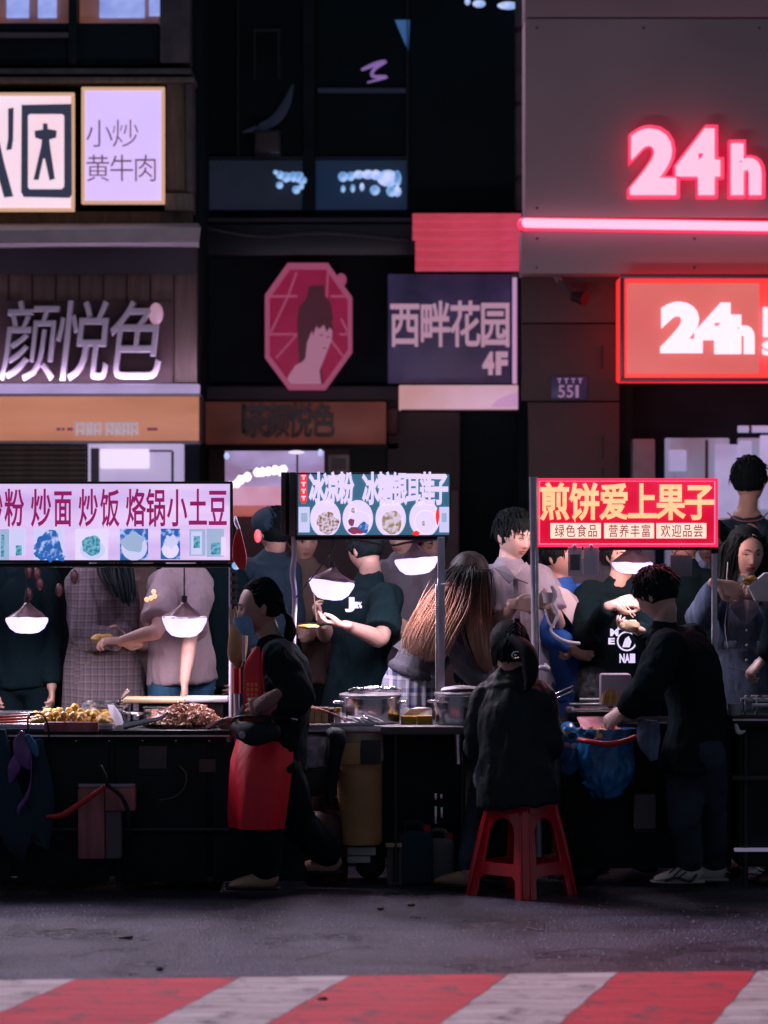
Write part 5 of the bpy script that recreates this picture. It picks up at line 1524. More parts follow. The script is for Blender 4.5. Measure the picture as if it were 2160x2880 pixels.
tag(t.build('plastic_bag_strap', M['white_plastic']), 'twisted white plastic bag strap hanging beside the blue dress', 'bag')

# -- person in bright blue dress
Y = 16.4
rt, R, hc, HS, L = person('person in a bright blue dress with a wide white collar, behind the right post', Y, (1212, 1205), yaw=60, pitch=5, hair='short', face=False, top='blue_dress', sleeve='long', puff=.02, group=GC, skin='skin_b', topname='dress',
    J=dict(neck=(1210, 1258), chest=(1212, 1320), waist=(1214, 1400), pelvis=(1212, 1470), sR=(1180, 1292, 16.3), sL=(1250, 1290, 16.5), eR=(1185, 1370, 16.15), wR=(1235, 1395, 16.1), eL=(1258, 1370), wL=(1240, 1400, 16.2), face=(.9, -.4, 0)),
    hands=dict(R=dict(curl=.8), L=dict(curl=.8)), bottom=None, shoes='shoe_brown', seed=11, wr=.006)
t = MB(); l = (1, -.2, 0)
ring_skirt(t, [(W(1212, 1390, Y), .125, .11, l), (W(1212, 1430, Y), .125, .12, l), (W(1212, 1500, Y), .14, .14, l), (W(1210, 1600, Y), .17, .16, l), (W(1210, 1720, Y), .19, .18, l)], pleats=6, amp=.05)
t.build('skirt', M['blue_dress'], rt)
cv = MB(); flap(cv, [W(1200, 1265, 16.22), W(1190, 1290, 16.2), W(1222, 1330, 16.18), W(1238, 1352, 16.18), W(1262, 1328, 16.2), W(1245, 1290, 16.2), W(1226, 1275, 16.21)], .01)
cv.build('collar', M['collar_white'], rt, smooth=False)
cv = MB(); cv.tube([W(1245, 1285, 16.4), W(1262, 1320, 16.35), W(1265, 1360, 16.3)], [.04, .055, .04], n=12)
cv.build('shawl', M['purple_cloth'], rt)

# -- man in the printed black tee
Y = 16.3
rt, R, hc, HS, L = person('person in a black top with pale round print, eating behind the right stall lamp', Y, (1346, 1200), yaw=10, pitch=8, hair='short', top='black_cloth', sleeve='long', puff=.03, group=GC, build=1.2,
    J=dict(neck=(1340, 1258), chest=(1335, 1330), waist=(1335, 1420), pelvis=(1335, 1490), sR=(1275, 1290), sL=(1402, 1290), eR=(1270, 1380, 16.1), wR=(1322, 1308, 15.9), eL=(1410, 1390, 16.0), wL=(1380, 1362, 15.85)),
    hands=dict(R=dict(curl=.7, d=(.85, -.1, .25), palm=(.2, .6, -.7), s=1.1), L=dict(curl=.7, d=(-.8, -.1, .2), palm=(0, .3, 1))), bottom='black_cloth', seed=12, wr=.007)
yy = 16.01
cx, cz, rr_ = 1352, 1390, 34
for i, ch in enumerate('ISMLN'):
    a = math.radians(200 - i * 26 - 20) if False else math.radians(100 + (4 - i) * 26)
    uu, vv_ = cx + rr_ * 1.0 * math.cos(a), cz - rr_ * math.sin(a)
    pass
for ch, (u0, v0, u1, v1), ang in (('S', (1342, 1338, 1356, 1352), 12), ('I', (1334, 1345, 1340, 1360), 30), ('M', (1318, 1358, 1336, 1374), 45), ('E', (1314, 1378, 1328, 1392), 70)):
    o = letters(ch, (u0, v0, u1, v1), yy - .06, .004, M['print_white'], rt, offset=.05, fit='box', name='print_letter')[0]
letters('NAI', (1338, 1412, 1372, 1432), yy - .06, .004, M['print_white'], rt, offset=.04, fit='box', name='print_letter')
t = MB(); cpt = W(1354, 1385, yy - .065)
t.lathe(Vector((0, 0, 0)), [(.046, -.003), (.050, 0), (.046, .003), (.042, 0), (.046, -.003)], n=28)
v_ = [(cpt.x + p[0], cpt.y + p[2], cpt.z + p[1]) for p in t.v]
link('print_ring', v_, t.f, M['print_white'], rt)
t = MB(); flap(t, [W(1344, 1398, yy - .062), W(1350, 1380, yy - .062), W(1358, 1374, yy - .062), W(1364, 1386, yy - .062), W(1360, 1398, yy - .062)]); t.build('print_figure', M['print_white'], rt, smooth=False)
tag(MB().ball(W(1362, 1352, 15.8), .045, .03, .03, n=14, wob=.5, seed=6).build('snack_wrap', M['dough']), 'pale folded snack wrap held in front of the printed black top', 'food')
t = MB(); t.cyl(W(1338, 1290, 15.84), W(1372, 1330, 15.84), .003, n=6); t.cyl(W(1334, 1296, 15.84), W(1368, 1334, 15.84), .003, n=6)
tag(t.build('chopsticks', M['bamboo']), 'pair of pale chopsticks near the mouth of the person in the printed top', 'chopsticks')

# -- dark figure right of the lamp
person('person in black in the shade under the right end of the red sign', 16.7, (1478, 1172), yaw=-30, hair='short', face=False, top='black_cloth', sleeve='long', puff=.03, group=GC, skin='skin_b',
    J=dict(neck=(1478, 1222), chest=(1476, 1290), waist=(1478, 1380), pelvis=(1480, 1450), sR=(1432, 1258), sL=(1526, 1258), eR=(1425, 1360), eL=(1536, 1360), wR=(1440, 1440, 16.5), wL=(1525, 1440, 16.5)), bottom='black_cloth', shoes='shoe_brown', seed=13)

# -- woman in denim, right
Y = 16.15
rt, R, hc, HS, L = person('person with straight black hair in a denim dress lifting food from a white bag', Y, (1612, 1195), yaw=14, pitch=10, hair='none', top='denim', sleeve='long', puff=.030, group=GC, skin='skin_pale', hscale=1.10, lips='lip_red', voxel=.0055, topname='denim_dress', closed=False,
    J=dict(neck=(1610, 1262), chest=(1612, 1325), waist=(1610, 1410), pelvis=(1610, 1480), sR=(1556, 1295), sL=(1668, 1295), eR=(1508, 1335, 16.0), wR=(1548, 1262, 15.86), eL=(1700, 1385, 16.0), wL=(1655, 1292, 15.86)),
    hands=dict(R=dict(curl=.55, d=(.85, -.1, -.25), palm=(.1, .8, -.5), s=1.1), L=dict(curl=.8, d=(-.9, -.1, .1), palm=(0, .3, 1), s=1.1)), bottom=None, shoes='shoe_brown', seed=14, wr=.007)
t = MB(); l = (1, 0, 0)
ring_skirt(t, [(W(1611, 1400, Y), .155, .125, l), (W(1611, 1440, Y), .175, .14, l), (W(1611, 1520, Y), .195, .16, l), (W(1611, 1640, Y), .22, .18, l), (W(1611, 1740, Y), .235, .19, l)], pleats=7, amp=.05)
t.build('skirt', M['denim'], rt)
for s in (-1, 1):
    cv = MB(); flap(cv, [W(1612 + s * 8, 1268, 15.98), W(1612 + s * 34, 1290, 15.96), W(1612 + s * 36, 1312, 15.95), W(1612 + s * 2, 1352, 15.95)], .007); cv.build('lapel', M['denim_light'], rt, smooth=False)
    cv = MB(); a, b = 1612 + s * 22, 1612 + s * 48
    cv.box(W(min(a, b), 0, 16).x, W(max(a, b), 0, 16).x, 15.955, 15.99, W(0, 1398, 16).z, W(0, 1384, 16).z, .006); cv.build('pocket_flap', M['denim_light'], rt)
cv = MB(); flap(cv, [W(1588, 1280, 15.975), W(1640, 1280, 15.975), W(1612, 1345, 15.965)]); cv.build('undershirt', M['collar_white'], rt, smooth=False)
for i in range(4): MB().ball(W(1613, 1362 + i * 32, 15.96), .008, .006, .008, n=8).build('button', M['clip_pearl'], rt)
hb = []
for s in (-1, 1):
    hb.append(((s * .035, -.035, .085), [hc + R @ (Vector((s * .068, -.045, .045)) * HS), hc + R @ (Vector((s * .086, -.035, -.02)) * HS), hc + R @ (Vector((s * .088, -.025, -.10)) * HS), W(1612 + s * 46, 1290, 16.0)], [.007, .009, .011, .013]))
    hb.append(((s * .03, .04, .085), [hc + R @ (Vector((s * .088, .02, .03)) * HS), hc + R @ (Vector((s * .095, .02, -.06)) * HS), W(1612 + s * 48, 1262, 16.12), W(1612 + s * 50, 1300, 16.14)], [.012, .014, .014, .014]))
hb.append(((0, .07, .06), [hc + R @ (Vector((0, .12, 0)) * HS), hc + R @ (Vector((0, .12, -.1)) * HS), W(1612, 1300, 16.32)], [.04, .04, .04]))
long_hair(rt, R, hc, HS, hb, M['hair_black'], n=330, r=.006, seed=14)
MB().tube([W(1572, 1215, 15.98), W(1570, 1250, 15.93), W(1573, 1290, 15.9), W(1566, 1350, 15.92), W(1572, 1400, 15.93)], .0022, n=5).build('earphone_cord', M['white_plastic'], rt)
t = thing('food_bag', 'white paper food bag with golden filling held by the person in denim', 'bag', W(1645, 1290, 15.8))
v, f = plate2d([blob([(1618, 1268), (1652, 1240), (1672, 1238), (1680, 1275), (1660, 1298), (1632, 1296)], 15.8)], .05, .006); v[:, 1] += 15.80
link('paper', v, f, M['paper_white'], t, smooth=False)
MB().ball(W(1622, 1254, 15.80), .038, .03, .024, n=14, wob=.6, seed=3).build('filling', M['pancake'], t)

# -- man with bare nape, back of the right edge
rt, R, hc, HS, L = person('person in a dark tank top seen from behind, tallest at the right edge', 17.6, (1620, 1042), yaw=158, pitch=0, hair='short', face=False, top='navy_cloth', sleeve='none', vest=True, puff=.012, group=GC, skin='skin_a', floor=.13, hscale=1.08,
    J=dict(neck=(1614, 1105), chest=(1612, 1175), waist=(1612, 1260), pelvis=(1612, 1340), sR=(1690, 1140), sL=(1562, 1140, 17.6), eR=(1705, 1240), eL=(1556, 1235), wR=(1700, 1330), wL=(1562, 1330), face=(0, 1, 0)), bottom='black_cloth', shoes=None, seed=15)
t = MB()
for a, b in ((1568, 1590), (1646, 1668)):
    t.tube([W(a, 1125, 17.52), W((a + b) / 2, 1160, 17.45), W(b, 1230, 17.44)], [(.035, .008), (.04, .008), (.04, .008)], n=8, hint=(1, 0, 0))
t.build('shoulder_strap', M['navy_cloth'], rt)
t = MB(); t.tube([W(1572, 1108, 17.5), W(1590, 1122, 17.46), W(1615, 1126, 17.45), W(1642, 1122, 17.46), W(1658, 1108, 17.5)], .004, n=5); t.build('necklace', M['lip_soft'], rt)

# -- vendor at the right edge, mostly out of the picture
rt, R, hc, HS, L = person('person in a black jacket cut by the right picture edge, one pale hand in view', 15.65, (1745, 1220), yaw=-60, pitch=20, hair='short', top='black_cloth', sleeve='long', puff=.04,
    J=dict(neck=(1735, 1280), chest=(1735, 1350), waist=(1740, 1440), pelvis=(1745, 1520), sR=(1690, 1320), sL=(1795, 1320), eR=(1672, 1400, 15.6), wR=(1648, 1425, 15.6), eL=(1810, 1430), wL=(1790, 1500, 15.5)),
    hands=dict(R=dict(curl=.9, d=(-.7, -.1, -.7), palm=(.3, .2, -.6), s=1.05)), bottom='black_cloth', seed=16, group='stall keepers', skin='skin_pale')

GV = 'stall keepers'
# -- masked woman in red apron walking between the left and middle stalls
Y = 15.2
rt, R, hc, HS, L = person('person in a blue face mask and long red apron walking left between two stalls', Y, (558, 1314), yaw=-82, pitch=8, hair='none', top='black_cloth', sleeve='long', puff=.042, group=GV, skin='skin_b', hscale=1.05, voxel=.0055, build=1.02, topname='jacket', hem=-.06, closed=True,
    J=dict(neck=(588, 1392), chest=(610, 1460, 15.2), waist=(606, 1560, 15.2), pelvis=(596, 1640, 15.2), sR=(600, 1420, 15.02), sL=(615, 1425, 15.38), eR=(648, 1510, 14.98), wR=(590, 1520, 14.92), eL=(560, 1530, 15.42), wL=(522, 1565, 15.38), hiplat=(.1, -1, 0),
           kR=(572, 1780, 15.08), aR=(575, 1885, 15.1), kL=(640, 1765, 15.3), aL=(712, 1852, 15.4), face=(-1, -.1, 0), toeR=(-1, -.15, 0), toeL=(-1, .1, 0)),
    hands=dict(R=dict(curl=.7, d=(-.85, 0, -.15), palm=(0, 1, 0), s=1.12, side=1), L=dict(curl=1.0, d=(-.8, 0, -.3), palm=(0, -1, 0), s=1.05)), bottom='black_cloth', bpuff=.03, shoes='shoe_tan', seed=17, wr=.009)
Q = lambda x, z, o=0: hc + R @ (face_point(x, z, o) * HS)
# mask
mv, mf = [], []
NX, NZ = 15, 10
for j in range(NZ):
    kz = j / (NZ - 1)
    z = -.030 - .080 * kz
    yc = -.121 + .030 * kz ** 2 + .0015 * math.sin(j * 2.4)
    for i in range(NX):
        a = -1 + 2 * i / (NX - 1)
        xx = .060 * a * (1 - .22 * kz)
        y = yc + (-.040 - yc) * abs(a) ** 1.9
        y = min(y, face_point(xx * .96, max(z, -.098), .003).y)
        mv.append(hc + R @ (Vector((xx, y, z + .010 * a * a * (1 - 2 * kz))) * HS))
for j in range(NZ - 1):
    for i in range(NX - 1):
        k = j * NX + i; mf.append((k, k + 1, k + 1 + NX, k + NX))
n0 = len(mv); mv += [p + R @ Vector((0, .0025, 0)) for p in mv]
mf += [(a + n0, d + n0, c + n0, b + n0) for a, b, c, d in mf[:]]
link('face_mask', mv, mf, M['blue_mask'], rt)
MB().tube([hc + R @ (Vector((-.05, -.045, -.03)) * HS), hc + R @ (Vector((-.077, -.01, -.012)) * HS), hc + R @ (Vector((-.08, .02, .015)) * HS)], .0014, n=5).build('mask_loop', M['paper_white'], rt)
# hair combed straight back into a low knot
t = MB()
e = MB().ball((0, 0, 0), 1, n=28)
v = []
for p in e.v:
    p = Vector(p); k = 1 + .03 * noise.noise(p * 4)
    q = Vector((p.x * .083, p.y * .098, p.z * .100)) * k + Vector((0, .024, .026))
    if q.y < -.02 and q.z < .085: q.y = -.02 + (q.y + .02) * .45
    if q.z < -.045: q.z = -.045 + (q.z + .045) * .3
    v.append(hc + R @ (q * HS))
t.add(v, e.f)
r0 = random.Random(77)
for i in range(420):
    a_ = r0.uniform(-1.5, 1.5)
    sx = math.sin(a_)
    top_ = Vector((sx * .074, -.058 + abs(sx) * .045, .022 + .078 * math.cos(a_)))
    mid = Vector((sx * .090, .03, .026 + .106 * math.cos(a_)))
    bk = Vector((sx * .070, .104, .010 + .070 * math.cos(a_)))
    t.tube([hc + R @ (top_ * HS), hc + R @ ((mid + Vector((r0.gauss(0, .002), r0.gauss(0, .01), r0.gauss(0, .003)))) * HS), hc + R @ (bk * HS), hc + R @ (Vector((r0.gauss(0, .008), .118, -.035 + r0.gauss(0, .006))) * HS)], [.0016, .0032, .0035, .0025], n=4)
for i in range(160):
    j = r0.gauss(0, .012)
    t.tube([hc + R @ (Vector((j, .112, -.03)) * HS), hc + R @ (Vector((j * 1.6, .135 + r0.gauss(0, .006), -.07)) * HS), hc + R @ (Vector((j * 2.2, .128 + r0.gauss(0, .010), -.13)) * HS), hc + R @ (Vector((j * 1.5, .108 + r0.gauss(0, .010), -.18 + r0.gauss(0, .012))) * HS)], [.004, .005, .004, .0008], n=4)
t.build('hair', M['hair_black'], rt)
MB().ball(hc + R @ (Vector((0, .116, -.03)) * HS), .018, n=10).build('hair_band', M['black_shiny'], rt)
# apron: a cloth from the waist down round the front of the figure
t = MB(); l = Vector((0, -1, 0))
def apron_ring(u, v, rx, ry): return (W(u, v, 15.2), rx, ry, (0, -1, 0))
ring_skirt(t, [apron_ring(586, 1596, .175, .165), apron_ring(580, 1640, .225, .182), apron_ring(574, 1700, .25, .178), apron_ring(569, 1750, .25, .172), apron_ring(567, 1782, .24, .162)], n=90, pleats=9, amp=.045, arc=(math.radians(-205), math.radians(42)))
n0 = len(t.v)
v2 = [(p[0] * .985 + 15.0 * 0 + (W(575, 0, 15.2).x) * .015, p[1] + (15.2 - p[1]) * .02, p[2]) for p in t.v]
t.add(v2, [tuple(reversed([i for i in q])) for q in t.f[:]])
t.build('apron_skirt', M['red_cloth'], rt)
MB().tube([W(556, 1400, 15.03), W(548, 1440, 15.0), W(545, 1500, 14.96), W(546, 1556, 14.96)], [(.012, .006), (.045, .008), (.042, .008), (.045, .008)], hint=(1, 0, 0), n=10).build('apron_bib', M['red_cloth'], rt)
MB().tube([W(570, 1402, 15.0), W(566, 1440, 14.985), W(572, 1500, 14.95), W(590, 1560, 14.96)], [.004, .005, .005, .004], n=6).build('apron_piping', M['red_cord'], rt)
for i in range(7):
    o = MB()
    for j in range(3):
        o.box(W(533 + j * 9, 0, 14.94).x, W(538 + j * 9, 0, 14.94).x, 14.93, 14.936, W(0, 1482 + i * 11, 14.94).z, W(0, 1476 + i * 11, 14.94).z)
    o.build('gold_print', M['gold_print'], rt)
t = thing('hip_bag', 'black hip bag with a pale round badge on the front of the red apron', 'bag', W(560, 1612, 15.0))
MB().tube([W(508, 1572, 14.98), W(545, 1585, 14.90), W(590, 1580, 14.92)], [(.03, .02), (.058, .045), (.045, .035)], hint=UP, n=16).build('pouch', M['black_shiny'], t)
MB().ball(W(523, 1588, 14.86), .016, .005, .017, n=12).build('badge', M['mauve_plain'], t)
MB().tube([W(500, 1560, 15.05), W(520, 1548, 14.92), W(600, 1550, 14.9), W(640, 1556, 15.05)], .008, n=6).build('belt', M['black_shiny'], t)
MB().tube([W(560, 1525, 14.90), W(578, 1516, 14.87), W(598, 1500, 14.88)], [(.038, .028), (.04, .03), (.028, .022)], hint=UP, n=12).build('knit_cuff', M['glove'], rt)
# -- cook in black jacket leaning over the griddle
Y = 15.45
rt, R, hc, HS, L = person('person in a black jacket and dark jeans leaning left over the steaming griddle', Y, (1418, 1288), yaw=-128, pitch=28, hair='short', face=False, top='black_cloth', sleeve='long', puff=.045, group=GV, skin='skin_pale', hscale=1.08, build=1.05, topname='jacket', hem=.02,
    J=dict(neck=(1436, 1356, 15.45), chest=(1482, 1425, 15.42), waist=(1505, 1520, 15.42), pelvis=(1500, 1610, 15.42), sR=(1440, 1400, 15.2), sL=(1490, 1385, 15.66), eR=(1400, 1490, 15.12), wR=(1352, 1535, 15.25), eL=(1420, 1470, 15.75), wL=(1362, 1505, 15.6), hiplat=(.3, -1, 0),
           kR=(1480, 1760, 15.3), aR=(1492, 1872, 15.36), kL=(1535, 1760, 15.5), aL=(1545, 1868, 15.6), face=(-1, 0, 0), toeR=(-1, -.1, 0), toeL=(-1, .1, 0)),
    hands=dict(R=dict(curl=.8, d=(-.8, 0, -.5), palm=(0, .6, -.7), s=1.08), L=dict(curl=.8, d=(-.9, 0, -.1), palm=(0, -.6, -.7), s=1.05)), bottom='jeans_dark', bpuff=.022, shoes='shoe_grey', seed=18, wr=.010)
t = MB(); t.tube([W(1400, 1560, 15.2), W(1402, 1600, 15.15), W(1412, 1640, 15.14)], [(.05, .012), (.055, .012), (.02, .008)], hint=(1, 0, 0), n=10); t.build('jacket_flap', M['denim'], rt)
t = MB()
for p, q in (((1446, 1886), (1462, 1872)), ((1455, 1892), (1472, 1878)), ((1464, 1896), (1482, 1884))):
    t.tube([W(p[0], p[1], 15.30), W(q[0], q[1], 15.30)], .004, n=5)
t.tube([W(1438, 1902, 15.30), W(1462, 1896, 15.29), W(1490, 1904, 15.30), W(1504, 1890, 15.31)], .007, n=6)
t.build('shoe_laces', M['charcoal_slate'], rt)

# -- girl on the red stool, back turned
Y = 15.15
rt, R, hc, HS, L = person('person in a black jacket sitting on the red stool with back turned, hair clipped up', Y, (1096, 1400, 15.25), yaw=-155, pitch=12, hair='none', face=False, top='black_shiny', sleeve='long', puff=.050, group=GV, skin='skin_pale', hscale=1.02, topname='jacket', hem=.05, build=.98,
    J=dict(neck=(1104, 1462, 15.22), chest=(1108, 1545, 15.18), waist=(1108, 1625, 15.15), pelvis=(1112, 1668, 15.15), sR=(1050, 1512, 15.25), sL=(1164, 1510, 15.15), eR=(1036, 1610, 15.3), wR=(1040, 1600, 15.55), eL=(1180, 1610, 15.2), wL=(1190, 1590, 15.45), hiplat=(1, -.3, 0),
           kR=(1050, 1680, 15.55), aR=(1012, 1882, 15.35), kL=(1100, 1690, 15.6), aL=(1062, 1862, 15.68), face=(-.45, 1, 0), toeR=(-.8, .5, 0), toeL=(-.5, .8, 0)),
    hands=dict(R=dict(curl=.6), L=dict(curl=.6)), bottom='jeans_dark', shoes='shoe_tan', seed=19, wr=.008)
t = MB()
e = MB().ball((0, 0, 0), 1, n=28)
v = []
for p in e.v:
    p = Vector(p); k = 1 + .05 * noise.noise(p * 4)
    q = Vector((p.x * .092, p.y * .104, p.z * .108)) * k + Vector((0, .028, .022))
    if q.y < -.03: q.y = -.03 + (q.y + .03) * .3
    v.append(hc + R @ (q * HS))
t.add(v, e.f)
r0 = random.Random(4)
for i in range(110):       # hair drawn up to the clip
    a = r0.uniform(-2.0, 2.0)
    b0 = Vector((.085 * math.sin(a), .03 + .09 * math.cos(a), -.065 + r0.uniform(-.02, .03)))
    if b0.y < -.03: continue
    b1 = Vector((.088 * math.sin(a * .8), .035 + .105 * math.cos(a * .8), .0))
    t.tube([hc + R @ (b0 * HS), hc + R @ (b1 * HS), hc + R @ (Vector((.04 * math.sin(a * .5), .115, .075)) * HS), hc + R @ (Vector((r0.gauss(0, .008), .12, .10 + r0.gauss(0, .008))) * HS)], [.006, .009, .008, .004], n=5)
t.ball(hc + R @ (Vector((0, .112, .05)) * HS), .04, .04, .05, n=14, wob=.3, seed=5)
t.tube([hc + R @ (Vector((.03, .11, .03)) * HS), W(1140, 1410, 15.08), W(1146, 1460, 15.06), W(1138, 1490, 15.04)], [.03, .042, .035, .012], n=12)
t.build('hair', M['hair_black'], rt)
t = MB()
for dz in (-7, 0, 8):
    t.tube([W(1100, 1362 + dz, 15.06), W(1112, 1352 + dz, 15.02), W(1122, 1362 + dz, 15.04)], .007, n=6)
t.build('hair_claw', M['black_shiny'], rt)
t = MB(); t.tube([W(1119, 1408, 15.0), W(1110, 1409, 14.99), W(1106, 1416, 14.99), W(1111, 1422, 14.99), W(1120, 1421, 15.0)], .0035, n=6)
t.ball(W(1114, 1415, 14.99), .007, .006, .004, n=8); t.build('hair_slide', M['clip_pearl'], rt)
# ------------------------------------------------------------------ stalls
def led_post(mb, u, v0, v1, Y, r=.018):
    mb.cyl(W(u, v1, Y), W(u, v0, Y), r, n=14)

def sign_box(u0, u1, v0, v1, Y, d, name_m, casing, rimm, label, rim=.012):
    x0, z1 = XZ(u0, v0, Y); x1, z0 = XZ(u1, v1, Y)
    t = thing('stall_sign', label, 'sign', ((x0 + x1) / 2, Y, z0), 'lit signs on the food stalls')
    MB().box(x0 + .002, x1 - .002, Y + .014, Y + d, z0 + .002, z1 - .002, .008).build('casing', M[casing], t)
    MB().box(x0 + rim * .8, x1 - rim * .8, Y, Y + .012, z0 + rim * .8, z1 - rim * .8, .002).build('face', M[name_m], t)
    r = MB()
    r.box(x0, x1, Y - .006, Y + .013, z1 - rim, z1, .003); r.box(x0, x1, Y - .006, Y + .013, z0, z0 + rim, .003)
    r.box(x0, x0 + rim, Y - .0055, Y + .013, z0 + rim, z1 - rim, .003); r.box(x1 - rim, x1, Y - .0055, Y + .013, z0 + rim, z1 - rim, .003)
    r.build('rim', M[rimm], t)
    return t
BACK = []
def area(parent, name, loc, rot, sx, sy, en, col):
    ld = bpy.data.lights.new(name, 'AREA'); ld.shape = 'RECTANGLE'; ld.size = sx; ld.size_y = sy; ld.energy = en; ld.color = col
    o = bpy.data.objects.new(name, ld); COL.objects.link(o); o.parent = parent
    o.location = Vector(loc) - WL[parent]; o.rotation_euler = rot
    WL[o] = Vector(loc)
    return o
def disc(name, cu, cv, ru, rv, Y, th, m, parent, wob=0, seed=0):
    c = W(cu, cv, Y); k = Y / 6900
    P = []
    for i in range(26):
        t = 2 * math.pi * i / 26
        w = 1 + wob * noise.noise(Vector((math.cos(t) * 1.6 + seed, math.sin(t) * 1.6, seed)))
        P.append((c.x + ru * k * w * math.cos(t), c.z + rv * k * w * math.sin(t)))
    v, f = plate2d([P], th); v[:, 1] += Y
    return link(name, v, f, M[m], parent, smooth=False)

# ---------- stall A, left
YA = 15.62
t = sign_box(-330, 502, 1040, 1215, YA, .12, 'sign_white', 'rail_dark', 'rail_dark', 'long white lit sign with large magenta characters over the left stall')
row = '炒粉炒面炒饭烙锅小土豆'
cells = [(-36, 10), (16, 68), (90, 144), (152, 204), (223, 277), (284, 337), (356, 410), (414, 466), (473, 526), (532, 583), (589, 640)]
sc_ = 490 / 640
cells = [(-40, 7), (15, 67), (89, 144), (153, 203), (223, 276), (284, 336), (356, 410), (414, 466), (473, 526), (532, 583), (589, 640)]
cells = [(round(a * .766), round(b * .766)) for a, b in cells]
letters(row, (0, 1057, 1, 1136), YA - .002, .006, M['sign_text_magenta'], t, offset=.016, cells=cells, name='character')
prints = [((-22, 20, 1142, 1211), 'print_panel'), ((22, 72, 1142, 1211), 'print_panel'), ((97, 180, 1142, 1211), 'print_blue'), ((211, 303, 1142, 1209), 'print_pale'), ((336, 418, 1142, 1213), 'print_blue'), ((450, 507, 1142, 1208), 'print_blue')]
def pic(u0, u1, v0, v1, m, name='picture', d=.003, par=None): return panel(name, u0, u1, v0, v1, YA - d, d, m, par or t)
q = pic(0, 20, 1143, 1211, 'print_panel'); pic(2, 9, 1155, 1203, 'print_teal', 'food_print', .0045, q)
q = pic(21, 54, 1142, 1200, 'print_pale'); pic(34, 47, 1178, 1200, 'print_teal', 'food_print', .0045, q)
q = pic(74, 138, 1142, 1212, 'print_pale'); disc('food_print', 106, 1178, 29, 27, YA - .004, .002, 'print_blue', q, .5, 1)
for i in range(7): disc('food_print', 82 + i * 8.5, 1196 + (i * 7) % 11, 8, 7, YA - .0055, .002, 'print_blue', q, .6, i)
q = pic(163, 233, 1143, 1211, 'print_white'); disc('plate_print', 200, 1188, 28, 21, YA - .0042, .002, 'print_pale', q); disc('food_print', 199, 1178, 23, 20, YA - .006, .002, 'print_teal', q, .35, 4)
q = pic(259, 320, 1142, 1213, 'print_blue'); disc('plate_print', 290, 1182, 28, 29, YA - .0042, .002, 'print_pale', q); disc('food_print', 289, 1172, 24, 20, YA - .006, .002, 'print_panel', q, .45, 6)
q = pic(347, 389, 1142, 1208, 'print_blue'); disc('plate_print', 368, 1188, 18, 18, YA - .0042, .002, 'print_white', q); disc('food_print', 368, 1170, 14, 14, YA - .006, .002, 'print_pale', q, .6, 8)
q = pic(409, 444, 1143, 1201, 'print_panel'); pic(413, 436, 1148, 1198, 'print_pale', 'card_print', .0045, q); pic(418, 432, 1158, 1184, 'print_teal', 'food_print', .006, q)
q = pic(446, 484, 1142, 1203, 'print_panel'); pic(456, 476, 1172, 1198, 'print_teal', 'food_print', .0045, q); pic(478, 486, 1160, 1200, 'print_white', 'card_print', .006, q)

ca = thing('food_stall', 'long dark food cart at the left with steel top, posts and hanging bags', 'food stall', (-1.2, 15.7, 0))
xA0 = -2.75; xA1 = W(497, 0, 15.3).x
ztop = W(0, 1577, 15.3).z
MB().box(xA0, xA1, 15.28, 16.02, ztop - .035, ztop, .006).build('counter_top', M['black_paint'], ca)
MB().box(xA0, xA1 - .02, 15.34, 15.98, .07, ztop - .036, .01).build('cart_body', M['black_paint'], ca)
for i in range(5):
    x = xA0 + .05 + i * .47
    MB().box(x, x + .44, 15.328, 15.338, .05, ztop - .06, .004).build('front_panel', M['black_paint'], ca)
MB().cyl((xA0, 15.31, .30), (xA1, 15.31, .30), .012).build('lower_rail', M['rail_dark'], ca)
def wheel(par, x, y, r=.16):
    mb = MB(); 
    pr_ = [(r - .035, -.02), (r - .01, -.024), (r, -.012), (r, .012), (r - .01, .024), (r - .035, .02)]
    m2 = MB().lathe((0, 0, 0), pr_, n=28)
    o = link('wheel', [(x + p[0], y + p[2], r + p[1]) for p in m2.v], m2.f, M['black_shiny'], par)
    k = MB().cyl((x, y - .018, r), (x, y + .018, r), r - .03, n=24)
    k.build('hub', M['rail_dark'], o)
for x in (-2.0, -.95): wheel(ca, x, 15.56, .12)
mb = MB(); led_post(mb, 505, 1216, 1905, 15.66, .012); mb.build('post', M['rail_dark'], ca)
mb = MB(); led_post(mb, 500, 1216, 1905, 15.74, .013); mb.build('post', M['post_metal'], ca)
mb = MB(); led_post(mb, -300, 1216, 1905, 15.70, .013); mb.build('post', M['post_metal'], ca)
MB().cyl(W(-300, 1222, 15.7), W(505, 1222, 15.7), .010).build('cross_rail', M['rail_dark'], ca)
for i in range(5):
    v = 1228 + i * 17
    mb = MB(); p = W(503, v, 15.64); q = W(510, v + 9, 15.64)
    mb.box(p.x - .012, q.x + .006, 15.630, 15.645, q.z, p.z); mb.build('stripe_tape', M['mid_grey'], ca)
MB().cyl(W(511, 1498, 15.45), W(511, 1435, 15.45), .019).build('tape_wrap', M['red_cord'], ca)
MB().cyl(W(511, 1575, 15.45), W(511, 1320, 15.45), .014).build('bag_post', M['post_metal'], ca)
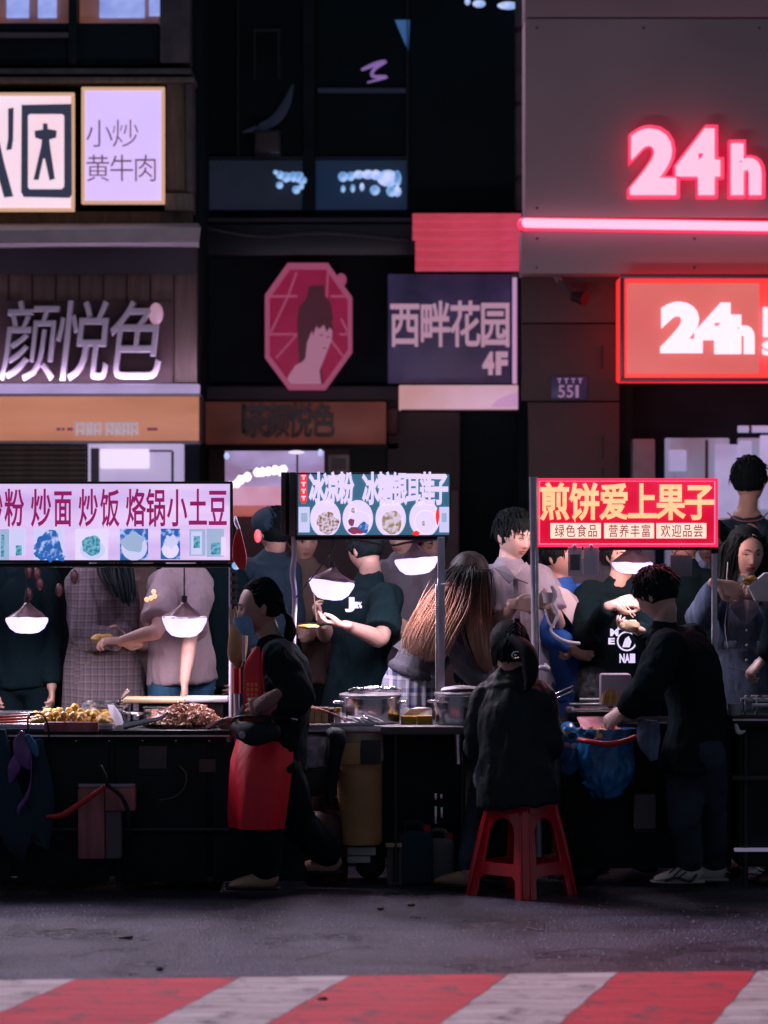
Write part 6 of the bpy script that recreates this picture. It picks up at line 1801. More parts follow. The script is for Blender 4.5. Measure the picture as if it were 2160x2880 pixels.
# price strip, bucket, cords
tag(MB().box(W(95, 0, 15.25).x, W(212, 0, 15.25).x, 15.255, 15.275, W(0, 1581, 15.25).z, W(0, 1560, 15.25).z, .003).build('price_strip', M['pink_bucket'], ca), 'worn pinkish strip under the counter edge')
t = thing('pink_crate', 'worn pink plastic crate in front of the left cart', 'crate', W(225, 1857, 15.2))
x0, z1 = XZ(168, 1702, 15.2); x1, z0 = XZ(262, 1856, 15.2); xr = W(292, 0, 15.2).x
MB().box(x0, x1 - .08, 15.2, 15.30, z0, z1, .008).build('side_board', M['pink_bucket'], t)
MB().box(x1 - .078, x1, 15.21, 15.30, z0, z1 - .10, .008).build('side_board', M['mid_grey'], t)
MB().box(x1 - .078, xr, 15.19, 15.30, z1 - .11, z1, .008).build('top_board', M['pink_bucket'], t)
MB().box(x0 + .004, xr, 15.195, 15.20 - .002, z1 + .004, z1 + .02, .003).build('lip', M['mauve_plain'], t)
z = Vector((0, 0, 0))
t = MB().tube([W(103, 1764, 15.14), W(130, 1762, 15.12), W(160, 1745, 15.12), W(200, 1718, 15.12), W(232, 1695, 15.12)], [.008, .014, .015, .013, .011], n=10)
tag(t.build('red_hose', M['red_cord']), 'curved red hose end hanging across the pink crate, lower left', 'hose')
t = MB().tube([W(218, 1655, 15.12), W(228, 1680, 15.1), W(232, 1695, 15.1), W(262, 1720, 15.1), W(278, 1760, 15.1), W(280, 1800, 15.12)], [.008, .011, .010, .010, .011, .012], n=10)
tag(t.build('black_hose', M['black_shiny']), 'black hose looping down over the right side of the pink crate', 'hose')
t = MB()
t.tube([W(388, 1655, 15.27), W(402, 1672, 15.25), W(398, 1702, 15.25), W(375, 1722, 15.25), W(345, 1728, 15.27)], .004, n=6)
tag(t.build('wire_loop', M['grey_frame']), 'thin wire loop on the dark front of the left cart', 'wire')
# plastic bags hanging at far left
mat('bag_purple', (.20, .08, .30), .25, var=.5, vscale=9, bump=.8, bscale=15)
mat('bag_teal', (.01, .16, .30), .25, var=.5, vscale=9, bump=.8, bscale=15)
for (pts, r, m, lab) in (
    ([(48, 1582), (44, 1605), (52, 1640), (62, 1660)], [.012, .035, .04, .01], 'bag_purple', 'small crumpled purple bag hanging at the left end of the cart'),
    ([(60, 1588), (70, 1610), (80, 1632)], [.01, .022, .012], 'bag_teal', 'blue green bag corner hanging beside the purple bag'),
    ([(40, 1630), (30, 1660), (22, 1690)], [.02, .03, .008], 'bag_purple', 'lower purple bag knot at the left end of the cart')):
    t = MB().tube([W(u, v, 15.2) for u, v in pts], [(a, a * .5) for a in r], n=12, hint=(1, 0, 0)); tag(t.build('plastic_bag', M[m]), lab, 'bag', 'small bags hanging on the left cart')
t = MB().tube([W(68, 1640, 15.18), W(66, 1690, 15.18), W(58, 1720, 15.18), W(42, 1745, 15.18), W(40, 1755, 15.18)], [.003, .004, .010, .013, .010], n=7); tag(t.build('tassel', M['bag_purple']), 'thin purple tassel hanging below the purple bags', 'tassel')
tag(MB().tube([W(5, 1580, 15.25), W(10, 1700, 15.22), W(60, 1830, 15.22), W(90, 1720, 15.24), W(84, 1600, 15.26)], [(.02, .01), (.07, .02), (.09, .03), (.06, .02), (.02, .01)], n=14, hint=(1, 0, 0)).build('dark_sack', M['navy_cloth']), 'big dark blue sack hanging behind the purple bags at the left', 'sack')

# things on the left counter
zc = ztop
def on(u, Y, z=None):
    return Vector(((u - 829.5) * Y / 6900, Y, zc if z is None else z))
tr = thing('tray', 'dark steel frying tray full of yellow potatoes with a bent wire handle', 'tray', on(100, 15.45))
xa, xb = W(-40, 0, 15.4).x, W(248, 0, 15.4).x
b = MB(); b.box(xa, xb, 15.30, 15.62, zc + .002, zc + .012, .003); b.box(xa, xb, 15.30, 15.312, zc + .0125, zc + .030, .003); b.box(xa, xb, 15.608, 15.62, zc + .0125, zc + .030, .003); b.box(xb - .012, xb, 15.3125, 15.6075, zc + .0125, zc + .030, .003)
b.build('pan', M['steel_rough'], tr)
MB().tube([W(62, 1580, 15.26), W(60, 1556, 15.27), W(66, 1543, 15.30), W(86, 1541, 15.30), W(98, 1552, 15.27), W(104, 1572, 15.25), W(106, 1590, 15.24)], .005, n=7).build('wire_handle', M['black_paint'], tr)
r0 = random.Random(5)
pots = []
for i in range(64):
    u = r0.uniform(70, 232); y = r0.uniform(15.34, 15.58)
    lay = 1 - abs(u - 150) / 95
    z = zc + .026 + r0.uniform(0, .05) * max(.1, lay) + (y - 15.34) * .09
    if i % 9 == 0: u = r0.uniform(200, 245); z = zc + .03
    c = Vector(((u - 829.5) * y / 6900, y, z))
    s = r0.uniform(.017, .025)
    pots.append((c, s))
pm = MB().ball((0, 0, 0), 1.15, .95, .9, n=12, wob=.3, seed=3)
pme = bpy.data.meshes.new('potato'); pme.from_pydata([tuple(p) for p in pm.v], [], pm.f); pme.polygons.foreach_set('use_smooth', [True] * len(pme.polygons)); pme.materials.append(M['potato'])
heap = thing('potato_heap', 'heap of small yellow fried potatoes in the dark tray', 'food', on(150, 15.45))
for c, s in pots:
    o = bpy.data.objects.new('potato', pme); COL.objects.link(o); o.parent = heap; o.location = c - WL[heap]; o.scale = (s, s, s); o.rotation_euler = (r0.uniform(0, 6), r0.uniform(0, 6), r0.uniform(0, 6))
t = thing('sausages', 'row of glossy dark red sausages at the left end of the tray', 'food', on(30, 15.4))
for i in range(4):
    MB().tube([W(-20, 1552 + i * 6, 15.36 + .02 * (3 - i)), W(40, 1549 + i * 6, 15.36 + .02 * (3 - i)), W(78, 1546 + i * 7, 15.36 + .02 * (3 - i))], .013, n=10).build('sausage', M['sausage'], t)
t = thing('steel_tray', 'long shallow steel tray with rolled rim behind the potatoes', 'tray', on(60, 15.85))
b = MB(); xa, xb = W(-60, 0, 15.8).x, W(206, 0, 15.8).x
b.box(xa, xb, 15.66, 15.99, zc + .003, zc + .05, .01); b.build('pan', M['steel'], t)
MB().tube([(xa, 15.65, zc + .055), (xb, 15.65, zc + .055), (xb, 16.0, zc + .055)], .009, n=8, res=1).build('rim', M['steel'], t)
def pot(name, c, r, h, label, cat='pot', m='steel', lid=False, handle=True, group=None):
    t = thing(name, label, cat, c, group)
    MB().lathe(c, [(.001, .002), (r * .93, .002), (r, .012), (r, h - .006), (r + .006, h), (r - .002, h + .002), (r - .004, h - .008), (r - .005, .015), (.001, .012)], n=36).build('wall', M[m], t)
    return t
c = on(238, 15.72); t = pot('saucepan', c, .085, .085, 'steel saucepan with two stacked lids beside the potatoes', 'pan')
MB().tube([c + Vector((.085, -.02, .055)), c + Vector((.16, -.10, .055)), c + Vector((.15, -.16, .05))], [(.012, .006)] * 3, n=8).build('handle', M['steel'], t)
c = on(215, 15.84); t = pot('steel_bowl', c, .095, .100, 'round steel bowl at the back of the left counter', 'bowl')
c = on(270, 15.86); t = pot('steel_jar', c, .040, .105, 'narrow steel jar holding the ladle', 'jar')
tag(MB().tube([W(252, 1525, 15.86), W(262, 1507, 15.85), W(276, 1491, 15.84)], [(.007, .004), (.007, .004), (.014, .006)], n=8).build('ladle', M['steel']), 'steel ladle handle sticking up from the narrow jar', 'ladle')
c = on(330, 15.68); t = pot('steel_cup', c, .045, .085, 'pair of steel seasoning cups left of the meat pile', 'cup', 'steel')
c = on(360, 15.72); t = pot('steel_cup', c, .045, .080, 'second steel cup, half behind the meat pile', 'cup', 'steel_rough')
tag(MB().tube([W(268, 1569, 15.32), W(310, 1560, 15.34), W(345, 1551, 15.36), W(362, 1540, 15.38)], [(.016, .006), (.013, .006), (.012, .008), (.011, .009)], n=8, hint=UP).build('spatula', M['steel']), 'flat steel spatula handle lying before the cups', 'spatula')
flp = MB(); flp.add([W(232, 1522, 15.5), W(246, 1522, 15.5), W(262, 1544, 15.4), W(268, 1566, 15.36), W(250, 1566, 15.36), W(238, 1545, 15.42)], [(0, 5, 4, 3, 2, 1)])
v2 = [Vector(p) + Vector((0, .004, 0)) for p in flp.v[:]]; flp.add(v2, [(0, 1, 2, 3, 4, 5)]); tag(flp.build('scraper', M['white_plastic'], smooth=False), 'pale triangular scraper blade leaning in the potatoes', 'scraper')
t = thing('cutting_board', 'long pale cutting board behind the meat pile, yellow at its left end', 'board', on(380, 15.9))
MB().box(W(268, 0, 15.85).x, W(400, 0, 15.85).x, 15.80, 15.99, zc + .095, zc + .120, .005).build('yellow_end', M['dough'], t)
MB().box(W(400, 0, 15.85).x + .001, W(492, 0, 15.85).x, 15.80, 15.99, zc + .100, zc + .124, .005).build('white_end', M['white_plastic'], t)
MB().box(W(300, 0, 15.85).x, W(480, 0, 15.85).x, 15.84, 15.96, zc + .002, zc + .094, .005).build('stand', M['rail_dark'], t)
# meat pile: a dish and a mound of small lumps
t = thing('meat_dish', 'flat steel dish under the big pile of brown meat pieces', 'dish', on(395, 15.5))
MB().lathe(on(395, 15.5), [(.001, .003), (.17, .003), (.205, .018), (.208, .020), (.17, .008), (.001, .007)], n=36, sy=.75).build('dish', M['steel'], t)
b = MB(); r0 = random.Random(8)
lump = MB().ball((0, 0, 0), 1, 1, 1, n=7, wob=.5, seed=1)
for i in range(520):
    a = r0.uniform(0, 2 * math.pi); k = math.sqrt(r0.random())
    cx = .195 * k * math.cos(a); cy = .14 * k * math.sin(a)
    hgt = .085 * max(0, 1 - k * k) * (1 + .35 * noise.noise(Vector((cx * 15, cy * 15, 2)))) * (.75 + .5 * (cx + .195) / .39)
    c = on(395, 15.5) + Vector((cx, cy, .014 + hgt))
    s = r0.uniform(.007, .014); Rr = Euler((r0.uniform(0, 6), r0.uniform(0, 6), 0)).to_matrix()
    b.add([c + Rr @ Vector((p[0] * s * 1.5, p[1] * s, p[2] * s * .7)) for p in lump.v], lump.f)
b.ball(on(395, 15.5) + Vector((0, 0, .01)), .18, .13, .07, n=20, wob=.2)
tag(b.build('meat_pile', M['meat']), 'glistening pile of chopped brown meat on the left stall', 'food', kind='stuff')
tag(MB().tube([W(448, 1572, 15.31), W(470, 1562, 15.33), W(488, 1556, 15.35)], [(.012, .005)] * 3, n=8, hint=UP).build('serving_tongs', M['steel']), 'steel serving tongs at the right end of the left counter', 'tongs')
# skewer bag on the post
t = thing('skewer_bag', 'beige bag with bamboo skewers tied to the post beside the masked person', 'bag', W(512, 1440, 15.4))
for i, (a, b_) in enumerate(((497, 1312), (503, 1316), (509, 1310), (515, 1322), (520, 1330))):
    MB().cyl(W(a + 3, 1420, 15.38 - .003 * i), W(a, b_, 15.38 - .003 * i), .006, n=8).build('skewer', M['bamboo'], t)
MB().tube([W(514, 1350, 15.38), W(515, 1372, 15.37), W(512, 1415, 15.36), W(513, 1436, 15.37)], [(.040, .02), (.046, .026), (.045, .03), (.025, .018)], hint=(1, 0, 0), n=16).build('pouch', M['beige_bag'], t)
MB().cyl(W(527, 1428, 15.32), W(528, 1362, 15.32), .008, n=8).build('tube_handle', M['white_plastic'], t)
# flag
v, f = plate2d([blob([(516, 1138), (520, 1150), (526, 1175), (531, 1200), (531, 1218), (526, 1231), (516, 1226), (504, 1208), (504, 1180), (508, 1160)], 15.5)], .012, .003)
v[:, 1] += 15.5 + .012 * np.sin(v[:, 2] * 40)
t = thing('pennant', 'narrow red cloth pennant hanging at the right end of the left sign', 'flag', W(518, 1231, 15.5))
link('cloth', v, f, M['red_flag'], t); MB().tube([W(516, 1142, 15.5), W(510, 1128, 15.5), W(508, 1118, 15.52)], [.008, .010, .008], n=8).build('knot', M['white_plastic'], t)
tag(MB().ball(W(510, 1222, 15.6), .022, .02, .02, n=12).build('blue_lamp', M['bead_blue']), 'tiny blue lamp under the right corner of the left sign', 'lamp')
# festoon of warm bulbs seen behind
t = thing('warm_bulb_cluster', 'cluster of small warm bulbs glowing between two customers at the left stall', 'lamp', W(325, 1330, 15.98))
for i, (u, v) in enumerate(((317, 1295), (326, 1292), (334, 1288), (320, 1320), (332, 1278))):
    MB().ball(W(u, v, 15.98), .013, n=10).build('bulb', M['bulb_warm'], t)
t = thing('red_lanterns', 'dim red paper lanterns hanging behind the left stall', 'lantern', W(70, 1300, 16.15))
for i, (u, v) in enumerate(((62, 1235), (80, 1240), (86, 1262), (62, 1285), (160, 1245), (128, 1275))):
    MB().ball(W(u, v, 16.15), .020, .020, .036, n=12).build('lantern', M['maroon'], t)

# ---------- lamps (one kind, copied)
def lamp(u, v, wpx, hpx, Y, shade=(36, 30), label='', cord_v=None, group='hanging LED bowl lamps over the stalls', tilt=0.0, en=9):
    k = Y / 6900; c = W(u, v, Y); r = wpx * k / 2; h = hpx * k
    t = thing('hanging_lamp', label, 'lamp', c, group)
    Rz = Matrix.Rotation(tilt, 3, 'Y')
    m_ = MB().lathe((0, 0, 0), [(.001, -h * .96), (r * .30, -h), (r * .55, -h * .93), (r * .80, -h * .66), (r * .97, -h * .22), (r, -.004), (r * .97, .004), (.001, .002)], n=36, wob=.05, seed=u)
    link('diffuser', [c + Rz @ Vector(p) for p in m_.v], m_.f, M['led_white'], t)
    rs, hs = shade[0] * k, shade[1] * k
    m_ = MB().lathe((0, 0, 0), [(r * .93, .006), (rs * .95, .012), (rs * .72, hs * .35), (rs * .40, hs * .62), (rs * .22, hs * .85), (rs * .16, hs), (.001, hs + .002)], n=30, wob=.22, seed=u * .37)
    link('shade', [c + Rz @ Vector(p) for p in m_.v], m_.f, M['lamp_shade'], t)
    if cord_v: MB().cyl(c + Vector((0, 0, hs)), W(u, cord_v, Y), .0035, n=8).build('cord', M['cable'], t)
    MB().cyl(c + Vector((0, 0, hs - .005)), c + Vector((0, 0, hs + .03)), .014, n=12).build('socket', M['grey_frame'], t)
    ld = bpy.data.lights.new('bowl_light', 'AREA'); ld.shape = 'DISK'; ld.size = r * 1.7; ld.energy = en; ld.color = (1.0, .80, .96); ld.spread = math.radians(175)
    o = bpy.data.objects.new('bowl_light', ld); COL.objects.link(o); o.parent = t; o.location = (0, 0, -h - .012)
    return t
lamp(58, 1336, 92, 32, 15.72, (42, 34), 'glowing bowl lamp over the potatoes, leftmost of all', 1222)
lamp(398, 1334, 96, 42, 15.72, (40, 34), 'glowing bowl lamp with orange rim over the meat pile', 1222, en=5)
MB_r = MB().lathe(W(398, 1334, 15.72), [(.108, -.002), (.112, .002), (.108, .006), (.100, .003), (.108, -.002)], n=36)
MB_r.build('orange_rim', M['food_tan'], bpy.data.objects['hanging_lamp.001'])
lamp(717, 1256, 98, 40, 15.75, (48, 30), 'glowing bowl lamp hung low on a thin cord under the middle sign', 1160, tilt=math.radians(7), en=4.5)
lamp(899, 1207, 94, 34, 15.75, (34, 36), 'glowing bowl lamp beside the right post of the middle stall', 1160, tilt=math.radians(-5), en=6)
lamp(1366, 1217, 90, 22, 15.75, (40, 42), 'shallow glowing lamp in a crumpled bag under the red sign', 1182, en=2.5)

# ---------- stall B, middle
YB = 15.70
t = sign_box(640, 974, 1021, 1159, YB, .10, 'sign_teal', 'charcoal_slate', 'grey_frame', 'blue green lit sign with white characters and four bowls over the middle stall', rim=.008)
for (u0, u1, y, m) in ((607, 618, YB + .02, 'mauve_plain'), (619, 624, YB + .05, 'rail_dark'), (625, 638.5, YB - .005, 'mauve_plain')):
    panel('end_plate', u0, u1, 1020, 1157, y, .12, 'grey_frame' if m != 'rail_dark' else m, t, b=.003)
v, f = plate2d([blob([(648, 1026), (650, 1020), (660, 1020), (663, 1026), (663, 1080), (659, 1088), (652, 1088), (648, 1080)], YB)], .003); v[:, 1] += YB - .002
tag(link('red_label', v, f, M['box_red'], t, smooth=False), 'red upright label with tiny white marks')
for i in range(4):
    k = MB(); v0 = 1026 + i * 15; bx(k, 651, 660.5, v0, v0 + 3, YB - .006, .003); bx(k, 654, 657.5, v0 + 3.3, v0 + 10, YB - .006, .003); k.build('label_mark', M['sign_white_b'], t)
mat_b = M['sign_white_b']
letters('冰凉粉', (669, 1022, 765, 1085), YB - .003, .006, mat_b, t, offset=.046, name='character', cells=[(669, 700), (700, 732), (732, 763)])
letters('冰糖银耳莲子', (784, 1022, 972, 1088), YB - .003, .006, mat_b, t, offset=.042, name='character', cells=[(784, 817), (817, 848), (848, 878), (878, 908), (908, 938), (936, 967)])
def bowl_print(cu, m, wob, seed, extra=()):
    P = []
    c = W(cu, 1120, YB); k = YB / 6900
    for i in range(30):
        th = 2 * math.pi * i / 30
        z = max(c.z + 40 * k * math.sin(th), W(0, 1155.5, YB).z)
        P.append((c.x + 33 * k * math.cos(th) * (1.0), z))
    v, f = plate2d([P], .003); v[:, 1] += YB - .0045
    q = link('bowl_print', v, f, mat_b, t, smooth=False)
    disc('food_print', cu + 3, 1128, 24, 24, YB - .0075, .002, m, q, wob, seed)
    for j, (du, dv, ru, rv, mm) in enumerate(extra): disc('food_print', cu + du, 1120 + dv, ru, rv, YB - .0095 - j * .0002, .0015, mm, q, .3, seed + j)
    return q
bowl_print(703, 'food_brown', .35, 2); 
q = bowl_print(773, 'sign_white_b', .1, 3, ((-14, 8, 7, 8, 'food_red'), (-10, -18, 5, 6, 'food_tan'), (-8, 26, 14, 7, 'food_red'), (13, 20, 11, 12, 'print_blue'), (4, 28, 10, 5, 'food_red')))
bowl_print(844, 'food_tan', .25, 4)
bowl_print(917, 'sign_white_b', .1, 5, ((28, -4, 4, 16, 'box_red'), (-18, 32, 8, 5, 'box_red'), (-2, 10, 4, 6, 'food_tan')))
for (a, b_) in ((645, 669), (949, 970)):
    q = panel('menu_card', a, b_, 1095, 1150, YB - .008, .004, 'print_pale', t); panel('card_print', a + 5, b_ - 5, 1108, 1128, YB - .010, .002, 'print_panel', q)

cbn = thing('food_stall', 'middle food cart with a dark shelf top, thin legs and two steel posts', 'food stall', (0, 15.75, 0))
zb = W(0, 1568, 15.5).z
xB0, xB1 = W(636, 0, 15.5).x, W(1008, 0, 15.5).x
MB().box(xB0, xB1, 15.48, 16.05, zb - .028, zb, .005).build('counter_top', M['steel_rough'], cbn)
MB().box(W(822, 0, 15.5).x, xB1, 15.465, 15.478, zb - .04, zb - .002, .004).build('front_edge', M['grey_frame'], cbn)
MB().box(xB0 + .02, xB1 - .02, 15.72, 15.98, .12, zb - .03, .01).build('cart_body', M['black_paint'], cbn)
for u in (855, 1000):
    MB().cyl(W(u, 1585, 15.55), Vector((W(u, 0, 15.55).x, 15.55, .02)), .012).build('leg', M['rail_dark'], cbn)
mb = MB(); mb.tube([W(634, 1160, 15.74), W(636, 1200, 15.74), W(632, 1240, 15.735), W(637, 1290, 15.74), W(634, 1380, 15.74), W(634, 1570, 15.74)], [.012, .013, .015, .013, .013, .013], n=12); mb.build('post', M['post_metal'], cbn)
mb = MB(); a = W(953, 1570, 15.66); mb.box(a.x - .018, a.x + .018, 15.65, 15.69, zb, W(0, 1160, 15.66).z, .005); mb.build('post', M['post_metal'], cbn)
MB().box(a.x - .028, a.x - .0185, 15.655, 15.685, zb, W(0, 1262, 15.66).z, .002).build('post_strip', M['white_metal'], cbn)
MB().cyl(W(638, 1163, 15.74), W(955, 1163, 15.74), .010).build('cross_rail', M['rail_dark'], cbn)
MB().tube([W(640, 1290, 15.7), W(680, 1240, 15.7), W(718, 1188, 15.72), W(722, 1165, 15.74)], .004, n=6).build('power_cord', M['cable'], cbn)
MB().tube([W(760, 1165, 15.7), W(840, 1178, 15.69), W(880, 1172, 15.7), W(940, 1165, 15.72)], .006, n=6).build('power_cord', M['cable'], cbn)
MB().cyl(W(954, 1262, 15.64), W(968, 1262, 15.62), .006, n=8).build('hook', M['white_plastic'], cbn)
for u0, u1, v0, v1 in ((745, 812, 1830, 1848), (870, 916, 1828, 1842), (748, 800, 1850, 1864), (868, 912, 1850, 1862)):
    MB().box(W(u0, 0, 15.6).x, W(u1, 0, 15.6).x, 15.6, 15.64, W(0, v1, 15.6).z, W(0, v0, 15.6).z, .004).build('base_bar', M['white_metal'], cbn)
for x in (W(800, 0, 15.8).x, W(980, 0, 15.8).x): wheel(cbn, x, 15.85, .075)
# hanging sheet and barrel in front
t = thing('beige_barrel', 'tall beige plastic barrel with a pale upper band under the middle counter', 'barrel', W(776, 1832, 15.5))
cB = Vector((W(777, 0, 15.52).x, 15.60, 0)); zb0 = W(0, 1828, 15.52).z; zb1 = W(0, 1578, 15.52).z
MB().lathe((cB.x, cB.y, zb0), [(.001, 0), (.098, .002), (.108, .02), (.110, .30), (.112, (zb1 - zb0) * .72), (.001, (zb1 - zb0) * .72 + .001)], n=30, sy=.85, wob=.06, seed=3).build('drum', M['beige_bag'], t)
MB().lathe((cB.x, cB.y, zb0 + (zb1 - zb0) * .725), [(.001, 0), (.114, .001), (.118, .02), (.114, (zb1 - zb0) * .26), (.10, (zb1 - zb0) * .27), (.001, (zb1 - zb0) * .272)], n=30, sy=.85, wob=.06, seed=3).build('upper_band', M['beige_top'], t)
MB().box(W(780, 0, 15.45).x, W(822, 0, 15.45).x, 15.475, 15.487, W(0, 1652, 15.45).z, W(0, 1600, 15.45).z, .003).build('dark_flap', M['charcoal_slate'], t)
MB().box(W(727, 0, 15.45).x, W(778, 0, 15.45).x, 15.475, 15.487, W(0, 1652, 15.45).z, W(0, 1606, 15.45).z, .003).build('card_label', M['beige_bag'], t)
t = thing('clear_bucket', 'small see through bucket with mauve scraps left of the beige barrel', 'bucket', W(672, 1662, 15.42))
cq = Vector((W(672, 0, 15.42).x, 15.5, W(0, 1660, 15.42).z))
MB().lathe(cq, [(.001, 0), (.062, .002), (.080, .15), (.084, .152), (.078, .15), (.060, .008), (.001, .006)], n=26).build('wall', M['clear_bag'], t)
b = MB(); r0 = random.Random(3)
for i in range(26): b.ball(cq + Vector((r0.uniform(-.045, .045), r0.uniform(-.05, .02), r0.uniform(.015, .09))), .022, n=8, wob=.6, seed=i)
b.build('scraps', M['mauve_plain'], t)
# shelf on which it stands
MB().box(xB0, W(730, 0, 15.5).x, 15.44, 15.60, cq.z - .018, cq.z - .001, .003).build('side_shelf', M['rail_dark'], cbn)
tag(MB().tube([W(716, 1580, 15.40), W(728, 1592, 15.38), W(722, 1640, 15.40), W(714, 1700, 15.42), W(712, 1740, 15.43)], [(.03, .02), (.045, .03), (.035, .03), (.03, .02), (.012, .01)], n=14, hint=(1, 0, 0)).build('black_sack', M['black_shiny']), 'black plastic sack hanging beside the beige barrel', 'bag')
t = thing('gas_bottle', 'dark red gas bottle on the ground left of the beige barrel', 'bottle', Vector((W(702, 0, 15.62).x, 15.62, 0)))
cg = WL[t]
MB().lathe(cg, [(.001, .01), (.10, .012), (.112, .04), (.114, .26), (.10, .33), (.05, .37), (.03, .38), (.001, .381)], n=30).build('tank', M['maroon'], t)
MB().lathe(cg, [(.062, .37), (.066, .38), (.066, .43), (.060, .43), (.058, .38)], n=24).build('collar', M['maroon'], t)
MB().cyl(cg + Vector((0, 0, .38)), cg + Vector((0, 0, .42)), .016).build('valve', M['steel_rough'], t)
tag(MB().tube([W(600, 1768, 15.3), W(618, 1790, 15.32), W(640, 1840, 15.34), W(662, 1880, 15.36)], .006, n=6).build('gas_hose', M['navy_cloth']), 'thin dark green hose slanting down from the red apron', 'hose')
for u, v, h_ in ((680, 1752, 10), (678, 1762, 8)):
    pass
# hanging steel tube
tag(MB().cyl(W(992, 1650, 15.5), W(990, 1586, 15.5), .020, n=18).build('steel_tube', M['steel']), 'short polished steel tube hanging under the middle counter beside the sitter', 'tube')
for u, v0, v1 in ((942, 1714, 1728), (942, 1742, 1780), (954, 1716, 1726), (955, 1744, 1768)):
    o = MB().box(W(u - 3, 0, 15.53).x, W(u + 2, 0, 15.53).x, 15.54, 15.55, W(0, v1, 15.53).z, W(0, v0, 15.53).z, .001).build('frame_strip', M['steel'], cbn)
# pots on the middle counter
def stockpot(u, Y, r, h, label, seed):
    c = Vector((W(u, 0, Y).x, Y, zb)); t = thing('stock_pot', label, 'pot', c, 'steel stock pots on the middle counter')
    MB().lathe(c, [(.001, .003), (r * .97, .003), (r, .012), (r, h * .72), (r + .004, h * .73), (r + .004, h * .76), (r, h * .77), (r, h), (r + .008, h + .003), (r + .006, h + .008), (r - .004, h + .006), (r - .006, .02), (.001, .015)], n=44).build('wall', M['steel'], t)
    MB().lathe(c + Vector((0, 0, h + .010)), [(r + .004, 0), (r + .005, .006), (r * .9, .012), (r * .4, .017), (.001, .018)], n=40, wob=.03, seed=seed).build('lid', M['steel_rough'], t)
    for s in (-1, 1):
        MB().tube([c + Vector((s * r, -.035, h * .80)), c + Vector((s * (r + .03), -.03, h * .82)), c + Vector((s * (r + .032), .03, h * .82)), c + Vector((s * r, .035, h * .80))], .006, n=8).build('handle', M['steel'], t)
    return t, c
t, c = stockpot(800, 15.72, .148, .125, 'wide steel stock pot with cutlery on its lid, beside the wooden box', 1)
r0 = random.Random(2)
tools = thing('lid_cloths', 'heap of pale spoons and a folded cloth lying on the wide pot lid', 'cutlery', c + Vector((0, 0, .16)))
for i in range(9):
    x = r0.uniform(-.11, .09); y = r0.uniform(-.08, .05)
    MB().tube([c + Vector((x, y, .158)), c + Vector((x + r0.uniform(.02, .05), y + r0.uniform(-.02, .03), .166)), c + Vector((x + .07, y + .01, .160))], [(.010, .005), (.014, .006), (.006, .004)], n=8, hint=UP).build('spoon', M['steel' if i % 3 else 'white_plastic'], tools)
t, c2 = stockpot(992, 15.66, .118, .135, 'second steel stock pot at the right end of the middle counter, white lid', 2)
tag(MB().tube([c2 + Vector((-.075, -.03, .168)), c2 + Vector((0, -.04, .176)), c2 + Vector((.09, 0, .172))], [(.03, .012), (.045, .015), (.03, .01)], n=12, hint=(0, 1, 0)).build('folded_lid', M['white_plastic']), 'smooth white plastic lid lying on the second stock pot', 'lid')
tag(MB().lathe(c2 + Vector((-.088, -.085, 0)), [(.001, .002), (.022, .003), (.012, .03), (.014, .045), (.036, .075), (.040, .11), (.037, .11), (.030, .08), (.001, .05)], n=24).build('steel_goblet', M['steel']), 'small shiny steel ladle cup before the second stock pot', 'cup')
p = W(1022, 1545, 15.52); tag(MB().box(p.x - .04, p.x + .015, 15.52, 15.53, zb + .002, zb + .085, .003).build('red_label_box', M['maroon']), 'dark red packet leaning on the second stock pot', 'packet')
t = thing('wooden_box', 'light wooden box with vertical grain at the left end of the middle counter', 'box', Vector((W(672, 0, 15.5).x, 15.5, zb)))
xa, xb = W(634, 0, 15.5).x, W(709, 0, 15.5).x; zz = W(0, 1529, 15.5).z
nb = 5
for i in range(nb):
    a = xa + (xb - xa) * i / nb; b_ = xa + (xb - xa) * (i + 1) / nb
    MB().box(a + .0012, b_ - .0012, 15.50, 15.512, zb + .012, zz - (.002 if i % 2 else 0), .002).build('board', M['wood'], t)
MB().box(xa, xb, 15.513, 15.66, zb + .01, zz - .004, .003).build('core', M['dark_brown'], t)
MB().box(xb + .001, xb + .028, 15.505, 15.66, zb + .001, zz - .006, .003).build('end_board', M['dark_brown'], t)
MB().box(xa - .02, xb + .01, 15.455, 15.497, zb + .001, zb + .012, .002).build('ledge', M['white_metal'], t)
t = thing('clutter_tray', 'pale plastic tray with small bottles and pink straps between box and pot', 'tray', Vector((W(745, 0, 15.5).x, 15.5, zb)))
MB().box(W(713, 0, 15.5).x, W(808, 0, 15.5).x, 15.485, 15.56, zb + .001, zb + .016, .004).build('base', M['white_metal'], t)
tag(MB().lathe(Vector((W(731, 0, 15.5).x, 15.53, zb + .017)), [(.001, 0), (.017, .001), (.018, .04), (.012, .048), (.001, .049)], n=18).build('bottle_body', M['white_plastic'], t), 'tiny white bottle')
MB().lathe(Vector((W(731, 0, 15.5).x, 15.53, zb + .067)), [(.001, 0), (.015, .001), (.015, .02), (.001, .021)], n=18).build('yellow_cap', M['yellow_card'], t)
r0 = random.Random(12)
for i in range(9):
    u = 738 + i * 7; MB().tube([Vector((W(u, 0, 15.5).x, 15.50 + r0.uniform(0, .04), zb + .02 + r0.uniform(0, .03))), Vector((W(u + 20, 0, 15.5).x, 15.5, zb + .025 + r0.uniform(0, .015))), Vector((W(u + 34, 0, 15.5).x, 15.49, zb + .018))], .005, n=6).build('utensil', M['steel' if i % 2 else 'white_plastic'], t)
tag(MB().tube([W(655, 1506, 15.6), W(665, 1520, 15.56), W(690, 1532, 15.5), W(720, 1542, 15.5), W(745, 1556, 15.5)], .0045, n=6).build('pink_strap', M['lip_soft']), 'thin pink strap crossing behind the wooden box', 'strap')
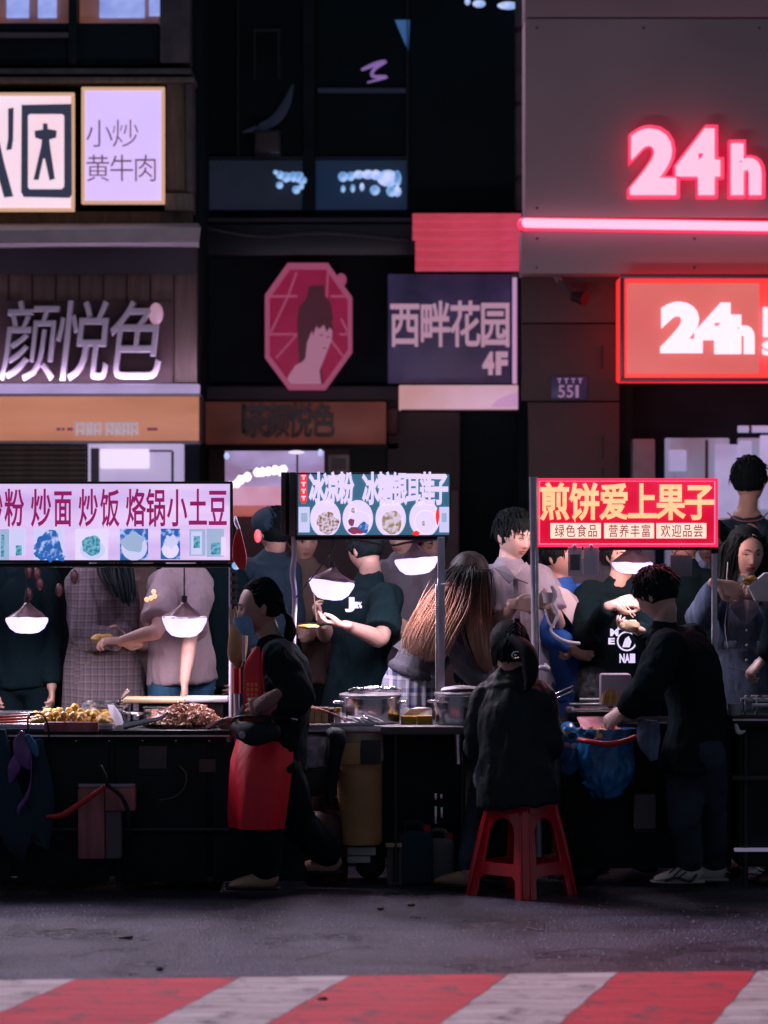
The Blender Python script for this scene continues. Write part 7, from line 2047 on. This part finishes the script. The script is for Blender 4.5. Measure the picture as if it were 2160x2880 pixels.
t = thing('yellow_box', 'open paper box, white inside and golden yellow below, between the pots', 'box', Vector((W(898, 0, 15.6).x, 15.6, zb)))
xa, xb = W(866, 0, 15.58).x, W(934, 0, 15.58).x
MB().box(xa, (xa + xb) / 2, 15.58, 15.70, zb + .001, zb + .042, .003).build('lower_box', M['yellow_card'], t)
MB().box((xa + xb) / 2 + .002, xb, 15.57, 15.68, zb + .001, zb + .044, .003).build('lower_box', M['yellow_card'], t)
fl = MB(); flap(fl, [W(868, 1548, 15.62), W(868, 1525, 15.64), W(888, 1532, 15.62), W(902, 1528, 15.64), W(932, 1530, 15.64), W(934, 1549, 15.62)]); fl.build('white_flap', M['paper_white'], t, smooth=False)
tag(MB().ball(W(746, 1511, 15.7), .016, .016, .014, n=10, wob=.3).build('dumpling', M['dough']), 'small pale dumpling at the left of the wide pot', 'food')

# ---------- stall C, right
YCc = 15.72
t = sign_box(1158, 1551, 1033, 1182, YCc, .11, 'sign_red', 'maroon', 'neon_red', 'red lit sign with six golden characters over the right stall', rim=.014)
letters('煎饼爱上果子', (1168, 1045, 1542, 1121), YCc - .002, .008, M['sign_cream'], t, offset=.028, bevel=0.0, name='character', cells=[(1168, 1228), (1232, 1293), (1297, 1356), (1358, 1417), (1419, 1478), (1480, 1541)])
for (a, b_, s_) in ((1189, 1298, '绿色食品'), (1305, 1413, '营养丰富'), (1418, 1526, '欢迎品尝')):
    q = panel('cream_panel', a, b_, 1130, 1163, YCc - .004, .004, 'cream_box', t, b=.002)
    letters(s_, (a + 8, 1133, b_ - 6, 1160), YCc - .0045, .003, M['text_red'], q, offset=.006, name='character', gap=.16)
x0, z1 = XZ(1164, 1038, YCc); x1, z0 = XZ(1545, 1176, YCc)
k = MB(); e = .005
k.box(x0, x1, YCc - .003, YCc - .0005, z1 - e, z1); k.box(x0, x1, YCc - .003, YCc - .0005, z0, z0 + e); k.box(x0, x0 + e, YCc - .0028, YCc - .0005, z0 + e, z1 - e); k.box(x1 - e, x1, YCc - .0028, YCc - .0005, z0 + e, z1 - e)
k.build('pink_piping', M['sign_pink_edge'], t)

cc_ = thing('food_stall', 'right pancake stall with steel griddle frame, dark body and two bright posts', 'food stall', (1.2, 15.8, 0))
zcc = W(0, 1562, 15.5).z
MB().box(W(1205, 0, 15.5).x, W(1590, 0, 15.5).x, 15.50, 16.02, zcc - .03, zcc, .005).build('counter_top', M['rail_dark'], cc_)
MB().box(W(1212, 0, 15.5).x, W(1585, 0, 15.5).x, 15.60, 15.98, .08, zcc - .031, .01).build('cart_body', M['black_paint'], cc_)
for x in (W(1270, 0, 15.6).x, W(1540, 0, 15.6).x): wheel(cc_, x, 15.75, .09)
a = W(1160, 1500, 15.68); 
mb = MB(); mb.cyl(Vector((W(1164, 0, 15.68).x, 15.70, .02)), W(1152, 1030, 15.70), .020, n=16); mb.build('post', M['post_metal'], cc_)
mb = MB(); mb.cyl(Vector((W(1160, 0, 15.68).x + .004, 15.65, zcc)), W(1159, 1182, 15.66), .0085, n=12); mb.build('post_brace', M['steel'], cc_)
p = W(1543, 0, 15.68); mb = MB(); mb.box(p.x - .013, p.x + .013, 15.66, 15.69, zcc, W(0, 1196, 15.68).z, .004); mb.build('post', M['post_metal'], cc_)
MB().box(p.x - .018, p.x + .018, 15.655, 15.695, W(0, 1195, 15.68).z, W(0, 1183, 15.68).z, .003).build('post_cap', M['black_paint'], cc_)
MB().cyl(W(1160, 1185, 15.72), W(1545, 1185, 15.72), .008).build('cross_rail', M['rail_dark'], cc_)
tag(MB().tube([W(1161, 1444, 15.62), W(1172, 1442, 15.60), W(1184, 1446, 15.60), W(1178, 1436, 15.62)], [.010, .013, .014, .008], n=10).build('clamp', M['white_plastic'], cc_), 'white clamp low on the left post')
# payment cards hanging under the sign
t = thing('payment_card', 'pair of clear plastic card holders hanging under the left of the red sign', 'card holder', W(1260, 1245, 15.66))
mat('plastic_clear', (.92, .86, 1.0), .2, alpha=.8)
mat('card_print', (.16, .17, .20), .5)
for a, b_ in ((1227, 1257), (1261, 1294)):
    x0, z1 = XZ(a, 1182, 15.66); x1, z0 = XZ(b_, 1244, 15.66)
    q = MB().box(x0, x1, 15.66, 15.666, z0, z1, .004).build('holder', M['plastic_clear'], t)
    if a == 1227: MB().box(x0 + .010, x1 - .010, 15.652, 15.658, z0 + .028, z1 - .035, .001).build('card', M['card_print'], q)
    else: MB().box(x0 + .006, x1 - .006, 15.668, 15.671, z0 + .01, z1 - .01, .001).build('card', M['mauve_plain'], q)
for u in (1241, 1277):
    MB().box(W(u - 3, 0, 15.66).x, W(u + 3, 0, 15.66).x, 15.652, 15.672, W(0, 1186, 15.66).z, W(0, 1176, 15.66).z, .002).build('clip', M['steel'], t)
t = thing('hanging_card', 'square speckled card hung on a string under the right of the red sign', 'card', W(1471, 1246, 15.66))
x0, z1 = XZ(1448, 1199, 15.66); x1, z0 = XZ(1495, 1245, 15.66)
MB().box(x0, x1, 15.66, 15.67, z0, z1, .004).build('board', M['mauve_plain'], t)
MB().tube([W(1456, 1199, 15.66), W(1468, 1183, 15.66), W(1474, 1183, 15.66), W(1490, 1200, 15.66)], .0018, n=5).build('string', M['cable'], t)
# griddle
t = thing('griddle', 'steel griddle with parallel bright rails at the right stall', 'griddle', Vector((W(1275, 0, 15.6).x, 15.6, zcc)))
MB().box(W(1225, 0, 15.6).x, W(1345, 0, 15.6).x, 15.56, 15.92, zcc + .002, zcc + .05, .008).build('frame', M['rail_dark'], t)
for (u0, u1, v, y, r, m) in ((1234, 1328, 1535, 15.52, .010, 'steel'), (1230, 1320, 1522, 15.62, .008, 'steel_rough'), (1252, 1326, 1512, 15.75, .010, 'white_metal'), (1246, 1330, 1550, 15.50, .006, 'steel'), (1224, 1240, 1530, 15.56, .008, 'steel')):
    MB().cyl(W(u0, v, y), W(u1, v, y), r, n=12).build('rail', M[m], t)
MB().box(W(1252, 0, 15.85).x, W(1330, 0, 15.85).x, 15.70, 15.92, zcc + .052, zcc + .060, .003).build('hot_plate', M['steel_rough'], t)
p0 = [W(1246, 1552, 15.49), W(1320, 1552, 15.49), W(1345, 1590, 15.40), W(1262, 1590, 15.40)]
fl = MB(); flap(fl, p0, .008); fl.build('drip_plate', M['steel_rough'], t, smooth=False)
t = thing('tongs', 'flat steel tongs slanting up beside the blue dress', 'tongs', W(1215, 1500, 15.66))
for d in (-5, 5):
    MB().tube([W(1190, 1508 + d, 15.66), W(1236, 1488 + d, 15.62)], [(.006, .003), (.006, .003)], n=8).build('arm', M['steel'], t)
MB().tube([W(1236, 1483, 15.62), W(1238, 1493, 15.62)], .005, n=6).build('joint', M['steel'], t)
MB().ball(W(1190, 1522, 15.6), .02, .02, .012, n=10).build('foot', M['white_plastic'], t)
t = thing('food_box', 'clear plastic box with sliced filling held over the griddle', 'box', W(1335, 1530, 15.5))
mat('box_clear', (.62, .50, .62), .3, alpha=.85)
x0, z1 = XZ(1297, 1456, 15.5); x1, z0 = XZ(1364, 1526, 15.5)
MB().box(x0, x1, 15.50, 15.60, z0, z1, .012).build('tub', M['box_clear'], t)
for i in range(7):
    u = 1302 + i * 5; MB().tube([W(u, 1520, 15.49), W(u + 2, 1500 - (i * 5) % 12, 15.488)], .006, n=6).build('slice', M['pancake' if i % 3 else 'dough'], t)
t = thing('mixing_cup', 'small pale cup with batter at the right end of the griddle stall', 'cup', Vector((W(1592, 0, 15.5).x, 15.5, zcc + .02)))
MB().lathe(Vector((W(1590, 0, 15.5).x, 15.56, zcc + .004)), [(.001, .002), (.026, .003), (.034, .085), (.036, .087), (.031, .082), (.001, .05)], n=20).build('cup_wall', M['white_plastic'], t)
MB().cyl(W(1588, 1490, 15.55), W(1580, 1472, 15.55), .003, n=6).build('straw', M['white_plastic'], t)
MB().cyl(W(1594, 1490, 15.55), W(1597, 1474, 15.55), .003, n=6).build('straw', M['lip_soft'], t)
# bin bag with red rim
t = thing('bin_bag', 'crumpled translucent blue bin bag held open by a bent red rim', 'bag', W(1310, 1722, 15.3))
cb_ = W(1310, 0, 15.32); zt = W(0, 1582, 15.25).z
prof = [(.001, -.33), (.06, -.32), (.105, -.27), (.125, -.22), (.135, -.16), (.138, -.10), (.135, -.05), (.132, -.02), (.137, 0), (.145, .012), (.137, .008), (.125, -.02), (.06, -.10), (.001, -.12)]
prof2 = []
for i_ in range(len(prof) - 1):
    for j_ in range(3): prof2.append((prof[i_][0] + (prof[i_ + 1][0] - prof[i_][0]) * j_ / 3, prof[i_][1] + (prof[i_ + 1][1] - prof[i_][1]) * j_ / 3))
prof2.append(prof[-1])
m_ = MB().lathe((0, 0, 0), prof2, n=90, sy=.85)
v = []
for p in m_.v:
    p = Vector(p); n1 = (1 - abs(noise.noise(p * 13)) * 3) * .016 + (1 - abs(noise.noise(p * 31 + Vector((3, 0, 0)))) * 3) * .007 - .012
    d = Vector((p.x, p.y, 0)); d = d.normalized() if d.length > .01 else d
    v.append(Vector((cb_.x, 15.36, zt)) + p + d * n1)
link('bag', v, m_.f, M['blue_bag'], t)
MB().tube([W(1252, 1598, 15.26), W(1272, 1602, 15.20), W(1310, 1607, 15.17), W(1345, 1602, 15.20), W(1372, 1592, 15.26)], .013, n=12).build('red_rim', M['red_cord'], t)
MB().tube([W(1372, 1592, 15.26), W(1380, 1600, 15.30), W(1376, 1620, 15.33)], .013, n=10).build('rim_end', M['black_paint'], t)
b = MB(); r0 = random.Random(6)
for i in range(16): b.ball(Vector((cb_.x, 15.34, zt - .03)) + Vector((r0.uniform(-.09, .09), r0.uniform(-.07, .05), r0.uniform(-.02, .03))), .024, n=9, wob=.7, seed=i)
b.build('rubbish', M['dough'], t)
t = thing('side_bag', 'blue plastic bag with groceries squeezed behind the sitter, right side', 'bag', W(1232, 1640, 15.4))
b = MB().tube([W(1226, 1572, 15.46), W(1232, 1600, 15.43), W(1232, 1640, 15.42), W(1228, 1662, 15.43)], [(.035, .03), (.06, .04), (.065, .045), (.03, .03)], n=24, hint=(1, 0, 0), res=6)
v = [Vector(p) + Vector((noise.noise(Vector(p) * 22) * .014, noise.noise(Vector(p) * 22 + Vector((5, 0, 0))) * .014, 0)) for p in b.v]
link('bag', v, b.f, M['blue_bag'], t)
for i, (u, v_, m) in enumerate(((1213, 1586, 'yellow_card'), (1236, 1588, 'rail_dark'), (1222, 1610, 'mauve_plain'), (1240, 1612, 'white_plastic'))):
    MB().ball(W(u, v_, 15.385), .022, .012, .016, n=10, wob=.3, seed=i).build('grocery', M[m], t)
tag(MB().box(W(1371, 0, 15.48).x, W(1418, 0, 15.48).x, 15.48, 15.56, W(0, 1792, 15.48).z, W(0, 1716, 15.48).z, .008).build('grey_carton', M['mid_grey']), 'worn grey carton under the right stall between the two figures', 'carton')
MB().box(W(1378, 0, 15.5).x, W(1412, 0, 15.5).x, 15.50, 15.58, W(0, 1620, 15.5).z, W(0, 1575, 15.5).z, .006).build('pink_carton', M['pink_bucket'], cc_)
MB().box(W(1371, 0, 15.48).x, W(1418, 0, 15.48).x, 15.47, 15.58, W(0, 1796, 15.48).z, W(0, 1793, 15.48).z).build('low_shelf', M['rail_dark'], cc_)

# clutter below the counters
def jug(u, Y, s_, m, label):
    c = Vector((W(u, 0, Y).x, Y, .002)); t = thing('jug', label, 'jug', c)
    MB().box(c.x - .09 * s_, c.x + .09 * s_, Y - .06, Y + .06, .002, .26 * s_, .03).build('body', M[m], t)
    MB().tube([c + Vector((-.05 * s_, 0, .25 * s_)), c + Vector((-.04 * s_, 0, .30 * s_)), c + Vector((.03 * s_, 0, .30 * s_)), c + Vector((.05 * s_, 0, .25 * s_))], .011, n=8).build('handle', M[m], t)
    MB().cyl(c + Vector((.06 * s_, 0, .255 * s_)), c + Vector((.06 * s_, 0, .29 * s_)), .018).build('cap', M['red_cord'], t)
jug(895, 15.62, 1.0, 'navy_cloth', 'dark blue water jug with a red cap under the middle counter')
jug(948, 15.66, .85, 'mid_grey', 'small grey jug under the middle counter near the sitter')
t = thing('carton', 'open brown carton on the ground behind the jugs of the middle stall', 'carton', Vector((W(870, 0, 15.6).x, 15.6, 0)))
MB().box(W(836, 0, 15.6).x, W(868, 0, 15.6).x, 15.56, 15.70, .002, .20, .004).build('carton_body', M['beige_wall'], t)
MB().box(W(833, 0, 15.6).x, W(868, 0, 15.6).x, 15.54, 15.56, .19, .21, .002).build('flap', M['bamboo'], t)
for (u0, u1, v0, v1) in ((300, 360, 1612, 1660), (430, 466, 1640, 1668)):
    panel('sticker', u0, u1, v0, v1, 15.322, .003, 'grey_frame', ca)
for i in range(7):
    u = 20 + i * 72
    MB().ball(W(u, 1600, 15.326), .006, .004, .006, n=8).build('rivet', M['steel'], ca)
MB().box(xA0, xA1, 15.27, 15.279, ztop - .030, ztop - .022).build('edge_trim', M['steel_rough'], ca)

# steam over the griddle
sm = bpy.data.materials.new('steam'); sm.use_nodes = True
nt = sm.node_tree; nt.nodes.clear()
out = nt.nodes.new('ShaderNodeOutputMaterial'); pv = nt.nodes.new('ShaderNodeVolumePrincipled')
tc = nt.nodes.new('ShaderNodeTexCoord'); nn = nt.nodes.new('ShaderNodeTexNoise'); nn.inputs['Scale'].default_value = 34; nn.inputs['Detail'].default_value = 3
gr = nt.nodes.new('ShaderNodeTexGradient'); gr.gradient_type = 'SPHERICAL'
mp = nt.nodes.new('ShaderNodeMapping'); mp.inputs['Location'].default_value = (-1, -1, -1); mp.inputs['Scale'].default_value = (2, 2, 2)
nt.links.new(tc.outputs['Generated'], mp.inputs[0]); nt.links.new(mp.outputs[0], gr.inputs[0]); nt.links.new(tc.outputs['Object'], nn.inputs['Vector'])
m1 = nt.nodes.new('ShaderNodeMapRange'); m1.inputs['From Min'].default_value = .42; m1.inputs['From Max'].default_value = .62; m1.inputs['To Max'].default_value = 4
nt.links.new(nn.outputs['Fac'], m1.inputs['Value'])
m2 = nt.nodes.new('ShaderNodeMath'); m2.operation = 'MULTIPLY'; nt.links.new(m1.outputs[0], m2.inputs[0]); nt.links.new(gr.outputs['Fac'], m2.inputs[1])
nt.links.new(m2.outputs[0], pv.inputs['Density']); pv.inputs['Color'].default_value = (.9, .88, .95, 1)
nt.links.new(pv.outputs[0], out.inputs['Volume'])
M['steam'] = sm
c = W(1280, 1484, 15.8)
tag(MB().ball(c, .115, .08, .11, n=20).build('steam', sm), 'puff of steam rising from the griddle', 'steam', kind='stuff')

# ---------- stall D at the right edge
cd = thing('food_stall', 'dark food cart at the right picture edge with a steel tray rack', 'food stall', (2.4, 15.8, 0))
zd = W(0, 1548, 15.45).z
MB().box(W(1583, 0, 15.4).x, 3.4, 15.42, 16.0, zd - .05, zd, .006).build('counter_top', M['black_paint'], cd)
MB().box(W(1600, 0, 15.4).x, 3.4, 15.50, 15.96, .10, zd - .052, .01).build('cart_body', M['black_paint'], cd)
MB().box(W(1583, 0, 15.4).x, 3.4, 15.41, 15.418, zd - .018, zd - .008).build('edge_trim', M['steel_rough'], cd)
MB().box(W(1585, 0, 15.4).x, 3.4, 15.46, 15.50, W(0, 1686, 15.46).z, W(0, 1676, 15.46).z, .003).build('middle_rail', M['pillar_grey'], cd)
MB().box(W(1590, 0, 15.4).x, 3.4, 15.46, 15.50, W(0, 1840, 15.46).z, W(0, 1833, 15.46).z, .003).build('lower_rail', M['lilac_dim'], cd)
MB().cyl(Vector((W(1610, 0, 15.5).x, 15.5, .0)), Vector((W(1610, 0, 15.5).x, 15.5, zd - .05)), .014).build('leg', M['rail_dark'], cd)
t = thing('tray_rack', 'steel tray rack with round rails on the right edge counter', 'rack', Vector((W(1640, 0, 15.6).x, 15.6, zd)))
for (u0, v, y) in ((1608, 1506, 15.75), (1600, 1512, 15.62), (1625, 1524, 15.55)):
    MB().cyl(W(u0, v, y), W(1760, v, y), .010, n=12).build('rail', M['white_metal'], t)
for u in (1608, 1634):
    MB().tube([Vector((W(u, 0, 15.6).x, 15.6, zd + .002)), Vector((W(u, 0, 15.6).x, 15.6, zd + .075)), Vector((W(u + 12, 0, 15.6).x, 15.62, zd + .09))], .007, n=8).build('foot', M['steel'], t)
tag(MB().cyl(W(1575, 1443, 15.75), W(1640, 1452, 15.72), .003, n=6).build('serving_stick', M['steel']), 'thin steel stick held out from the right edge over the counter', 'stick')
tag(MB().tube([W(1590, 1567, 15.42), W(1596, 1582, 15.40), W(1608, 1580, 15.40)], [.010, .013, .006], n=8).build('bag_knot', M['white_plastic']), 'small white bag knot at the corner of the right edge counter', 'bag')

# area lights carrying the light of the lit signs towards the street
for nm, u, v, Y, sx, sz, en, col in (('sign_glow', 250, 1128, YA - .05, 1.6, .36, 6, (.86, .66, 1.0)), ('sign_glow', 805, 1090, YB - .05, .72, .3, 4, (.8, .72, 1.0)), ('sign_glow', 1355, 1108, YCc - .05, .85, .32, 8, (1.0, .16, .26))):
    par = [o for o in bpy.data.objects if o.name.startswith('stall_sign') and abs(o.location.x - W(u, 0, Y).x) < .5][0]
    area(par, nm, W(u, v, Y), (math.radians(-90), 0, 0), sx, sz, en, col)

# unseen glowing backs and area lights, added to brighten the crowd
for nm, u, v, Y, d, sx, sz, en, col, fm in (('crowd_fill', 92, 1128, YA, .12, 1.8, .36, 6, (.95, .76, 1.0), 'sign_white'), ('crowd_fill', 806, 1090, YB, .10, .72, .3, 9.0, (.95, .82, 1.0), 'sign_white_b'), ('crowd_fill', 1355, 1108, YCc, .11, .85, .32, 9.0, (1.0, .60, .62), 'cream_box')):
    par = [o for o in bpy.data.objects if o.name.startswith('stall_sign') and abs(o.location.x - W(u, 0, Y).x) < .6][0]
    c = W(u, v, Y + d)
    MB().box(c.x - sx / 2, c.x + sx / 2, Y + d + .001, Y + d + .006, c.z - sz / 2, c.z + sz / 2).build('added_back', M[fm], par)
    area(par, nm, c + Vector((0, .03, 0)), (math.radians(90), 0, 0), sx, sz, en, col)

# ---------- red stool
t = thing('plastic_stool', 'glossy red plastic stool with arched sides, carrying the seated person in black', 'stool', Vector((W(1129, 0, 15.22).x, 15.22, 0)))
SX, SY = W(1127, 0, 15.2).x, 15.24
Hs = .468; h0, h1 = .115, .187     # half side at the top and the foot
Rz = Matrix.Rotation(math.radians(48), 3, 'Z')
def spt(p): return Rz @ Vector(p) + Vector((SX, SY, 0))
def arc(x0, x1, z0, zt, n=10):
    """arched opening outline from (x0,z0) up over to (x1,z0)"""
    cx = (x0 + x1) / 2; r = (x1 - x0) / 2
    P = [(x0, z0)]
    for i in range(n + 1):
        a = math.pi * (1 - i / n); P.append((cx + r * .90 * math.cos(a), zt - r * .75 + r * .75 * math.sin(a)))
    P.append((x1, z0))
    return P
lean = math.atan2(h1 - h0, Hs)
for k in range(4):
    # trapezoid with a big arched window and a notch at the foot
    top, bot = h0 - .012, h1 - .014
    outer = [(-bot, 0), (-top, Hs - .03), (-top + .015, Hs - .012), (top - .015, Hs - .012), (top, Hs - .03), (bot, 0), (bot - .050, 0), (bot - .062, .085), (bot - .085, .105), (-bot + .085, .105), (-bot + .062, .085), (-bot + .050, 0)]
    win = arc(-.098, .098, .165, .375)
    win = [(x * (1.0 if z < .2 else (1 - (z - .2) * 1.0)), z) for x, z in win]
    win = [(-.094, .158)] + win[1:-1] + [(.094, .158)]
    v, f = plate2d([outer, list(reversed(win))], .006, .004)
    Rk = Matrix.Rotation(math.radians(90 * k), 3, 'Z')
    V = []
    for p in v:
        z = p[2]; y = -(h1 - (h1 - h0) * z / Hs) + p[1]
        V.append(spt(Rk @ Vector((p[0], y, z))))
    link('side_panel', V, f, M['red_plastic'], t, smooth=False)
for k in range(4):
    Rk = Matrix.Rotation(math.radians(90 * k), 3, 'Z')
    a = h1 - .006; b_ = h0 - .006
    m_ = MB()
    m_.tube([spt(Rk @ Vector((a - .004, a - .004, .002))), spt(Rk @ Vector(((a + b_) / 2, (a + b_) / 2, Hs * .5))), spt(Rk @ Vector((b_ - .004, b_ - .004, Hs - .02)))], [(.021, .017), (.020, .017), (.022, .018)], n=16, hint=Rz @ Rk @ Vector((1, -1, 0)))
    for s in (-1, 1):
        q = Vector((1, -1, 0)) * s * .018
        m_.tube([spt(Rk @ (Vector((a, a, .003)) + q + Vector((.002, .002, 0)))), spt(Rk @ (Vector((b_, b_, Hs - .03)) + q * .8 + Vector((.002, .002, 0))))], .006, n=8)
    m_.build('leg', M['red_plastic'], t)
m_ = MB()
out_ = []
for i in range(48):
    a = 2 * math.pi * i / 48; c_, s_ = math.cos(a), math.sin(a)
    e = 2 / 5.0
    out_.append((abs(c_) ** e * (1 if c_ > 0 else -1), abs(s_) ** e * (1 if s_ > 0 else -1)))
v = []; f = []
rings = [(h0 + .006, Hs - .040), (h0 + .010, Hs - .030), (h0 + .008, Hs - .008), (h0 - .002, Hs), (h0 - .020, Hs + .001), (h0 - .03, Hs - .004), (.03, Hs - .006), (.022, Hs - .014), (.001, Hs - .014)]
for r_, z in rings:
    for x, y in out_: v.append(spt((x * r_, y * r_, z)))
for j in range(len(rings) - 1):
    for i in range(48):
        a = j * 48 + i; b2 = j * 48 + (i + 1) % 48; f.append((a, b2, b2 + 48, a + 48))
o = link('seat', v, f, M['red_plastic'], t)
tag(MB().box(W(1183, 0, 15.1).x, W(1208, 0, 15.1).x, 15.12, 15.17, Hs - .004, Hs + .012, .005).build('pale_tag', M['mauve_plain'], t), 'pale scuffed corner of the seat')

# pale strips painting lit ground under the left cart, and crates behind
for u, v, w_, h_, lab in ((325, 1871, 110, 4, 'long thin pale strip painting lit ground under the left cart'), (448, 1872, 60, 7, 'pale violet strip painting lit ground under the left cart beside the red apron')):
    Y = 15.6
    x0, z1 = XZ(u - w_ / 2, v - h_, Y); x1, z0 = XZ(u + w_ / 2, v, Y)
    tag(MB().box(x0, x1, Y + .5, Y + .6, .001, .03, .002).build('lit_ground_strip', M['white_metal']), lab, 'board')
t = thing('back_crate', 'pale crates stacked in the dark behind the stool legs', 'crate', Vector((W(1075, 0, 16.2).x, 16.2, 0)))
for (u0, u1, v0, v1, m) in ((1058, 1096, 1788, 1808, 'maroon'), (1060, 1092, 1810, 1826, 'mauve_plain'), (1055, 1088, 1830, 1846, 'mauve_plain')):
    MB().box(W(u0, 0, 16.0).x, W(u1, 0, 16.0).x, 16.0, 16.2, W(0, v1, 16.0).z, W(0, v0, 16.0).z, .006).build('crate_layer', M[m], t)
MB().box(W(1055, 0, 16.0).x, W(1096, 0, 16.0).x, 16.02, 16.2, 0.001, W(0, 1847, 16.0).z, .006).build('crate_layer', M['rail_dark'], t)
